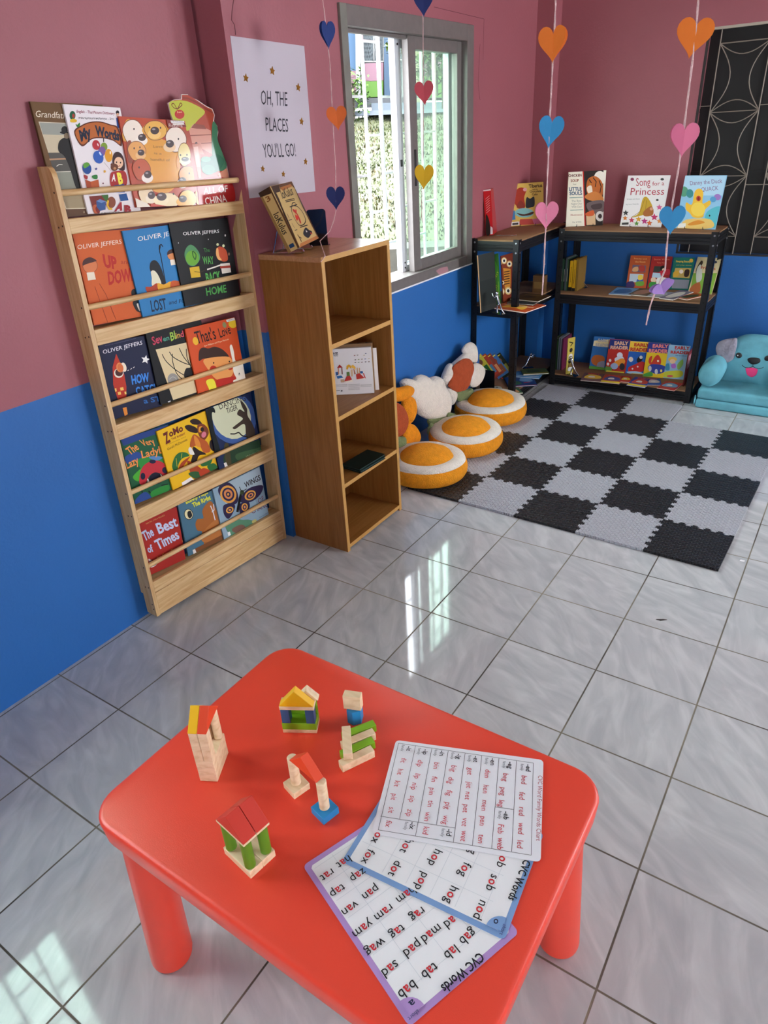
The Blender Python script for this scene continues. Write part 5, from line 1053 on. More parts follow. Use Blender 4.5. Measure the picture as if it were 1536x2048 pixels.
# tier three
F = rack_face(2, 2, Ke(128, 322), Ke(1010, 168))
book('picture_book', 'navy picture book with a red rocket and white star on the third tier', 'book', F, 0.0062, '#171c3a', [
    ('t', '#e8e6ea', 'OLIVER JEFFERS', (225, 495), (895, 330), (212, 425)), ('t', '#6a6a88', 'From an international bestseller', (262, 360), (790, 232), (260, 345)), ('p', '#b8331f', [(445, 490), (505, 620), (585, 850), (620, 1050), (620, 1230), (540, 1330), (470, 1260), (395, 1020), (385, 720)]), ('e', '#e8dcc8', 490, 820, 82, 82), ('e', '#4a1f1a', 495, 810, 66, 66), ('e', '#e08a4c', 510, 725, 62, 85, -15), ('e', '#f0e2c8', 575, 720, 44, 80, -15), ('e', '#d8703c', 520, 730, 48, 74, -15),
    ('p', '#f0c060', [(418, 1085), (445, 1075), (455, 1130), (430, 1140)]), ('p', '#f0c060', [(510, 1070), (565, 1060), (575, 1110), (520, 1120)]), ('p', '#f0c060', [(470, 1145), (520, 1135), (530, 1185), (480, 1195)]), ('p', '#f4d070', [(585, 1140), (615, 1135), (622, 1180), (595, 1185)]), ('star', '#f0f0ec', 945, 590, 78, 10), ('l', '#e8e0d0', 8, [(640, 780), (660, 768)]), ('l', '#e8e0d0', 8, [(690, 755), (710, 740)]), ('l', '#e8e0d0', 8, [(735, 730), (755, 715)]),
    ('t', '#3f86d8', 'HOW', (715, 1010), (1015, 955), (695, 860), 0.04), ('t', '#2a5a9c', 'to', (1085, 900), (1140, 890), (1075, 850)), ('t', '#3f86d8', 'CATCH', (800, 1200), (1190, 1125), (760, 1060), 0.03), ('t', '#2f68ac', 'a STAR', (920, 1340), (1420, 1260), (900, 1250), 0.02), ('p', '#e08a34', [(555, 1415), (620, 1400), (640, 1520), (622, 1640), (590, 1560)])], Ke, GR[2])
F = rack_face(2, 1, Kf(2, 212), Kf(690, 66))
book('picture_book', 'black picture book with a cream panel of tangled lines on the third tier', 'book', F, 0.0062, '#0f0e0e', [
    ('t', '#c8405a', 'Sev', (100, 370), (222, 325), (72, 270), 0.02), ('t', '#4a9a80', 'en', (225, 325), (300, 305), (215, 262), 0.02), ('t', '#9ac04a', 'Bl', (320, 320), (380, 290), (300, 215), 0.02), ('t', '#d0a040', 'in', (382, 290), (435, 275), (370, 215), 0.02), ('t', '#d04a5a', 'd', (440, 275), (480, 262), (425, 200), 0.02),
    ('p', '#dcc79a', [(130, 425), (520, 335), (740, 915), (345, 1045)]), ('e', '#9a9690', 345, 795, 68, 80, -15), ('l', '#c0bcb4', 6, [(300, 790), (340, 760), (385, 790), (350, 830)], 1)] + [('l', '#171314', 9, pts, 1) for pts in ([(210, 485), (260, 570), (370, 670), (480, 740)], [(300, 455), (350, 520), (480, 590), (590, 620)], [(335, 480), (340, 580), (390, 720), (470, 800)], [(420, 410), (470, 510), (540, 600)], [(505, 420), (515, 520), (560, 640), (610, 800)], [(550, 400), (545, 500), (560, 600)])] +
    [('s', '#141112', [(480, 760), (500, 660), (560, 640), (620, 560), (660, 620), (720, 740), (640, 760), (560, 800)]), ('s', '#e8e2d8', [(470, 790), (540, 765), (620, 775), (600, 800), (480, 815)]), ('p', '#d8d8d4', [(278, 1062), (312, 1050), (325, 1130), (300, 1145)])], Kf, GR[2])
F = rack_face(2, 0, Kf(490, 174), Kf(1102, 26))
book('picture_book', 'orange picture book with a girl and a white rabbit on the third tier', 'book', F, 0.0062, '#d2501f', [
    ('t', '#2a1410', "That's", (640, 355), (880, 290), (595, 200), 0.01), ('t', '#2a1410', 'Love', (925, 280), (1060, 225), (890, 160), 0.01), ('t', '#f4d8b0', 'Sam Williams and Mique Moriuchi', (730, 390), (1030, 305), (725, 370)), ('e', '#e8b02c', 620, 320, 34, 50, -15), ('e', '#8a8a5a', 975, 122, 24, 36, -15), ('e', '#ecc42c', 1080, 105, 55, 55), ('p', '#e9e4da', [(995, 60), (1095, 32), (1108, 62), (1005, 88)]), ('t', '#3a3430', 'LIBRARY', (1020, 72), (1085, 55), (1018, 60)),
    ('s', '#3d251c', [(660, 560), (665, 440), (710, 400), (780, 410), (860, 390), (960, 430), (1030, 520), (900, 530), (740, 535), (700, 545)]), ('s', '#f0a45a', [(715, 560), (800, 525), (1030, 515), (1080, 620), (1070, 740), (960, 800), (860, 780), (760, 650)]), ('e', '#c8321f', 840, 670, 44, 50, -15), ('e', '#c8321f', 1045, 640, 34, 36), ('e', '#1c1210', 842, 588, 8, 11), ('e', '#1c1210', 1035, 572, 8, 11), ('l', '#b8522c', 5, [(985, 610), (1000, 670)]),
    ('s', '#c02c20', [(880, 800), (1000, 770), (1110, 760), (1140, 860), (930, 940), (890, 880)]), ('s', '#f0e43c', [(750, 810), (840, 790), (880, 930), (810, 975), (780, 900)]), ('s', '#f4ecd8', [(1040, 400), (1062, 365), (1090, 450), (1110, 560), (1180, 570), (1190, 480), (1215, 405), (1245, 470), (1250, 600), (1290, 700), (1280, 780), (1310, 770), (1300, 800), (1130, 860), (1080, 810), (1120, 780), (1085, 700), (1072, 560)]), ('e', '#1c1210', 1232, 677, 7, 9), ('e', '#1c1210', 1155, 718, 7, 9), ('l', '#3a2a20', 4, [(1145, 735), (1165, 735)])], Kf, GR[2])
# tier four
F = rack_face(3, 2, Kg(172, 592), Kg(990, 330))
book('picture_book', 'green and blue picture book with a large ladybird on the fourth tier', 'book', F, 0.0062, '#1f5a3a', [
    ('p', '#24407e', [(180, 590), (640, 440), (985, 335), (1010, 420), (600, 560), (230, 700)]), ('s', '#2c4a8c', [(260, 880), (480, 800), (560, 930), (380, 960), (290, 1000)]), ('s', '#2f8a3a', [(480, 930), (700, 880), (960, 920), (1060, 1150), (800, 1100), (560, 1120)]), ('s', '#4aa832', [(390, 1220), (560, 1070), (520, 1260), (460, 1300)]), ('s', '#5a86b8', [(660, 890), (800, 870), (900, 900), (780, 950)]),
    ('t', '#e8924a', 'The', (340, 860), (500, 745), (250, 745), 0.02), ('t', '#e8924a', 'Very', (560, 700), (780, 660), (490, 600), 0.02), ('t', '#e8924a', 'Lazy', (290, 1090), (500, 990), (240, 960), 0.02), ('t', '#e8924a', 'Ladybug', (545, 910), (1060, 770), (520, 780), 0.02),
    ('s', '#c0303a', [(500, 1330), (520, 1130), (600, 1010), (740, 950), (880, 970), (1000, 1080), (1010, 1180), (920, 1260), (880, 1180), (770, 1150), (680, 1200), (630, 1290), (580, 1360)]), ('e', '#1a1c38', 725, 965, 56, 34), ('e', '#1a1c38', 935, 1110, 48, 52), ('e', '#1a1c38', 560, 1215, 40, 60), ('s', '#14162c', [(660, 1360), (680, 1220), (760, 1150), (850, 1180), (880, 1280), (840, 1340)]), ('s', '#f0eee8', [(632, 1260), (660, 1280), (680, 1360), (650, 1370)]), ('s', '#f0eee8', [(860, 1180), (895, 1230), (905, 1280), (885, 1290)]),
    ('l', '#131a1c', 18, [(530, 1380), (550, 1500), (580, 1620)], 1), ('l', '#131a1c', 18, [(660, 1470), (720, 1530), (820, 1545)], 1), ('l', '#131a1c', 14, [(880, 1370), (980, 1350)]), ('s', '#2c4a8c', [(420, 1640), (600, 1480), (720, 1640), (520, 1760)]), ('s', '#2f8a3a', [(700, 1480), (1000, 1360), (960, 1560), (760, 1620)]), ('t', '#e8e08a', 'Isobel Finn & Jack Tickle', (605, 1700), (1195, 1425), (600, 1660))], Kg, GR[3])
F = rack_face(3, 1, Kh(80, 572), Kh(705, 308))
book('picture_book', 'yellow picture book with a dark rabbit and leaves on the fourth tier', 'book', F, 0.0062, '#e9b818', [
    ('t', '#6a2418', 'Z', (190, 725), (255, 690), (150, 600), 0.05), ('t', '#6a2418', 'oMo', (240, 640), (410, 560), (220, 560), 0.04), ('t', '#8a2a20', 'THE RABBIT', (265, 678), (435, 605), (258, 655), 0.02), ('t', '#5a3a1c', 'A TRICKSTER TALE', (200, 745), (440, 640), (198, 735)), ('t', '#3a1c14', 'Gerald McDermott', (215, 805), (460, 680), (208, 775)),
    ('s', '#2a1510', [(490, 440), (540, 415), (600, 430), (640, 480), (600, 490), (520, 480)]), ('s', '#2a1510', [(425, 510), (480, 490), (560, 520), (600, 570), (560, 590), (470, 565)]), ('s', '#7a3a1c', [(580, 500), (640, 475), (700, 520), (720, 600), (660, 680), (600, 620)]), ('s', '#e0962c', [(600, 520), (640, 510), (640, 570), (600, 580)]), ('e', '#1a0e0c', 640, 545, 22, 28), ('e', '#d87a8c', 660, 610, 28, 38, 20), ('s', '#b85a24', [(490, 760), (530, 610), (620, 650), (700, 700), (740, 810), (660, 830), (600, 740)]), ('s', '#e08c34', [(540, 620), (600, 680), (620, 760), (560, 740)]), ('s', '#241412', [(530, 760), (600, 800), (690, 850), (600, 870), (560, 980), (490, 990), (520, 870)]), ('s', '#ece6da', [(470, 790), (500, 765), (545, 850), (490, 850)]), ('s', '#241412', [(740, 680), (790, 690), (830, 790), (770, 810), (730, 750)]),
    ('s', '#2c6a34', [(270, 1000), (300, 890), (360, 830), (440, 830), (480, 870), (400, 900), (350, 970), (330, 1080), (300, 1070)]), ('l', '#d8c82c', 5, [(320, 900), (330, 1000)]), ('l', '#d8c82c', 5, [(390, 840), (380, 900)]), ('s', '#a84420', [(330, 1090), (380, 960), (490, 880), (420, 980), (370, 1070)]), ('s', '#a84420', [(470, 1000), (460, 930), (560, 980), (640, 1050), (560, 1100), (600, 1180), (520, 1130)]), ('s', '#2c6a34', [(620, 950), (680, 900), (760, 890), (740, 970), (640, 1000)]), ('s', '#2c5a30', [(470, 1090), (560, 1060), (640, 1100), (560, 1150)]), ('s', '#b8401f', [(600, 1060), (660, 1020), (740, 1060), (700, 1140), (630, 1140)]), ('s', '#2c6a34', [(700, 1000), (780, 960), (830, 1020), (760, 1070)]),
    ('p', '#efece6', [(385, 1200), (500, 1130), (545, 1195), (410, 1280)]), ('p', '#4a4644', [(445, 1215), (515, 1165), (535, 1195), (455, 1235)])], Kh, GR[3])
F = rack_face(3, 0, Kh(688, 300), Kh(1236, 92))
book('picture_book', 'dark blue picture book with a big cat leaping before the moon on the fourth tier', 'book', F, 0.0062, '#1d2c52', [
    ('e', '#40609c', 1010, 400, 285, 330, -22), ('e', '#d9dcb8', 1000, 390, 235, 280, -22), ('t', '#3a3428', 'DANCING', (860, 300), (1180, 190), (835, 235)), ('t', '#3a3428', 'TIGER', (945, 350), (1080, 300), (930, 285), 0.01), ('s', '#0f1714', [(700, 310), (780, 280), (800, 340), (760, 350), (790, 560), (860, 800), (820, 900), (760, 700)]), ('s', '#41342a', [(1110, 200), (1140, 210), (1190, 290), (1200, 380), (1260, 480), (1290, 600), (1230, 680), (1180, 640), (1160, 480), (1050, 540), (1015, 530), (1030, 510), (1130, 430), (1130, 400), (1070, 360), (1100, 300), (1160, 330), (1130, 270)]), ('l', '#201a16', 12, [(990, 600), (1040, 600), (1090, 585), (1130, 620), (1200, 640)], 1),
    ('s', '#24402a', [(900, 900), (1000, 800), (1400, 660), (1450, 800), (1100, 960), (960, 1040)]), ('s', '#3c5c3a', [(1060, 850), (1300, 780), (1400, 750), (1300, 850), (1100, 930)]), ('s', '#4a4228', [(910, 760), (940, 710), (970, 750), (1000, 960), (1000, 1010), (940, 1000)]), ('t', '#98a878', 'Malachy Doyle', (1180, 890), (1400, 790), (1176, 870)), ('p', '#e4e2dc', [(905, 960), (935, 950), (960, 1020), (925, 1035)])], Kh, GR[3])
# tier five
F = rack_face(4, 2, Ki(72, 585), Ki(478, 428))
book('picture_book', 'red picture book with large silver title letters, left on the bottom tier', 'book', F, 0.0062, '#a82c24', [
    ('t', '#c8a060', 'MATH STRATEGIES', (165, 610), (355, 520), (162, 595)), ('t', '#b8c4e0', 'The', (150, 780), (250, 715), (110, 690), 0.03), ('t', '#c4cee6', 'Best', (295, 705), (495, 620), (255, 600), 0.03), ('t', '#b8c4e0', 'of', (190, 900), (245, 880), (160, 830), 0.03), ('t', '#c4cee6', 'Times', (285, 870), (510, 745), (240, 775), 0.03), ('t', '#d89a3c', 'by Greg Tang', (280, 965), (495, 860), (275, 935)), ('s', '#e8e0d4', [(190, 960), (240, 990), (270, 1020), (215, 1050), (200, 1010)]), ('l', '#1a1414', 7, [(195, 990), (235, 975)]), ('l', '#1a1414', 7, [(205, 1015), (250, 998)]), ('l', '#1a1414', 7, [(215, 1040), (265, 1018)])] + [('e', c, x, y, 10, 6, 40) for x, y, c in ((320, 1090, '#d86a5a'), (400, 1060, '#e8e4e0'), (460, 1055, '#e09a4a'), (280, 1130, '#e8d8c8'), (360, 1110, '#c8a04a'), (560, 980, '#d84a4a'), (600, 935, '#e8e4e0'), (550, 710, '#e8d8c8'), (540, 780, '#e09a4a'), (270, 1160, '#c88a3a'))], Ki, GR[4])
F = rack_face(4, 1, Ki(490, 412), Ki(868, 250))
book('picture_book', 'grey blue picture book with a brown bear, middle of the bottom tier', 'book', F, 0.0062, '#4a7286', [
    ('t', '#d8d83c', 'Bunny Plays', (575, 400), (800, 290), (565, 365), 0.04), ('t', '#d8d83c', 'The Right', (645, 435), (830, 350), (630, 390), 0.04), ('e', '#1b1a18', 600, 505, 46, 56, -12), ('e', '#e8dca8', 600, 505, 40, 50, -12), ('s', '#1b1a18', [(590, 480), (620, 470), (635, 520), (610, 545), (590, 520)]), ('s', '#a8642c', [(670, 610), (690, 555), (750, 545), (740, 470), (780, 400), (840, 380), (930, 560), (960, 680), (1000, 780), (800, 880), (740, 730), (735, 680), (690, 670)]), ('s', '#b8743a', [(740, 700), (880, 560), (940, 640), (960, 720), (760, 790)]), ('l', '#dcdce0', 9, [(825, 420), (850, 480), (870, 560)]), ('l', '#dcdce0', 9, [(855, 405), (860, 460), (840, 480)]), ('p', '#7c4c28', [(640, 870), (990, 690), (1000, 780), (670, 960)]), ('p', '#e0dcd4', [(640, 870), (665, 860), (680, 900), (650, 915)])], Ki, GR[4])
F = rack_face(4, 0, Ki(846, 252), Ki(1326, 14))
book('picture_book', 'pale blue picture book with a swirled butterfly, right on the bottom tier', 'book', F, 0.0062, '#8fa9b9', [
    ('p', '#a9bcc6', [(900, 230), (1320, 25), (1400, 200), (980, 400)]), ('p', '#7f98a8', [(1250, 300), (1420, 220), (1440, 330), (1300, 400)]), ('t', '#241418', 'WINGS', (1180, 235), (1340, 150), (1165, 180), 0.02), ('t', '#6a1c28', 'OF', (1315, 395), (1372, 360), (1305, 345)), ('t', '#6a1c28', 'CHANGE', (1250, 500), (1440, 410), (1230, 450)),
    ('s', '#2c2244', [(900, 260), (940, 190), (1010, 180), (1080, 240), (1110, 340), (1080, 400), (1010, 400), (940, 340)]), ('e', '#e0a048', 1005, 300, 82, 92, -20), ('e', '#2c2244', 1005, 300, 62, 70, -20), ('e', '#d88a54', 1005, 298, 44, 50, -20), ('e', '#2c2244', 1005, 300, 24, 28, -20), ('e', '#e0a048', 1004, 300, 11, 13), ('s', '#2c2244', [(1120, 360), (1200, 250), (1300, 210), (1362, 215), (1340, 290), (1270, 360), (1180, 390)]), ('e', '#e0a048', 1230, 310, 62, 46, -35), ('e', '#2c2244', 1232, 310, 46, 32, -35), ('e', '#d88a54', 1234, 310, 30, 20, -35), ('e', '#2c2244', 1235, 310, 14, 10, -35),
    ('s', '#2c2244', [(960, 410), (1060, 400), (1070, 450), (1010, 550), (960, 500)]), ('e', '#e0a048', 1020, 460, 40, 32, -30), ('e', '#2c2244', 1020, 460, 26, 20, -30), ('e', '#d88a54', 1020, 460, 13, 10), ('s', '#2c2244', [(1120, 400), (1210, 380), (1220, 440), (1150, 530), (1120, 480)]), ('e', '#e0a048', 1172, 430, 32, 40, 10), ('e', '#2c2244', 1172, 430, 20, 27, 10), ('e', '#d88a54', 1172, 430, 10, 14), ('l', '#1a1c1a', 24, [(1140, 270), (1120, 360), (1100, 470)], 1), ('e', '#3a4a2c', 1145, 280, 22, 24), ('l', '#1a1c1a', 6, [(1140, 270), (1118, 225)]), ('l', '#1a1c1a', 6, [(1150, 270), (1190, 245)]),
    ('s', '#5a8a6c', [(970, 600), (1050, 540), (1140, 560), (1220, 560), (1290, 590), (1200, 640), (1060, 740), (1010, 700)]), ('s', '#7a5a4c', [(1040, 660), (1130, 610), (1180, 640), (1100, 700)]), ('e', '#b8b06a', 1270, 575, 28, 16, -30), ('t', '#5a5a60', 'Story and illustrations', (1320, 545), (1450, 470), (1318, 532)), ('p', '#e4e4e0', [(995, 690), (1020, 680), (1030, 715), (1005, 728)])], Ki, GR[4])
# ================================================================ POSTER, BOOKCASE CONTENTS
kp = K(380, 0, 1536 / 340); PN = V((1, 0, 0))
F = fit_face([kp(362, 326), kp(1032, 412), kp(1133, 1732), kp(540, 1788)], V((XP + 0.0012, 0, 0)), PN)
root = thing('poster', 'white poster with thin hand lettered words and small gold stars on the pink pillar', 'poster', F.O + F.U * F.w / 2)
mb = MB(); mb.box(F.O + F.U * F.w / 2 + F.W * F.h / 2 - PN * 0.0005, (F.w, F.h, 0.0008), F.U, F.W, F.N, '#bcb2b9'); mb.build('paper', PRINT, root)
LT = '#2b2a30'
F.draw([('t', LT, 'OH, THE', (642, 945), (880, 958), (638, 806)), ('t', LT, 'PLACES', (685, 1182), (888, 1192), (680, 1052)), ('t', LT, "YOU'LL GO!", (668, 1425), (958, 1412), (650, 1293))], kp)
F.mb.build('lettering', PRINT, root, recalc=False)
GOLD = mat('gold_glitter', '#c98a2c', 0.4, 0.3, bump=0.8, bscale=900)
for x, y, r in ((503, 705, 44), (742, 640, 46), (976, 790, 44), (1006, 1098, 42), (1043, 1460, 40), (656, 1525, 36), (842, 1573, 34)):
    mb = MB(); c = F.px(kp(x, y)); rr = r * 0.00029
    mb.prism([F.O + F.U * (c[0] + rr * (1 if i % 2 == 0 else 0.48) * math.sin(math.radians(10 + 36 * i))) + F.W * (c[1] + rr * (1 if i % 2 == 0 else 0.48) * math.cos(math.radians(10 + 36 * i))) + PN * 0.0004 for i in range(10)], PN * 0.0016); mb.build('star', GOLD, root)

def stand_face(quad, z, a):
    """rectangle through the measured corners TL,TR,BR,BL on a plane leaned back by `a`, its lowest corner on level z"""
    B0, B1 = atz(*quad[3], z), atz(*quad[2], z); U = (B1 - B0).normalized(); back = V((0, 0, 1)).cross(U).normalized(); W = V((0, 0, 1)) * math.cos(a) + back * math.sin(a); N = U.cross(W).normalized()
    F = fit_face(quad, B0, N); P = [atp(u, v, B0, N) for u, v in quad]; R_ = [F.O + F.W * F.h, F.O + F.W * F.h + F.U * F.w, F.O + F.U * F.w, F.O]
    e = sum((p - r).length for p, r in zip(P, R_)); lo = min(F.O.z, (F.O + F.U * F.w).z); F.O = F.O + V((0, 0, z - lo)); F.h = F.h - (z - lo) if z > lo else F.h + (lo - z)
    return e, F
def edge_face(quad, z, lo=0.0, hi=45.0):
    return min((stand_face(quad, z, math.radians(lo + (hi - lo) * i / 60)) for i in range(61)), key=lambda t: t[0])[1]
def lean_face(quad, z, deg): return stand_face(quad, z, math.radians(deg))[1]
CHROME = mat('chrome_wire', '#c9cace', 0.16, 1.0); BLACKW = mat('black_wire', '#0e0e10', 0.4, 0.3); MIRROR = mat('polished_black_plate', '#3a3a3e', 0.08, 0.9)
def wire_stand(F, label, group, m=BLACKW, r=0.0016, drop=0.0, off=0.0):
    """bent wire book stand behind and under the face F"""
    root = thing('book_stand', label, 'book stand', F.O + F.U * F.w / 2, group); flat = V((F.N.x, F.N.y, 0)).normalized(); Z = V((0, 0, 1)); zb = F.O.z - drop
    for s in (0.28, 0.72):
        b = F.O + F.U * (F.w * s) - F.N * (off + 0.004); b = V((b.x, b.y, zb + r)); fr = b + flat * 0.035; bk = b - flat * 0.075; tp = F.O + F.U * (F.w * s) + F.W * (F.h * 0.5) - F.N * (off + 0.004)
        mb = MB(); mb.tube(smooth_path([fr + Z * 0.012 + flat * 0.001, fr, b - flat * 0.01, bk], 6), r, 6); mb.tube([bk, tp], r, 6); mb.build('wire_leg', m, root, smooth=50)
    mb = MB(); a = F.O + F.U * (F.w * 0.28) - F.N * (off + 0.004); c = F.O + F.U * (F.w * 0.72) - F.N * (off + 0.004)
    mb.tube([V((a.x, a.y, zb + r)) - flat * 0.075, V((c.x, c.y, zb + r)) - flat * 0.075], r, 6); mb.build('cross_wire', m, root, smooth=50); return root

# game box leaning on a chrome stand
kx = K(500, 340, 7.68); F = edge_face([kx(320, 252), kx(636, 172), kx(1062, 1050), kx(748, 1195)], BH + 0.029, 5, 40)
TB = 0.047
root = thing('game_box', 'parchment patterned game box leaning on a chrome stand on top of the bookcase', 'game box', F.O + F.U * F.w / 2)
ct = F.O + F.U * (F.w / 2) + F.W * (F.h / 2)
F.draw([('p', '#3a2012', [(320, 255), (440, 224), (470, 330), (400, 350), (440, 430), (470, 500), (520, 640), (505, 690), (760, 1195), (748, 1195)]), ('p', '#5a3418', [(436, 224), (636, 172), (690, 290), (640, 240), (560, 260), (470, 300)]), ('p', '#a8642c', [(460, 270), (620, 215), (650, 250), (500, 320)]), ('p', '#4a2a14', [(640, 180), (660, 220), (1060, 1050), (1040, 1040), (800, 560)]), ('p', '#b06a30', [(770, 1130), (1020, 1010), (1058, 1050), (760, 1190)]),
    ('t', '#17120e', 'loKulus', (500, 445), (668, 378), (452, 300), 0.01), ('l', '#2a2018', 5, [(540, 470), (678, 440)]), ('l', '#2a2018', 5, [(548, 492), (684, 460)]), ('l', '#1c1612', 6, [(640, 555), (640, 640), (690, 760), (760, 850), (830, 830), (850, 760), (800, 640), (720, 560), (640, 550)], 1), ('l', '#1c1612', 6, [(610, 570), (720, 530)]), ('l', '#1c1612', 6, [(770, 882), (880, 848)]), ('l', '#1c1612', 5, [(640, 555), (650, 510), (690, 505), (705, 540)], 1),
    ('s', '#b02018', [(655, 600), (700, 630), (760, 740), (785, 820), (760, 800), (720, 690), (665, 640)]), ('s', '#c8281c', [(700, 600), (715, 640), (690, 680), (740, 720), (720, 780), (690, 700)]), ('l', '#1c1612', 5, [(570, 680), (600, 740)]), ('l', '#1c1612', 4, [(590, 775), (640, 762)]), ('l', '#1c1612', 4, [(640, 820), (680, 890)]), ('l', '#1c1612', 4, [(685, 930), (720, 918)]),
    ('s', '#1c1a24', [(815, 960), (850, 885), (900, 920), (950, 950), (930, 1000), (890, 1045), (830, 1010)]), ('p', '#d8d0c8', [(850, 920), (880, 950), (860, 960)]), ('p', '#a8201c', [(920, 950), (960, 985), (925, 985)]), ('l', '#1c1612', 7, [(730, 1000), (770, 1060), (785, 1100)], 1), ('l', '#1c1612', 5, [(760, 1030), (790, 1050)])], kx)
F.mb.box(ct - F.N * (TB / 2), (F.w, F.h, TB), F.U, F.W, F.N, '#c2a266')
S = Face(F.O - F.N * TB, F.N, F.W, -F.U, TB, F.h); S.mb = F.mb
S.poly('#8a6a3a', [(0, 0), (0.012, 0), (0.008, F.h), (0, F.h)]); S.poly('#3a2414', [(0, F.h * 0.93), (TB, F.h * 0.9), (TB, F.h), (0, F.h)]); S.poly('#5a3a1e', [(TB - 0.008, 0), (TB, 0), (TB, F.h), (TB - 0.005, F.h)])
S.text('#17120e', 'loKulus', (TB * 0.28, F.h * 0.62), (TB * 0.28, F.h * 0.28), (TB * 0.78, F.h * 0.62), 0.01); S.poly('#1f3a5a', [(TB * .3, F.h * .05), (TB * .7, F.h * .05), (TB * .7, F.h * .11), (TB * .3, F.h * .11)]); S.text('#7a4a1c', '3', (TB * .3, F.h * .82), (TB * .65, F.h * .82), (TB * .3, F.h * .9), 0.02)
F.mb.build('carton', PRINT, root, recalc=False)
wire_stand(F, 'chrome wire stand holding the game box on the bookcase', 'bent wire book stands', CHROME, 0.0026, 0.0285, TB)
def plate_end(label, c, U, w, h):
    U = V(U).normalized(); N = U.cross(V((0, 0, 1))).normalized(); root = thing('metal_bookend', label, 'bookend', c); mb = MB(); P = []; R = 0.012
    for cx, cy, a0_ in ((w / 2 - R, h - R, 0), (-w / 2 + R, h - R, 90)):
        for i in range(6): a = math.radians(a0_ + 18 * i); P.append((cx + R * math.cos(a), cy + R * math.sin(a)))
    P += [(-w / 2, 0), (w / 2, 0)]; c = V(c) + V((0, 0, 0.0006))
    mb.prism([c + U * a + V((0, 0, b)) for a, b in P], N * -0.0012); mb.build('upright_plate', MIRROR, root)
    mb = MB(); mb.box(c + N * 0.036 + V((0, 0, 0.0006)), (w, 0.072, 0.0012), U, N); mb.build('base_plate', MIRROR, root)
plate_end('polished metal bookend right of the game box on the bookcase', (-1.632, 1.360, BH), (0.72, 0.70, 0), 0.072, 0.118)

# boxes and books inside the bookcase
k2 = K(640, 660, 6.8278); z1 = SHZ[1] + 0.0006
F = lean_face([k2(140, 268), k2(700, 230), k2(738, 868), k2(218, 888)], z1, 3); F.h = min(F.h, 0.235)
TBX = 0.020; root = thing('toy_box', 'white box of building blocks with a picture of a block castle in the bookcase', 'box', F.O + F.U * F.w / 2)
F.draw([('t', '#1d1c1c', 'PLAN', (182, 345), (245, 342), (182, 318), 0.02), ('t', '#1d1c1c', 'TOYS', (184, 362), (245, 358), (183, 347), 0.02), ('e', '#1d1c1c', 190, 316, 9, 9), ('e', '#1d1c1c', 212, 312, 8, 8), ('e', '#1d1c1c', 232, 310, 9, 9)] +
    [('p', c, [(x, y), (x + 22, y - 4), (x + 25, y + 5), (x + 4, y + 9)]) for x, y, c in ((460, 345, '#8a4a3a'), (500, 340, '#6a6a5a'), (590, 342, '#b8a888'), (612, 318, '#4a5a7a'), (470, 405, '#3a3a3a'), (515, 400, '#7a8a4a'), (560, 395, '#8a6a4a'), (605, 392, '#3a5a8a'), (655, 388, '#c8b48c'), (470, 440, '#3a2a24'), (515, 438, '#5a8a4a'), (560, 436, '#6a2a24'), (610, 432, '#2a2a34'), (655, 430, '#6a4a2a'))] +
    [('p', '#b3281f', [(232, 518), (266, 470), (312, 512)]), ('p', '#c88a6a', [(243, 518), (258, 518), (262, 605), (248, 605)]), ('p', '#7a3a2a', [(290, 515), (305, 515), (312, 605), (297, 605)]), ('p', '#2a5a94', [(212, 575), (245, 570), (250, 610), (222, 625)]), ('p', '#2f6aa8', [(225, 630), (290, 620), (320, 650), (240, 665)]), ('p', '#e0a82c', [(358, 535), (362, 490), (395, 468), (425, 490), (432, 530), (412, 520), (395, 500), (378, 540)]), ('p', '#e8b43c', [(425, 490), (450, 472), (485, 505), (482, 548), (460, 520), (440, 520)]), ('p', '#d8b48c', [(420, 540), (445, 535), (450, 630), (428, 635)]), ('p', '#a86a4a', [(455, 520), (472, 545), (490, 600), (468, 605)]), ('p', '#5a7a34', [(362, 575), (402, 570), (410, 630), (370, 635)]), ('p', '#b83028', [(335, 690), (365, 630), (410, 625), (438, 675), (345, 715)]), ('p', '#efe6d4', [(340, 700), (440, 680), (455, 700), (350, 720)]), ('p', '#c8a884', [(280, 675), (330, 670), (335, 712), (285, 715)]), ('p', '#c8a070', [(500, 515), (515, 512), (522, 590), (506, 592)]), ('p', '#d0a878', [(530, 518), (545, 515), (550, 590), (535, 592)]), ('p', '#2a5a94', [(545, 562), (582, 558), (590, 590), (552, 592)]), ('p', '#b83028', [(492, 605), (540, 588), (595, 640), (610, 655), (500, 672)]), ('p', '#c83a30', [(585, 590), (600, 588), (628, 660), (612, 655)]), ('p', '#efe6d4', [(500, 672), (610, 655), (612, 668), (505, 685)])] +
    [('l', '#8a8684', 3, [(x, y), (x + w, y - w * 0.04)]) for x, w in ((222, 150), (388, 155), (555, 150)) for y in ((745, 758, 770) if x != 388 else (742, 755, 768, 790, 803, 816))] + [('p', '#6a6866', [(285, 818), (308, 816), (308, 838), (285, 840)]), ('l', '#6a6866', 8, [(225, 828), (270, 824)])], k2)
ct = F.O + F.U * (F.w / 2) + F.W * (F.h / 2); F.mb.box(ct - F.N * (TBX / 2), (F.w, F.h, TBX), F.U, F.W, F.N, '#e4e0de')
S = Face(F.O + F.U * F.w, -F.N, F.W, F.U, TBX, F.h); S.mb = F.mb; S.poly('#a8823e', [(0.003, 0), (TBX - 0.003, 0), (TBX - 0.003, F.h), (0.003, F.h)]); F.mb.build('carton', PRINT, root, recalc=False)
root = thing('brown_box', 'brown patterned box standing behind the white block box', 'box', F.O - F.N * 0.03); mb = MB(); o_ = F.O + F.U * (F.w * 0.10) - F.N * (TBX + 0.0012)
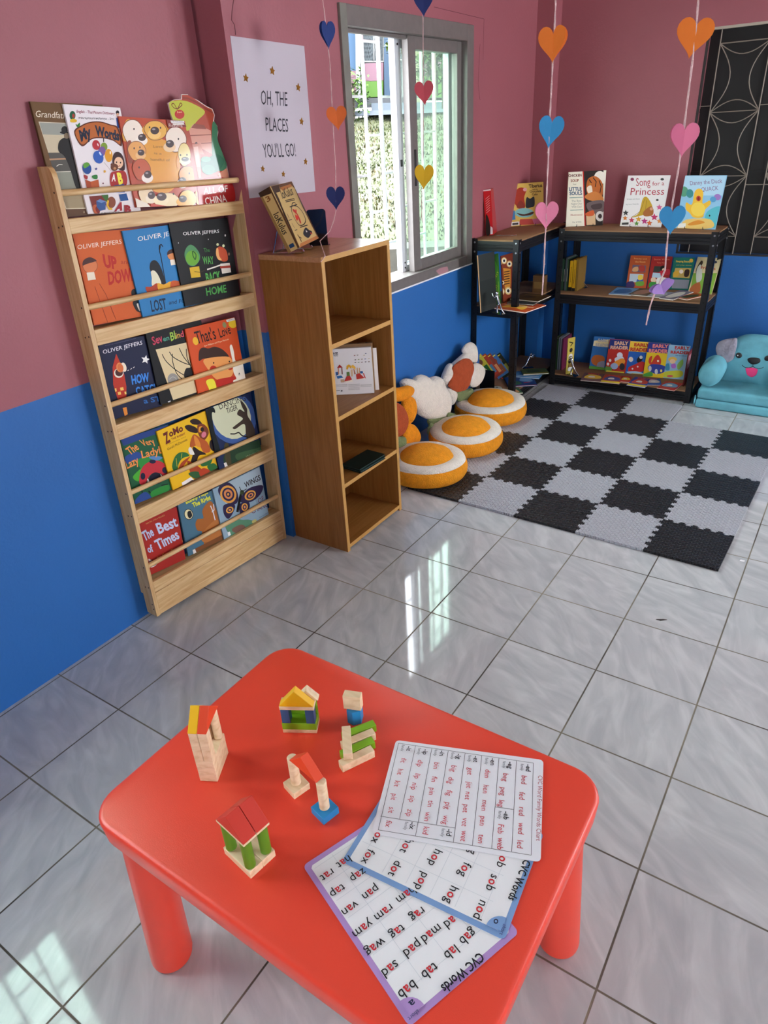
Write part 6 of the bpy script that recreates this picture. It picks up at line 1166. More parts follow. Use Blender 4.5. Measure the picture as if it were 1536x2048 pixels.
mb.box(o_ + F.U * (F.w * 0.46) + F.W * (F.h * 0.53) - F.N * 0.012, (F.w * 0.92, F.h * 1.06, 0.022), F.U, F.W, F.N, '#8a6a48')
for i in range(4): mb.prism([o_ + F.U * (F.w * (0.15 + 0.2 * i)) + F.W * (F.h * 1.0605) - F.N * a for a in (0.004, 0.012, 0.018)][:1] + [o_ + F.U * (F.w * (0.25 + 0.2 * i)) + F.W * (F.h * 1.0605) - F.N * 0.012, o_ + F.U * (F.w * (0.15 + 0.2 * i)) + F.W * (F.h * 1.0605) - F.N * 0.020], F.W * 0.0003, '#2e2a26')
mb.build('carton', PRINT, root)
root = thing('booklet', 'white booklet standing last behind the two boxes in the bookcase', 'booklet', F.O - F.N * 0.05); mb = MB(); o_ = F.O + F.U * (F.w * 0.25) - F.N * (TBX + 0.0255)
mb.box(o_ + F.U * (F.w * 0.43) + F.W * (F.h * 0.46) - F.N * 0.003, (F.w * 0.86, F.h * 0.92, 0.006), F.U, F.W, F.N, '#ece8e4'); mb.build('pages', PRINT, root)
mb = MB(); mb.box((BX1 - 0.075, BY0 + t + 0.0035, z1 + 0.062), (0.130, 0.004, 0.124), col='#e8e6e4'); tag(mb.build('leaflet', PRINT), 'thin white leaflet against the inner side panel, left of the block box', 'leaflet')
zq = SHZ[2] + 0.0006
def flat_book(name, label, quad, z, th, cover, art=(), k=None, group=None, spread=False, mat_=None):
    F = fit_face(quad, V((0, 0, z + th)), V((0, 0, 1))); return book(name, label, 'book', F, th, cover, art, k, group, hard=th > 0.006, mat_=mat_, page='#223330' if name == 'notebook' else '#e9e2d0')
flat_book('notebook', 'dark green notebook lying under another in the third bookcase compartment', [k2(655, 1668), k2(885, 1722), k2(566, 1935), k2(330, 1860)], zq, 0.010, '#0f2a26', group='dark green notebooks in the bookcase')
flat_book('notebook', 'dark green notebook lying on top in the third bookcase compartment', [k2(640, 1630), k2(880, 1690), k2(556, 1905), k2(302, 1832)], zq + 0.0103, 0.009, '#0c201d', group='dark green notebooks in the bookcase')

# ================================================================ HEART GARLANDS
YARN = mat('pink_white_yarn', '#dcb9b6', 0.9, bump=0.6, bscale=300)
def heart_pts(w, h, n=36, sq=1.0):
    P = []
    for i in range(n):
        a = 2 * math.pi * i / n; x = 16 * math.sin(a) ** 3 / 32 * w; y = (13 * math.cos(a) - 5 * math.cos(2 * a) - 2 * math.cos(3 * a) - math.cos(4 * a))
        P.append((x, (y + 17) / 29 * h - h * 0.5))
    return P
def garland(label, dist, line, hearts, tail, yr=0.0016):
    u0, v0 = line[0]; d0 = ray(*line[len(line) // 2]); P = CAM + d0.normalized() * dist; n_ = V((CAM.x - P.x, CAM.y - P.y, 0)).normalized()
    def at(p): return atp(p[0], p[1], P, n_)
    root = thing('heart_garland', label, 'garland', at(line[-1]), 'paper heart garlands on yarn'); rg = random.Random(int(dist * 100))
    pts = [at(p) for p in line]; top = pts[0].copy(); top.z = ZT - 0.002; pts = [top] + pts + [at(p) if not isinstance(p, V) else p for p in tail]
    if len(tail) == 0: pass
    fine = []; L = 0
    for a, b in zip(pts, pts[1:]):
        k_ = max(2, int((b - a).length / 0.012))
        fine += [a.lerp(b, i / k_) for i in range(k_)]
    fine.append(pts[-1]); mb = MB()
    for ph in (0, math.pi):
        mb.tube([p + V((math.cos(i * 0.9 + ph), math.sin(i * 0.9 + ph), 0)) * yr * 0.6 for i, p in enumerate(fine)], [yr * (0.75 + 0.35 * rg.random()) for _ in fine], 6)
    for p in fine[::7]:
        if rg.random() < 0.5: mb.tube([p, p + V((rg.uniform(-1, 1) * 0.006, rg.uniform(-1, 1) * 0.006, -0.008 - 0.006 * rg.random()))], yr * 0.4, 4)
    mb.build('yarn', YARN, root, smooth=60)
    for (cu, cv, wp, hp, col, yaw, fold, tilt) in hearts:
        c = at((cu, cv)); sc = (at((cu + 1, cv)) - c).length; w, h = wp * sc, hp * sc
        side = V((-n_.y, n_.x, 0)); 
        if side.dot(RX) < 0: side = -side
        a = math.radians(yaw); Hn = n_ * math.cos(a) + side * math.sin(a); Hs = side * math.cos(a) - n_ * math.sin(a); Z = V((0, 0, 1))
        w = w / max(math.cos(a), 0.35); tl = math.radians(tilt); A = Hs * math.cos(tl) + Z * math.sin(tl); B = Z * math.cos(tl) - Hs * math.sin(tl)
        m = mat('paper_' + col, col, 0.8, bump=0.25, bscale=30, var=0.04, vscale=20); mb = MB(); hp_ = heart_pts(w, h)
        for layer, fd in ((0.0012, fold), (-0.0016, -fold * 0.6)):
            vs = [c + A * x + B * y + Hn * (layer + abs(x) * math.tan(math.radians(fd))) for x, y in hp_]
            n = len(vs); top_i, bot_i = 0, n // 2
            off = Hn * 0.0004
            for rng_ in (list(range(0, n // 2 + 1)), list(range(n // 2, n)) + [0]):
                mb.prism([vs[i] for i in rng_], off)
        mb.build('paper_heart', m, root)
    return root
garland('heart string by the poster with navy and orange hearts, its end on the bookcase', 2.62, [(640, -40), (648, 20), (660, 130), (666, 250), (671, 330), (672, 420)],
    [(655, 71, 27, 48, '#0f2b68', 42, 10, 0), (674, 237, 40, 43, '#cc5f1c', 8, 6, 3), (671.5, 397, 37, 44, '#101f58', -6, 5, -2)], [(668, 440), (660, 462), (640, 482), V((BX1 + 0.003, BY0 + 0.02, BH + 0.002)), V((BX1 + 0.002, BY0 - 0.004, BH - 0.012))], 0.0012)
garland('heart string in front of the window with navy, red and yellow hearts', 2.7, [(846, -60), (846, 60), (846.5, 160), (847, 250), (846, 330), (846, 378)],
    [(847, 5, 40, 50, '#0f225c', 4, 6, 0), (848.5, 187, 38, 43, '#b8434e', 4, 6, 3), (848, 355, 38, 46, '#dcae14', -4, 5, -4)], [(843, 376), (841, 381), (844, 384), (843, 400), (843, 430), (845, 446)], 0.0010)
garland('heart string before the far corner with orange, blue and pink hearts', 2.0, [(1113, -60), (1110, 40), (1105, 130), (1100, 230), (1096, 330), (1093, 400), (1092, 450)],
    [(1106, 90, 54, 64, '#d8701c', -12, 24, 2), (1101, 265, 50, 60, '#2d86b8', 6, 5, -6), (1092.5, 432, 46, 54, '#e0809c', 8, 14, 0)], [(1090, 480), (1088, 530), (1086, 565), (1084, 590)], 0.0016)
garland('heart string nearest the grille window with orange, pink, blue and lilac hearts', 1.65, [(1400, -60), (1394, 40), (1384, 130), (1370, 240), (1358, 330), (1346, 400), (1338, 450)],
    [(1387, 77, 74, 74, '#d96f18', 6, 4, -6), (1367, 281, 56, 66, '#d8718f', 10, 16, 0), (1343.5, 441, 52, 58, '#2f83b4', -4, 12, 2), (1324, 577, 44, 30, '#9a78b8', 30, 16, 24)], [(1334, 490), (1330, 540), (1308, 590), (1301, 610), (1296, 632), (1292, 650)], 0.0015)

# ================================================================ BOOKS AND BOOKENDS ON THE STEEL UNITS
R1, R3, R4, L1, L2 = K(930, 320, 2.5347), K(1160, 440, 4.8), K(1140, 650, 4.8), K(930, 440, 6.144), K(930, 620, 6.144)
GT = 'picture books standing on top of the corner shelves'; GS = 'bent wire book stands'
F = lean_face([R1(230, 122), R1(402, 110), R1(395, 326), R1(222, 338)], ST + 0.001, 14)
book('picture_book', 'yellow picture book with red and black animals, on the left steel unit top', 'book', F, 0.007, '#d8b456', [('t', '#3a2418', 'Tiberius', (325, 142), (392, 136), (322, 124), 0.03), ('t', '#3a2418', 'and the', (342, 153), (368, 151), (342, 146), 0.02), ('t', '#3a2418', 'Chocolate', (328, 165), (386, 162), (327, 154), 0.02), ('t', '#3a2418', 'Cake', (340, 180), (368, 178), (339, 169), 0.02),
    ('s', '#a8341c', [(248, 210), (256, 160), (280, 140), (310, 150), (300, 190), (304, 240), (270, 240)]), ('e', '#e0a0a0', 304, 150, 10, 9), ('s', '#2a2a2c', [(308, 240), (312, 190), (330, 196), (350, 186), (352, 230), (335, 240)]), ('s', '#8a3020', [(262, 240), (280, 205), (300, 225), (298, 248)]), ('e', '#7fb8b4', 300, 268, 48, 24), ('s', '#4a2418', [(262, 268), (300, 275), (345, 262), (340, 276), (290, 284)]), ('p', '#3f7aa8', [(230, 258), (252, 256), (256, 302), (230, 306)]), ('e', '#2a241e', 240, 206, 12, 16), ('p', '#c86a8a', [(340, 300), (395, 290), (394, 322), (350, 326)]), ('p', '#b8453a', [(280, 300), (340, 298), (350, 326), (270, 330)]), ('p', '#e8e4dc', [(224, 316), (276, 312), (276, 330), (223, 335)]), ('p', '#3a3634', [(240, 320), (270, 317), (270, 327), (240, 330)])], R1, GT)
wire_stand(F, 'black wire stand under the yellow book on the left steel unit', GS, off=0.008)
F = lean_face([R1(512, 62), R1(702, 52), R1(712, 330), R1(523, 338)], ST + 0.001, 10)
book('picture_book', 'cream book with a tiger picture standing on top of the far steel unit', 'book', F, 0.010, '#e9e2cc', [('p', '#b8281c', [(596, 57), (602, 57), (612, 334), (606, 334)]), ('p', '#2a201c', [(602, 57), (702, 52), (712, 330), (612, 334)]), ('t', '#6a2418', 'CHICKEN', (524, 86), (592, 83), (523, 73), 0.03), ('t', '#8a3a1c', 'SOUP', (536, 112), (578, 110), (535, 98), 0.03), ('t', '#5a5a3a', 'for', (548, 126), (566, 125), (548, 120)), ('t', '#1f4a6a', 'LITTLE', (528, 156), (592, 154), (527, 138), 0.03), ('t', '#1f4a6a', 'SOULS', (530, 178), (594, 176), (529, 160), 0.03), ('l', '#3a7a74', 2.5, [(530, 192), (596, 189)]), ('t', '#8a8a80', 'The Best', (540, 213), (590, 211), (540, 202)), ('t', '#8a8a80', 'Night Out', (538, 228), (592, 226), (538, 217)), ('t', '#8a8a80', 'With Dad', (540, 243), (590, 241), (540, 232)), ('l', '#3a7a74', 2.5, [(534, 255), (598, 252)]), ('t', '#a83a2c', 'Illustrated', (536, 283), (594, 281), (536, 274)), ('t', '#6a6a64', 'by artist', (545, 318), (590, 316), (545, 311)),
    ('e', '#e9e0d0', 684, 90, 30, 34), ('s', '#b8642a', [(615, 130), (625, 95), (660, 82), (690, 105), (700, 140), (690, 190), (640, 195), (618, 165)]), ('s', '#e8d8c0', [(618, 140), (640, 130), (645, 165), (625, 168)]), ('l', '#1c1614', 4, [(650, 90), (665, 110), (660, 135)]), ('l', '#1c1614', 4, [(680, 105), (690, 135), (684, 165)]), ('l', '#1c1614', 4, [(630, 100), (640, 115)]), ('e', '#c8c83a', 634, 122, 3, 2), ('s', '#c87a3a', [(610, 180), (660, 160), (700, 190), (690, 215), (620, 200)]), ('s', '#6a5a58', [(618, 220), (700, 205), (706, 260), (640, 270)]), ('s', '#4a3a3a', [(640, 230), (690, 220), (690, 245), (650, 250)]), ('p', '#d8b48a', [(614, 275), (660, 272), (662, 328), (616, 331)]), ('e', '#d8d0c8', 684, 285, 22, 26), ('e', '#3a2a2a', 684, 285, 10, 12), ('s', '#c85a2c', [(612, 270), (650, 255), (652, 280), (620, 285)])], R1, GT)
wire_stand(F, 'black wire stand under the tiger book on the far steel unit', GS, off=0.011)
F = lean_face([R1(838, 78), R1(1048, 78), R1(986, 341), R1(775, 336)], ST + 0.001, 10)
book('picture_book', 'white book with curly red lettering and a straw figure on the far steel unit', 'book', F, 0.008, '#efe8e6', [('t', '#b83a4a', 'Song', (868, 132), (940, 130), (866, 90), 0.0), ('t', '#b83a4a', 'for a', (950, 130), (1010, 128), (950, 108), 0.0), ('t', '#b83a4a', 'Princess', (838, 178), (1008, 176), (842, 140), 0.0), ('t', '#8a8a86', 'Written and drawn', (820, 202), (886, 200), (820, 195)), ('t', '#8a8a86', 'by two friends', (816, 228), (880, 226), (816, 221)), ('s', '#c8a02c', [(880, 270), (900, 200), (918, 186), (936, 205), (950, 240), (930, 262), (900, 280), (840, 292)]), ('l', '#8a6a1c', 2, [(910, 200), (890, 260), (845, 290)]), ('l', '#8a6a1c', 2, [(920, 205), (915, 262)]), ('s', '#a8642c', [(905, 262), (940, 235), (955, 250), (950, 280), (910, 285)]), ('e', '#d8a080', 945, 248, 8, 8), ('e', '#8a3a5a', 848, 98, 9, 8), ('e', '#3a3a3a', 1000, 98, 9, 6), ('e', '#3a3a3a', 975, 203, 7, 5)] + [('star', c, x, y, r) for x, y, r, c in ((985, 240, 16, '#d85a8a'), (960, 290, 20, '#c83a6a'), (985, 310, 14, '#e08a3c'), (815, 268, 16, '#3a3a3a'), (812, 295, 14, '#d87a2c'), (845, 305, 16, '#c83a5a'), (880, 300, 16, '#e0a02c'), (910, 310, 18, '#b83a7a'), (935, 320, 16, '#d8642c'), (870, 322, 14, '#5a8a3a'))] + [('p', '#e8e4dc', [(782, 314), (832, 312), (830, 332), (778, 334)]), ('p', '#3a3634', [(796, 318), (830, 316), (829, 327), (795, 329)])], R1, GT)
wire_stand(F, 'black wire stand under the white princess book on the far steel unit', GS, off=0.009)
F = lean_face([R1(1105, 78), R1(1326, 78), R1(1270, 353), R1(1076, 347)], ST + 0.001, 10)
book('picture_book', 'sky blue book with a yellow duckling, right end of the far steel unit top', 'book', F, 0.008, '#8fc0dd', [('p', '#b4d6ea', [(1105, 80), (1325, 80), (1305, 180), (1095, 180)]), ('t', '#8a5a8a', 'Danny the Duck', (1142, 128), (1304, 116), (1140, 106), 0.0), ('t', '#8a5a8a', 'QUACK', (1198, 160), (1284, 152), (1197, 138), 0.0), ('s', '#efba38', [(1120, 250), (1122, 215), (1150, 225), (1165, 160), (1190, 145), (1208, 165), (1205, 220), (1240, 205), (1244, 225), (1215, 255), (1205, 290), (1160, 292), (1140, 270)]), ('e', '#f4cf52', 1182, 250, 36, 36), ('e', '#c8402c', 1184, 195, 12, 14), ('e', '#7a1c1c', 1184, 196, 6, 9), ('e', '#5a9a7a', 1110, 160, 22, 26), ('e', '#3f8a8a', 1140, 170, 18, 22), ('e', '#a07ac0', 1280, 188, 18, 16), ('e', '#5a9ac8', 1258, 200, 16, 14), ('s', '#5ab8c4', [(1215, 300), (1230, 260), (1280, 235), (1296, 250), (1275, 340), (1230, 330)]), ('s', '#e8c06a', [(1090, 330), (1130, 300), (1240, 300), (1250, 345), (1085, 348)]), ('s', '#d88a2c', [(1130, 325), (1180, 305), (1215, 318), (1150, 332)]), ('e', '#2a2a2a', 1240, 282, 4, 5), ('p', '#e8e4dc', [(1084, 322), (1120, 320), (1118, 342), (1078, 344)])], R1, GT)
wire_stand(F, 'black wire stand under the duckling book on the far steel unit', GS, off=0.009)
# red board box standing edge-on
B0 = atz(*R1(106, 384), ST + 0.001); B1 = atz(*R1(140, 384), ST + 0.001); U = (B1 - B0).normalized(); Wd = 0.043; back = V((0, 0, 1)).cross(U).normalized(); hh = 0.245
U2 = (U * math.cos(0.15) + back * math.sin(0.15)); tiltW = (V((0, 0, 1)) - U * 0.09 + back * 0.02).normalized(); N = U2.cross(tiltW).normalized(); F = Face(B0, N.cross(tiltW) * -1 if False else U2, tiltW, N, Wd, hh); F.U = tiltW.cross(N).normalized()
root = thing('red_box', 'bright red box standing on edge at the window end of the left steel unit', 'box', F.O + F.U * Wd / 2)
F.draw([('s', '#17110f', [(0.05, 0.02), (0.55, 0.02), (0.62, 0.25), (0.35, 0.45), (0.12, 0.42)]), ('p', '#e8e2e0', [(0.62, 0.02), (0.95, 0.02), (0.95, 0.16), (0.7, 0.2)])] + [('l', '#f0a8a4', 0.06, [(0.25, 0.5 + 0.05 * i), (0.75, 0.56 + 0.05 * i)]) for i in range(7)] + [('p', '#f4d8d4', [(0.0, 0.97), (1, 0.97), (1, 1), (0, 1)])])
F.mb.box(F.O + F.U * (Wd / 2) + F.W * (hh / 2) - F.N * 0.10, (Wd, hh, 0.20), F.U, F.W, F.N, '#c8141c'); F.mb.build('carton', GLOSSY, root, recalc=False)
mb = MB(); q = F.O + F.U * 0.06 + F.N * 0.0; mb.tube(smooth_path([V((q.x, q.y, ST + 0.002)), V((q.x + 0.10, q.y + 0.02, ST + 0.002)), V((q.x + 0.115, q.y + 0.03, ST + 0.002)), V((q.x + 0.09, q.y + 0.04, ST + 0.002))], 6), 0.0018, 6)
tag(mb.build('book_stand', CHROME, smooth=50), 'flat silver wire stand foot beside the red box', 'book stand')

def stickman(label, p, h, yaw, lean=0.35):
    """polished metal figure pushing against the books"""
    root = thing('figure_bookend', label, 'bookend', p, 'silver stick figure bookends'); p = V(p); a = math.radians(yaw); D = V((math.cos(a), math.sin(a), 0)); S = V((-D.y, D.x, 0)); Z = V((0, 0, 1)); r = h * 0.035
    mb = MB(); mb.box(p + Z * 0.0008 + D * h * 0.1, (h * 0.75, h * 0.36, 0.0014), D, S, Z); mb.build('base_plate', MIRROR, root)
    hip = p + Z * (h * 0.44) + D * (h * 0.05); sh = p + Z * (h * 0.80) + D * (h * (0.05 + lean * 0.5)); head = sh + Z * (h * 0.13) + D * (h * 0.05)
    mb = MB(); mb.ball(head, h * 0.085, 14); mb.tube([hip, sh, sh + Z * h * 0.05], [r * 1.7, r * 1.9, r * 1.2], 10); b_ = mb.build('body', CHROME, root, smooth=60)
    for s, kx_, fx in ((1, 0.22, 0.10), (-1, -0.12, -0.32)):
        mb = MB(); k_ = p + Z * (h * 0.23) + D * (h * kx_ * 0.6) + S * (s * h * 0.06); mb.tube(smooth_path([hip + S * (s * h * 0.04), k_, p + Z * 0.004 + D * (h * fx) + S * (s * h * 0.07)], 4), r * 1.1, 8); mb.build('leg', CHROME, root, smooth=60)
        mb = MB(); mb.tube(smooth_path([sh + S * (s * h * 0.08), sh - Z * h * 0.05 + D * (h * 0.14) + S * (s * h * 0.12), sh + Z * (h * (0.03 + 0.05 * s)) + D * (h * 0.30) + S * (s * h * 0.09)], 4), r * 0.9, 8); mb.build('arm', CHROME, root, smooth=60)
# left unit, middle board
GM = 'books leaning on the middle board of the left steel unit'
F = lean_face([L1(150, 440), L1(330, 392), L1(420, 1075), L1(186, 1142)], SM + 0.001, 5)
book('picture_book', 'dark cover book seen on its tan edge, nearest the window on the left unit', 'book', F, 0.006, '#262b28', [('p', '#c9a070', [(0, 0), (0.05, 0), (0.05, 1), (0, 1)]), ('p', '#1c2320', [(0.1, 0.1), (0.95, 0.1), (0.95, 0.55), (0.1, 0.55)])], None, GM)
F = lean_face([L1(205, 466), L1(386, 412), L1(436, 1035), L1(297, 1086)], SM + 0.001, 5); F.O = F.O + F.N * 0.008
book('picture_book', 'bright green book with a brown monkey on the left unit', 'book', F, 0.006, '#2f6a22', [('s', '#3f8a2a', [(240, 560), (380, 520), (430, 900), (300, 1000)]), ('e', '#5a2c18', 305, 620, 38, 52), ('e', '#c89a70', 308, 650, 24, 34), ('s', '#4a2414', [(290, 690), (330, 690), (335, 770), (300, 780)])] + [('l', '#8ac04a', 6, [(300 + i * 18, 760 + (i % 3) * 40), (320 + i * 16, 980 - (i % 2) * 40)]) for i in range(7)] + [('t', '#c8d83a', 'FOREST', (350, 780), (415, 640), (330, 770)), ('t', '#c8d83a', 'FRIEND', (310, 870), (395, 830), (308, 830)), ('p', '#e8e8e4', [(310, 1025), (368, 1000), (374, 1045), (318, 1065)])], L1, GM)
F = lean_face([L1(398, 452), L1(590, 392), L1(610, 965), L1(462, 1012)], SM + 0.001, 5); F.O = F.O + F.N * 0.016
book('picture_book', 'brown book with round eyed owl faces on the left unit', 'book', F, 0.006, '#7a3018', [('p', '#c8862c', [(468, 590), (560, 600), (560, 820), (490, 850)])] + [x for cx, cy, r in ((480, 500, 34), (545, 540, 34), (430, 530, 26), (450, 880, 36), (530, 870, 40), (462, 770, 22)) for x in (('e', '#e0c07a', cx, cy, r, r * 1.2), ('e', '#f0ead8', cx, cy, r * .7, r * .8), ('e', '#1a1412', cx, cy, r * .4, r * .5))] + [('l', '#3a1c10', 7, [(480, 640 + 30 * i), (545, 628 + 30 * i)]) for i in range(6)], L1, GM)
stickman('silver figure bookend on the middle board of the left unit', atz(*L1(425, 1150), SM), 0.115, 150)
GF = 'books lying flat on the middle board of the left steel unit'
flat_book('picture_book', 'orange and red patterned book lying flat, lowest on the left unit middle board', [L1(560, 985), L1(940, 1035), L1(800, 1145), L1(330, 1075)], SM + 0.0004, 0.006, '#b8481f', [('s', '#e0a83c', [(0.2, 0.2), (0.5, 0.3), (0.8, 0.2), (0.7, 0.6), (0.3, 0.7)]), ('l', '#f0e0c0', 0.03, [(0.1, 0.5), (0.9, 0.55)]), ('l', '#7a1c14', 0.05, [(0.1, 0.85), (0.9, 0.8)])], None, GF)
flat_book('picture_book', 'dark grey book lying on the orange one', [L1(600, 965), L1(920, 985), L1(850, 1040), L1(520, 1010)], SM + 0.0066, 0.008, '#2a2f34', (), None, GF)
flat_book('picture_book', 'dark brown book with a cream edge, topmost of the flat pile', [L1(700, 895), L1(1066, 922), L1(900, 1000), L1(560, 960)], SM + 0.0148, 0.009, '#4a3418', [('s', '#2a1c0e', [(0.25, 0.3), (0.5, 0.35), (0.7, 0.5), (0.4, 0.6)]), ('l', '#9a7a4a', 0.03, [(0.2, 0.75), (0.8, 0.75)])], None, GF)
q = atz(*L1(915, 885), SM); mb = MB(); mb.box(V((q.x, q.y, SM + 0.052)), (0.075, 0.05, 0.103), col='#6b4c2c'); mb.box(V((q.x, q.y - 0.0255, SM + 0.045)), (0.06, 0.0008, 0.04), col='#8a6a3c'); mb.box(V((q.x, q.y, SM + 0.1035)), (0.075, 0.05, 0.0008), col='#3a2c1e')
tag(mb.build('small_box', PRINT), 'small brown box at the back of the left unit middle board', 'box')
# left unit, bottom board
GB_ = 'books leaning sideways on the bottom board of the left steel unit'
Bd = atz(*L2(420, 880), SB); Dx = V((0.93, 0.36, 0)).normalized()
covs = [('#c8b83a', '#2f6a34'), ('#a83a28', '#4a7aa0'), ('#8a3a2c', '#c88a5a'), ('#3a6aa0', '#7a4a2a'), ('#1c2418', '#8a8a3a')]
nms = ['yellow and green', 'red edged', 'rust coloured', 'blue', 'black']
for i, (c1, c2) in enumerate(covs):
    ro = math.radians(36); W = (V((0, 0, 1)) * math.cos(ro) - Dx * math.sin(ro)); U = (Dx * math.cos(ro) + V((0, 0, 1)) * math.sin(ro)); N = U.cross(W).normalized(); o = Bd + Dx * (0.03 * i - 0.10) + V((0, 0, 0.0035)) - V((N.x, N.y, 0)) * (0.008 * i) + V((0, 0, 0.002))
    F = Face(o, U, W, N, 0.085, 0.155)
    book('picture_book', nms[i] + ' book leaning sideways behind the daisy cushion on the bottom board', 'book', F, 0.006, c1, [('p', c2, [(0.1, 0.12), (0.92, 0.12), (0.92, 0.5), (0.1, 0.5)]), ('s', '#d8c8a0', [(0.25, 0.2), (0.7, 0.2), (0.6, 0.42), (0.3, 0.4)]), ('e', '#7a4a34', 0.5, 0.72, 0.3, 0.14), ('l', '#e8d84a', 0.06, [(0.1, 0.93), (0.9, 0.93)]), ('l', '#c83028', 0.05, [(0.03, 0.02), (0.03, 0.98)])], None, GB_)
q = atz(*L2(270, 975), SB); mb = MB(); mb.box(V((q.x, q.y, SB + 0.0625)), (0.10, 0.0015, 0.125)); mb.box(V((q.x, q.y + 0.04, SB + 0.001)), (0.10, 0.08, 0.0015)); tag(mb.build('metal_bookend', BLACKW, bevel=0.0004), 'black metal bookend before the sideways books on the bottom board', 'bookend')
q = atz(*L2(393, 968), SB); mb = MB(); mb.lathe([(0, 0), (0.030, 0), (0.031, 0.004), (0.028, 0.008), (0, 0.009)], V((q.x, q.y, SB + 0.0004)), 24, '#c9cbb8'); mb.lathe([(0, 0.0092), (0.008, 0.0092)], V((q.x, q.y, SB + 0.0004)), 12, '#4a5a4a'); tag(mb.build('round_lid', PRINT, smooth=40), 'small pale round lid on the bottom board behind the daisy cushion', 'lid')
stickman('silver figure bookend at the back of the left unit bottom board', atz(*L2(755, 712), SB), 0.10, 40)
GL = 'books lying flat on the bottom board of the left steel unit'
flat_book('picture_book', 'wide blue sea picture book lying flat, lowest on the bottom board', [L2(600, 835), L2(965, 790), L2(745, 942), L2(400, 930)], SB + 0.0004, 0.007, '#1d3f78', [('s', '#3f6a4a', [(0.1, 0.1), (0.5, 0.2), (0.4, 0.5), (0.15, 0.4)]), ('s', '#6a94b8', [(0.5, 0.5), (0.9, 0.4), (0.85, 0.8), (0.6, 0.9)]), ('l', '#b8382c', 0.03, [(0.02, 0.03), (0.98, 0.03)]), ('l', '#c83a4a', 0.06, [(0.6, 0.3), (0.8, 0.35)])], None, GL)
flat_book('picture_book', 'light blue picture book lying in the middle of the flat pile', [L2(640, 745), L2(968, 780), L2(900, 830), L2(585, 815)], SB + 0.0078, 0.008, '#4f8cba', [('l', '#d8e4ec', 0.04, [(0.05, 0.2), (0.95, 0.2)]), ('s', '#2f6a9a', [(0.2, 0.4), (0.8, 0.4), (0.7, 0.8), (0.3, 0.8)])], None, GL)
flat_book('picture_book', 'green picture book lying on top of the blue ones', [L2(660, 728), L2(980, 718), L2(1045, 768), L2(735, 792)], SB + 0.0162, 0.009, '#3c4a22', [('p', '#232c16', [(0.2, 0.3), (0.7, 0.3), (0.7, 0.7), (0.2, 0.7)]), ('l', '#c8a03a', 0.04, [(0.05, 0.1), (0.95, 0.1)])], None, GL)
flat_book('picture_book', 'colourful small book lying at the front edge of the bottom board', [L2(590, 960), L2(700, 950), L2(665, 1020), L2(575, 1030)], SB + 0.0004, 0.005, '#3f6a44', [('s', '#d8a06a', [(0.3, 0.2), (0.7, 0.2), (0.6, 0.7), (0.35, 0.7)]), ('l', '#e8d8b8', 0.06, [(0.1, 0.1), (0.9, 0.1)])], None, GL)

def spine_row(items, z, x0, yfront, depth, group, tilt=0.0):
    x = x0
    for (th, hgt, c, art, lab) in items:
        U = V((1, 0, 0)); N = V((0, -1, 0)); W = V((0, 0, 1)); F = Face(V((x, yfront, z + 0.0006)), U, W, N, th, hgt); o = F.O
        root = thing('picture_book', lab, 'book', o + V((th / 2, depth / 2, 0)), group); F.draw(art)
        F.mb.box(o + V((th / 2, 0.001, hgt / 2)), (th, 0.002, hgt), col=c); F.mb.box(o + V((0.0006, depth / 2, hgt / 2)), (0.0012, depth, hgt), col=c); F.mb.box(o + V((th - 0.0006, depth / 2, hgt / 2)), (0.0012, depth, hgt), col=c); F.mb.build('cover', PRINT, root, recalc=False)
        mb = MB(); mb.box(o + V((th / 2, depth / 2 + 0.001, hgt / 2 - 0.001)), (max(th - 0.0028, 0.001), depth - 0.006, hgt - 0.006)); mb.build('pages', mat('page_edge_#e9e2d0', '#e9e2d0', 0.8), root)
        x += th + 0.0006
    return x
# far unit, middle board : upright row, fairy tale books and open flat ones
xL = aty(*L1(1178, 700), 3.50).x; DK_ = [('l', '#e8e8d8', 0.25, [(0.5, 0.3), (0.5, 0.7)])]
xe = spine_row([(0.009, 0.185, '#2f4a34', DK_, 'dark green spine, first of the upright row on the middle board'), (0.007, 0.19, '#3a5a44', (), 'grey green spine, second of the upright row on the middle board'), (0.008, 0.182, '#22362a', DK_, 'blackish green spine, third of the upright row on the middle board'), (0.010, 0.195, '#5a5f64', (), 'grey spine, fourth of the upright row on the middle board'), (0.007, 0.188, '#4a6a48', DK_, 'moss green spine, fifth of the upright row on the middle board'), (0.008, 0.185, '#1f2c24', (), 'black green spine left of the yellow books'),
    (0.022, 0.178, '#d8a818', [('p', '#1a1612', [(0, 0), (1, 0), (1, 0.13), (0, 0.13)]), ('l', '#6a4a10', 0.12, [(0.5, 0.3), (0.5, 0.8)])], 'thick yellow spine with a black foot on the middle board'), (0.020, 0.185, '#c9981a', [('p', '#1a1612', [(0, 0), (1, 0), (1, 0.1), (0, 0.1)]), ('l', '#5a3a0c', 0.12, [(0.5, 0.25), (0.5, 0.7)])], 'second yellow spine with a black foot on the middle board'), (0.010, 0.19, '#8a6a2c', (), 'brown spine at the right end of the upright row')], SM, xL, 3.50, 0.15, 'upright books on the middle board of the far unit')
stickman('silver figure bookend on the middle board of the far unit', atz(*L1(1450, 828), SM), 0.095, 165)
GFD = 'story books displayed on the middle board of the far unit'
def tale(label, quad, c, art, off=0.0):
    F = lean_face([R3(*p) for p in quad], SM + 0.001, 22); F.O = F.O + F.N * off
    book('story_book', label, 'book', F, 0.008, c, art, R3, GFD)
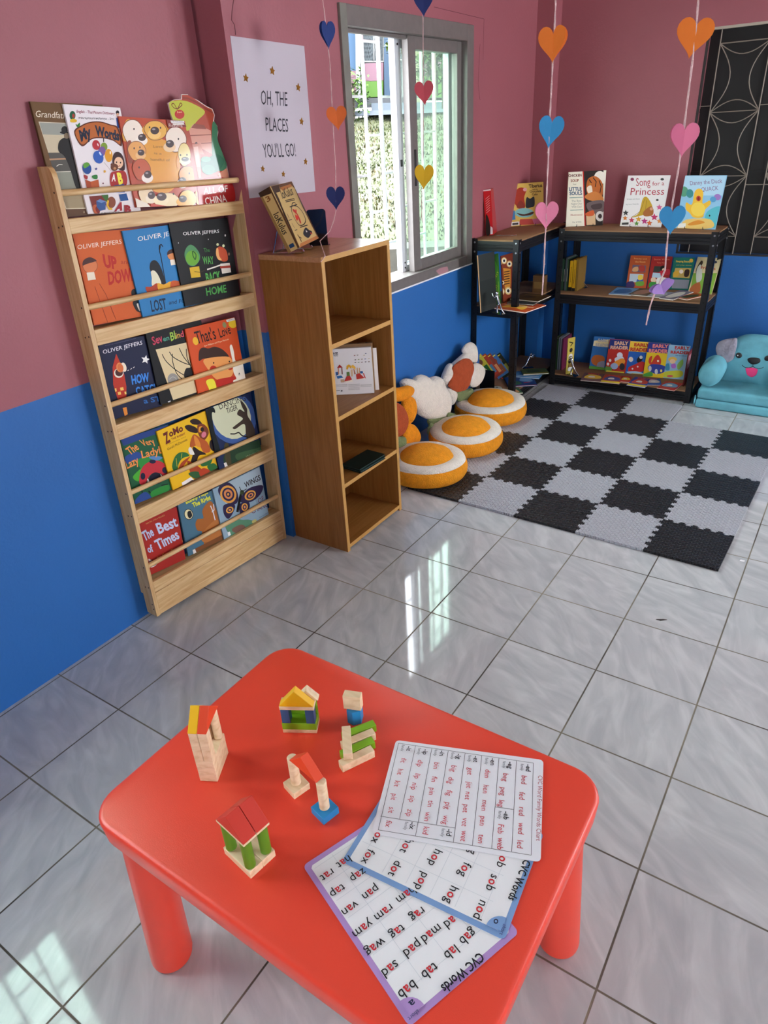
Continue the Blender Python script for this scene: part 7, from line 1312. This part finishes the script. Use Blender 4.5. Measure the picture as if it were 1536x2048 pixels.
SCN = lambda x, y, s=1.0: [('p', '#6a5a6a', [(x, y), (x + 130, y + 8), (x + 122, y + 75), (x - 8, y + 68)]), ('s', '#a83a30', [(x + 60, y + 15), (x + 110, y + 10), (x + 115, y + 60), (x + 70, y + 62)]), ('s', '#c89a6a', [(x + 5, y + 30), (x + 50, y + 20), (x + 50, y + 60), (x, y + 62)])]
tale('orange brown story book, leftmost of the four leaning on the middle board', [(487, 338), (682, 345), (634, 655), (438, 650)], '#b0522a', [('t', '#e0a060', 'Beauty and', (520, 375), (640, 380), (518, 362), 0.02), ('t', '#e0a060', 'the Beast', (530, 408), (630, 410), (528, 392), 0.02)] + SCN(505, 430) + [('p', '#b8c4cc', [(480, 515), (610, 520), (600, 600), (470, 595)]), ('s', '#3a5aa0', [(550, 570), (600, 560), (600, 610), (545, 610)]), ('s', '#e0c04a', [(560, 530), (600, 530), (600, 570), (560, 575)]), ('s', '#6a9a3a', [(540, 595), (610, 590), (605, 630), (540, 630)]), ('s', '#3a2c5a', [(450, 600), (510, 590), (520, 645), (445, 648)])])
tale('dark red story book, second of the four leaning on the middle board', [(690, 347), (890, 352), (842, 660), (642, 655)], '#a02a26', [('t', '#d87a5a', 'Snow White', (712, 385), (860, 385), (710, 370), 0.02), ('t', '#d87a5a', 'Fairy Tales', (742, 415), (830, 418), (740, 402), 0.02), ('p', '#3a4038', [(715, 442), (790, 445), (770, 500), (700, 500)]), ('e', '#1c1614', 800, 465, 30, 28), ('e', '#e8c8a8', 805, 480, 18, 18), ('s', '#c83040', [(760, 500), (850, 470), (860, 520), (780, 530)]), ('p', '#b4ccd8', [(700, 505), (770, 510), (780, 560), (690, 550)]), ('e', '#e8c8a8', 705, 575, 26, 26), ('s', '#3a8a3a', [(670, 600), (730, 600), (735, 645), (665, 648)]), ('s', '#e8e4dc', [(740, 560), (840, 560), (830, 640), (745, 640)])], 0.0)
tale('teal green story book, third of the four leaning on the middle board', [(905, 358), (1108, 362), (1052, 672), (850, 668)], '#1c6a5c', [('t', '#d8b84a', 'Sleeping Beauty', (920, 405), (1060, 408), (920, 385), 0.02), ('t', '#d8b84a', 'and other stories', (925, 436), (1070, 440), (925, 426), 0.0), ('e', '#c8a03c', 1068, 390, 18, 18), ('p', '#c8a85a', [(915, 460), (1070, 462), (1050, 560), (890, 552)]), ('s', '#3a2420', [(1010, 480), (1050, 480), (1040, 540), (1000, 540)]), ('e', '#f0e0d0', 972, 495, 20, 20), ('s', '#e0b03c', [(900, 500), (950, 490), (940, 540), (895, 545)]), ('p', '#8a8a94', [(890, 570), (1050, 575), (1035, 660), (880, 655)])], 0.0)
tale('cream story book with a green meadow, rightmost behind the steel post', [(1115, 354), (1345, 364), (1275, 716), (1052, 695)], '#d8c898', [('p', '#7fa838', [(1085, 510), (1315, 510), (1278, 712), (1056, 692)]), ('s', '#3a2c1c', [(1110, 500), (1130, 440), (1165, 390), (1180, 410), (1150, 470), (1130, 540)]), ('s', '#d8d8c8', [(1120, 480), (1160, 430), (1170, 560), (1120, 600)]), ('s', '#b8622c', [(1050, 670), (1090, 620), (1150, 600), (1150, 690), (1080, 700)]), ('t', '#b8442c', 'Friends', (1160, 470), (1300, 480), (1162, 440), 0.02), ('e', '#3a3a4a', 1300, 405, 16, 12), ('s', '#c84a2c', [(1225, 620), (1250, 600), (1250, 640)])], 0.0)
GFF = 'books lying flat along the middle board of the far unit'
flats = [('pale blue book lying flat, leftmost on the far unit middle board', [(345, 645), (545, 655), (508, 722), (290, 708)], '#6fa0cf', '#3f6aa0'), ('brown photo book lying flat, second on the far unit middle board', [(540, 655), (690, 660), (700, 738), (500, 712)], '#5a4a3a', '#a87a6a'), ('grey blue book lying flat under the lilac heart', [(700, 680), (900, 690), (830, 752), (640, 725)], '#8a94a4', '#b8b8c0'), ('white edged purple book lying flat right of the lilac heart', [(910, 668), (1060, 682), (930, 770), (815, 752)], '#7a7488', '#d8d4cc'), ('orange brown book lying flat by the steel post', [(1040, 690), (1160, 705), (1090, 778), (985, 752)], '#b0562a', '#2a3a2a')]
for i, (lb, qd, c1, c2) in enumerate(flats):
    flat_book('story_book', lb, [R3(*p) for p in qd], SM + 0.0004, 0.005 + 0.001 * (i % 2), c1, [('s', c2, [(0.15, 0.2), (0.6, 0.15), (0.85, 0.5), (0.6, 0.85), (0.2, 0.7)]), ('l', '#e8e6de', 0.03, [(0.08, 0.12), (0.9, 0.12)])], None, GFF)
# far unit, bottom board
xL = aty(*L2(1068, 700), 3.505).x
spine_row([(0.012, 0.205, '#3a5a24', DK_, 'olive green spine, first of the upright row on the bottom board'), (0.012, 0.205, '#4a6a2a', DK_, 'light olive spine, second of the upright row on the bottom board'), (0.009, 0.20, '#2a4a22', (), 'deep green spine, third of the upright row on the bottom board'), (0.006, 0.212, '#8a929a', (), 'silver grey spine, fourth of the upright row on the bottom board'), (0.006, 0.21, '#5a6068', (), 'slate spine, fifth of the upright row on the bottom board'), (0.006, 0.212, '#a0a4a8', (), 'pale grey spine, sixth of the upright row on the bottom board'), (0.006, 0.208, '#4a4450', (), 'charcoal spine, seventh of the upright row on the bottom board'), (0.006, 0.21, '#7a2a4a', (), 'magenta spine next to the yellow comic cover')], SB, xL, 3.505, 0.15, 'upright books on the bottom board of the far unit')
F = lean_face([L2(1245, 362), L2(1336, 335), L2(1345, 762), L2(1265, 785)], SB + 0.001, 0)
book('picture_book', 'yellow comic style cover closing the upright row on the bottom board', 'book', F, 0.005, '#c8b450', [('l', '#1c1a16', 0.1, [(0.2, 0.9), (0.7, 0.85), (0.4, 0.78)]), ('e', '#2a2620', 0.5, 0.66, 0.22, 0.06), ('e', '#e8e4d8', 0.5, 0.48, 0.3, 0.08), ('s', '#2a2620', [(0.2, 0.4), (0.8, 0.42), (0.6, 0.3), (0.3, 0.3)]), ('e', '#8a6a3a', 0.5, 0.2, 0.3, 0.08), ('s', '#e8e8e0', [(0.2, 0.1), (0.7, 0.06), (0.8, 0.16), (0.3, 0.18)])], None, 'upright books on the bottom board of the far unit', hard=False)
stickman('silver figure bookend on the bottom board of the far unit', atz(*L2(1335, 800), SB) + V((0, -0.005, 0)), 0.12, 160)
GER = 'early reader books displayed on the bottom board of the far unit'
ER = [('early reader with an orange beast on a blue cover, leftmost of five', [(240, 112), (440, 128), (362, 440), (165, 424)], '#2c6aa8', [('p', '#e8d8a0', [(232, 150), (385, 140), (370, 215), (222, 200)]), ('t', '#b8b4b0', 'EARLY', (270, 160), (385, 165), (272, 130), 0.03), ('t', '#b8b4b0', 'READER', (245, 205), (380, 215), (247, 172), 0.03), ('s', '#b8642a', [(205, 330), (240, 290), (320, 300), (330, 350), (260, 390), (215, 370)]), ('s', '#8a8a98', [(270, 360), (330, 350), (325, 410), (260, 415)]), ('p', '#5a9a3a', [(180, 390), (340, 410), (335, 438), (168, 424)])]),
      ('early reader with an astronaut on a motorbike on a red cover', [(388, 134), (588, 150), (520, 465), (326, 450)], '#b02a20', [('p', '#23306e', [(388, 136), (580, 150), (565, 235), (370, 228)]), ('t', '#d8a888', 'EARLY', (425, 188), (560, 192), (428, 155), 0.05), ('t', '#d8a888', 'READER', (386, 228), (560, 235), (390, 198), 0.05), ('e', '#d8dce4', 478, 290, 28, 28), ('s', '#d0d4dc', [(430, 320), (500, 300), (520, 350), (450, 370)]), ('s', '#e0902c', [(420, 360), (500, 320), (530, 350), (500, 390), (430, 390)]), ('e', '#2a2a2e', 500, 400, 26, 34), ('e', '#9ab0d0', 425, 395, 36, 30), ('e', '#e8e0dc', 385, 340, 12, 14), ('e', '#e8e0dc', 365, 375, 12, 14), ('s', '#5a8a3a', [(340, 400), (400, 410), (390, 445), (335, 445)]), ('p', '#d8c83a', [(350, 435), (520, 450), (518, 464), (345, 455)])]),
      ('early reader with a black and white pup in a red car, yellow topped', [(577, 152), (775, 164), (712, 478), (520, 462)], '#2360b4', [('p', '#e8c23c', [(577, 154), (770, 166), (756, 265), (560, 252)]), ('t', '#c83028', 'EARLY', (615, 202), (765, 210), (618, 172), 0.05), ('t', '#c83028', 'READER', (578, 248), (760, 258), (580, 215), 0.05), ('s', '#1a1a1e', [(640, 340), (665, 300), (700, 300), (690, 340), (660, 365)]), ('e', '#e8e4e0', 682, 310, 16, 16), ('s', '#c82c28', [(560, 410), (620, 380), (690, 350), (730, 380), (710, 440), (580, 460)]), ('e', '#e8e4dc', 600, 420, 8, 8), ('e', '#e8e4dc', 650, 400, 8, 8), ('e', '#e8dcc8', 585, 330, 22, 24), ('s', '#a8d0e8', [(540, 450), (640, 445), (710, 470), (620, 480)]), ('p', '#d8c83a', [(590, 462), (700, 470), (698, 478), (590, 474)])]),
      ('early reader with a red dragon driving a blue car on yellow', [(753, 164), (970, 180), (905, 508), (700, 492)], '#e0bf20', [('p', '#262f78', [(753, 166), (965, 182), (945, 275), (735, 262)]), ('t', '#d87a70', 'EARLY', (792, 216), (945, 220), (795, 184), 0.05), ('t', '#d87a70', 'READER', (755, 262), (940, 270), (758, 228), 0.05), ('s', '#c83a24', [(755, 360), (765, 310), (790, 300), (780, 360), (820, 300), (850, 290), (875, 340), (860, 390), (800, 400)]), ('e', '#f0e0c0', 845, 345, 10, 10), ('s', '#2c3f94', [(750, 400), (800, 375), (910, 395), (905, 450), (830, 470), (760, 440)]), ('e', '#c8c8d0', 768, 418, 15, 26), ('e', '#c8c8d0', 828, 448, 15, 26), ('e', '#f0dc6a', 875, 440, 10, 14), ('s', '#4a9a3a', [(710, 470), (780, 450), (790, 490), (708, 492)])]),
      ('pale blue early reader with a blond child, rightmost of five', [(957, 184), (1165, 200), (1095, 522), (892, 505)], '#8fb8cf', [('t', '#b8342c', 'EARLY', (1005, 232), (1150, 238), (1008, 202), 0.05), ('t', '#b8342c', 'READER', (965, 272), (1150, 282), (968, 245), 0.05), ('t', '#3a6aa8', 'Practice', (1015, 298), (1120, 302), (1015, 286), 0.02), ('e', '#e8b850', 985, 330, 42, 24), ('e', '#f0c8a0', 985, 350, 28, 22), ('s', '#b06ac0', [(970, 380), (1010, 370), (1015, 410), (980, 415)]), ('s', '#8ab85a', [(1030, 380), (1080, 330), (1085, 380), (1040, 430)]), ('s', '#3a8ab0', [(920, 380), (950, 370), (955, 430), (915, 430)]), ('s', '#c8c83a', [(910, 450), (1070, 440), (1060, 500), (900, 500)]), ('e', '#d85a5a', 960, 490, 30, 10)])]
for i, (lb, qd, c, art) in enumerate(ER):
    F = lean_face([R4(*p) for p in qd], SB + 0.001, 20); F.O = F.O + V((F.N.x, F.N.y, 0)) * (0.0052 * i - 0.012)
    book('early_reader', lb, 'book', F, 0.005, c, art, R4, GER)
GEF = 'early reader books lying flat along the bottom board of the far unit'
FL = [('dark flat early reader, leftmost on the bottom board', [(140, 455), (335, 470), (300, 545), (100, 530)], '#6a4a4a', '#e0b83c'), ('yellow flat early reader, second on the bottom board', [(325, 472), (510, 488), (486, 566), (300, 545)], '#b0442c', '#3a4a8a'), ('small red flat early reader, third on the bottom board', [(515, 490), (610, 496), (560, 548), (455, 540)], '#c03428', '#e0c03a'), ('blue and yellow flat early reader, fourth on the bottom board', [(600, 492), (765, 515), (755, 604), (568, 578)], '#3a4a9a', '#c84a3a'), ('blue flat early reader with a car, fifth on the bottom board', [(765, 518), (895, 510), (850, 582), (712, 565)], '#2a5ca8', '#d8c8c0'), ('red flat early reader by the steel post', [(905, 535), (1060, 552), (1030, 640), (852, 600)], '#b83a34', '#7aa8c8')]
for i, (lb, qd, c1, c2) in enumerate(FL):
    flat_book('early_reader', lb, [R4(*p) for p in qd], SB + 0.0004, 0.0045, c1, [('s', c2, [(0.1, 0.35), (0.5, 0.3), (0.9, 0.4), (0.8, 0.7), (0.3, 0.8)]), ('s', '#e8e2d4', [(0.3, 0.45), (0.6, 0.45), (0.55, 0.62), (0.35, 0.62)]), ('p', '#e0cc3a' if i in (1, 3) else c1, [(0.02, 0.02), (0.98, 0.02), (0.98, 0.2), (0.02, 0.2)]), ('t', '#d83a2c', 'EARLY', (0.2, 0.84), (0.8, 0.84), (0.2, 0.97), 0.05)], None, GEF)
F = Face(V((RUX1 - 0.062, 3.50, SB + 0.0008)), V((0, 1, 0)), V((0, 0, 1)), V((1, 0, 0)), 0.15, 0.205)
book('early_reader', 'thin red edged book standing between the right posts on the bottom board', 'book', F, 0.006, '#8a3038', [('l', '#e8e0e0', 0.02, [(0.02, 0.05), (0.02, 0.95)]), ('p', '#c88a94', [(0.1, 0.5), (0.9, 0.5), (0.9, 0.9), (0.1, 0.9)])], None, GER)
F = Face(V((RUX1 - 0.034, 3.52, SB + 0.0008)), V((0, 1, 0)), V((0, 0, 1)), V((1, 0, 0)), 0.10, 0.045)
book('early_reader', 'little yellow booklet by the right posts on the bottom board', 'booklet', F, 0.004, '#d8bc3c', [('l', '#6a8a3a', 0.06, [(0.1, 0.3), (0.9, 0.5)])], None, GEF, hard=False)
# scraps on the floor
p = atz(1322, 1240, 0); mb = MB(); mb.prism([p + V((-0.016, -0.006, 0.0004)), p + V((0.0, -0.006, 0.0004)), p + V((0.017, 0.010, 0.0004)), p + V((0.004, 0.006, 0.0004))], (0.001, 0, 0.002)); tag(mb.build('leaf_scrap', mat('dry_leaf', '#3a3430', 0.8)), 'tiny dark leaf scrap lying alone on the tiles right of the centre', 'scrap')
p = atz(1484, 1122, 0); mb = MB(); mb.prism([p + V((-0.008, -0.006, 0.0004)), p + V((0.008, -0.004, 0.0004)), p + V((0.009, 0.006, 0.0004)), p + V((-0.006, 0.007, 0.0004))], (0, 0, 0.0008)); tag(mb.build('paper_scrap', mat('white_paper', '#e8e8ea', 0.8)), 'tiny white paper scrap on the tiles beyond the mat corner', 'scrap')
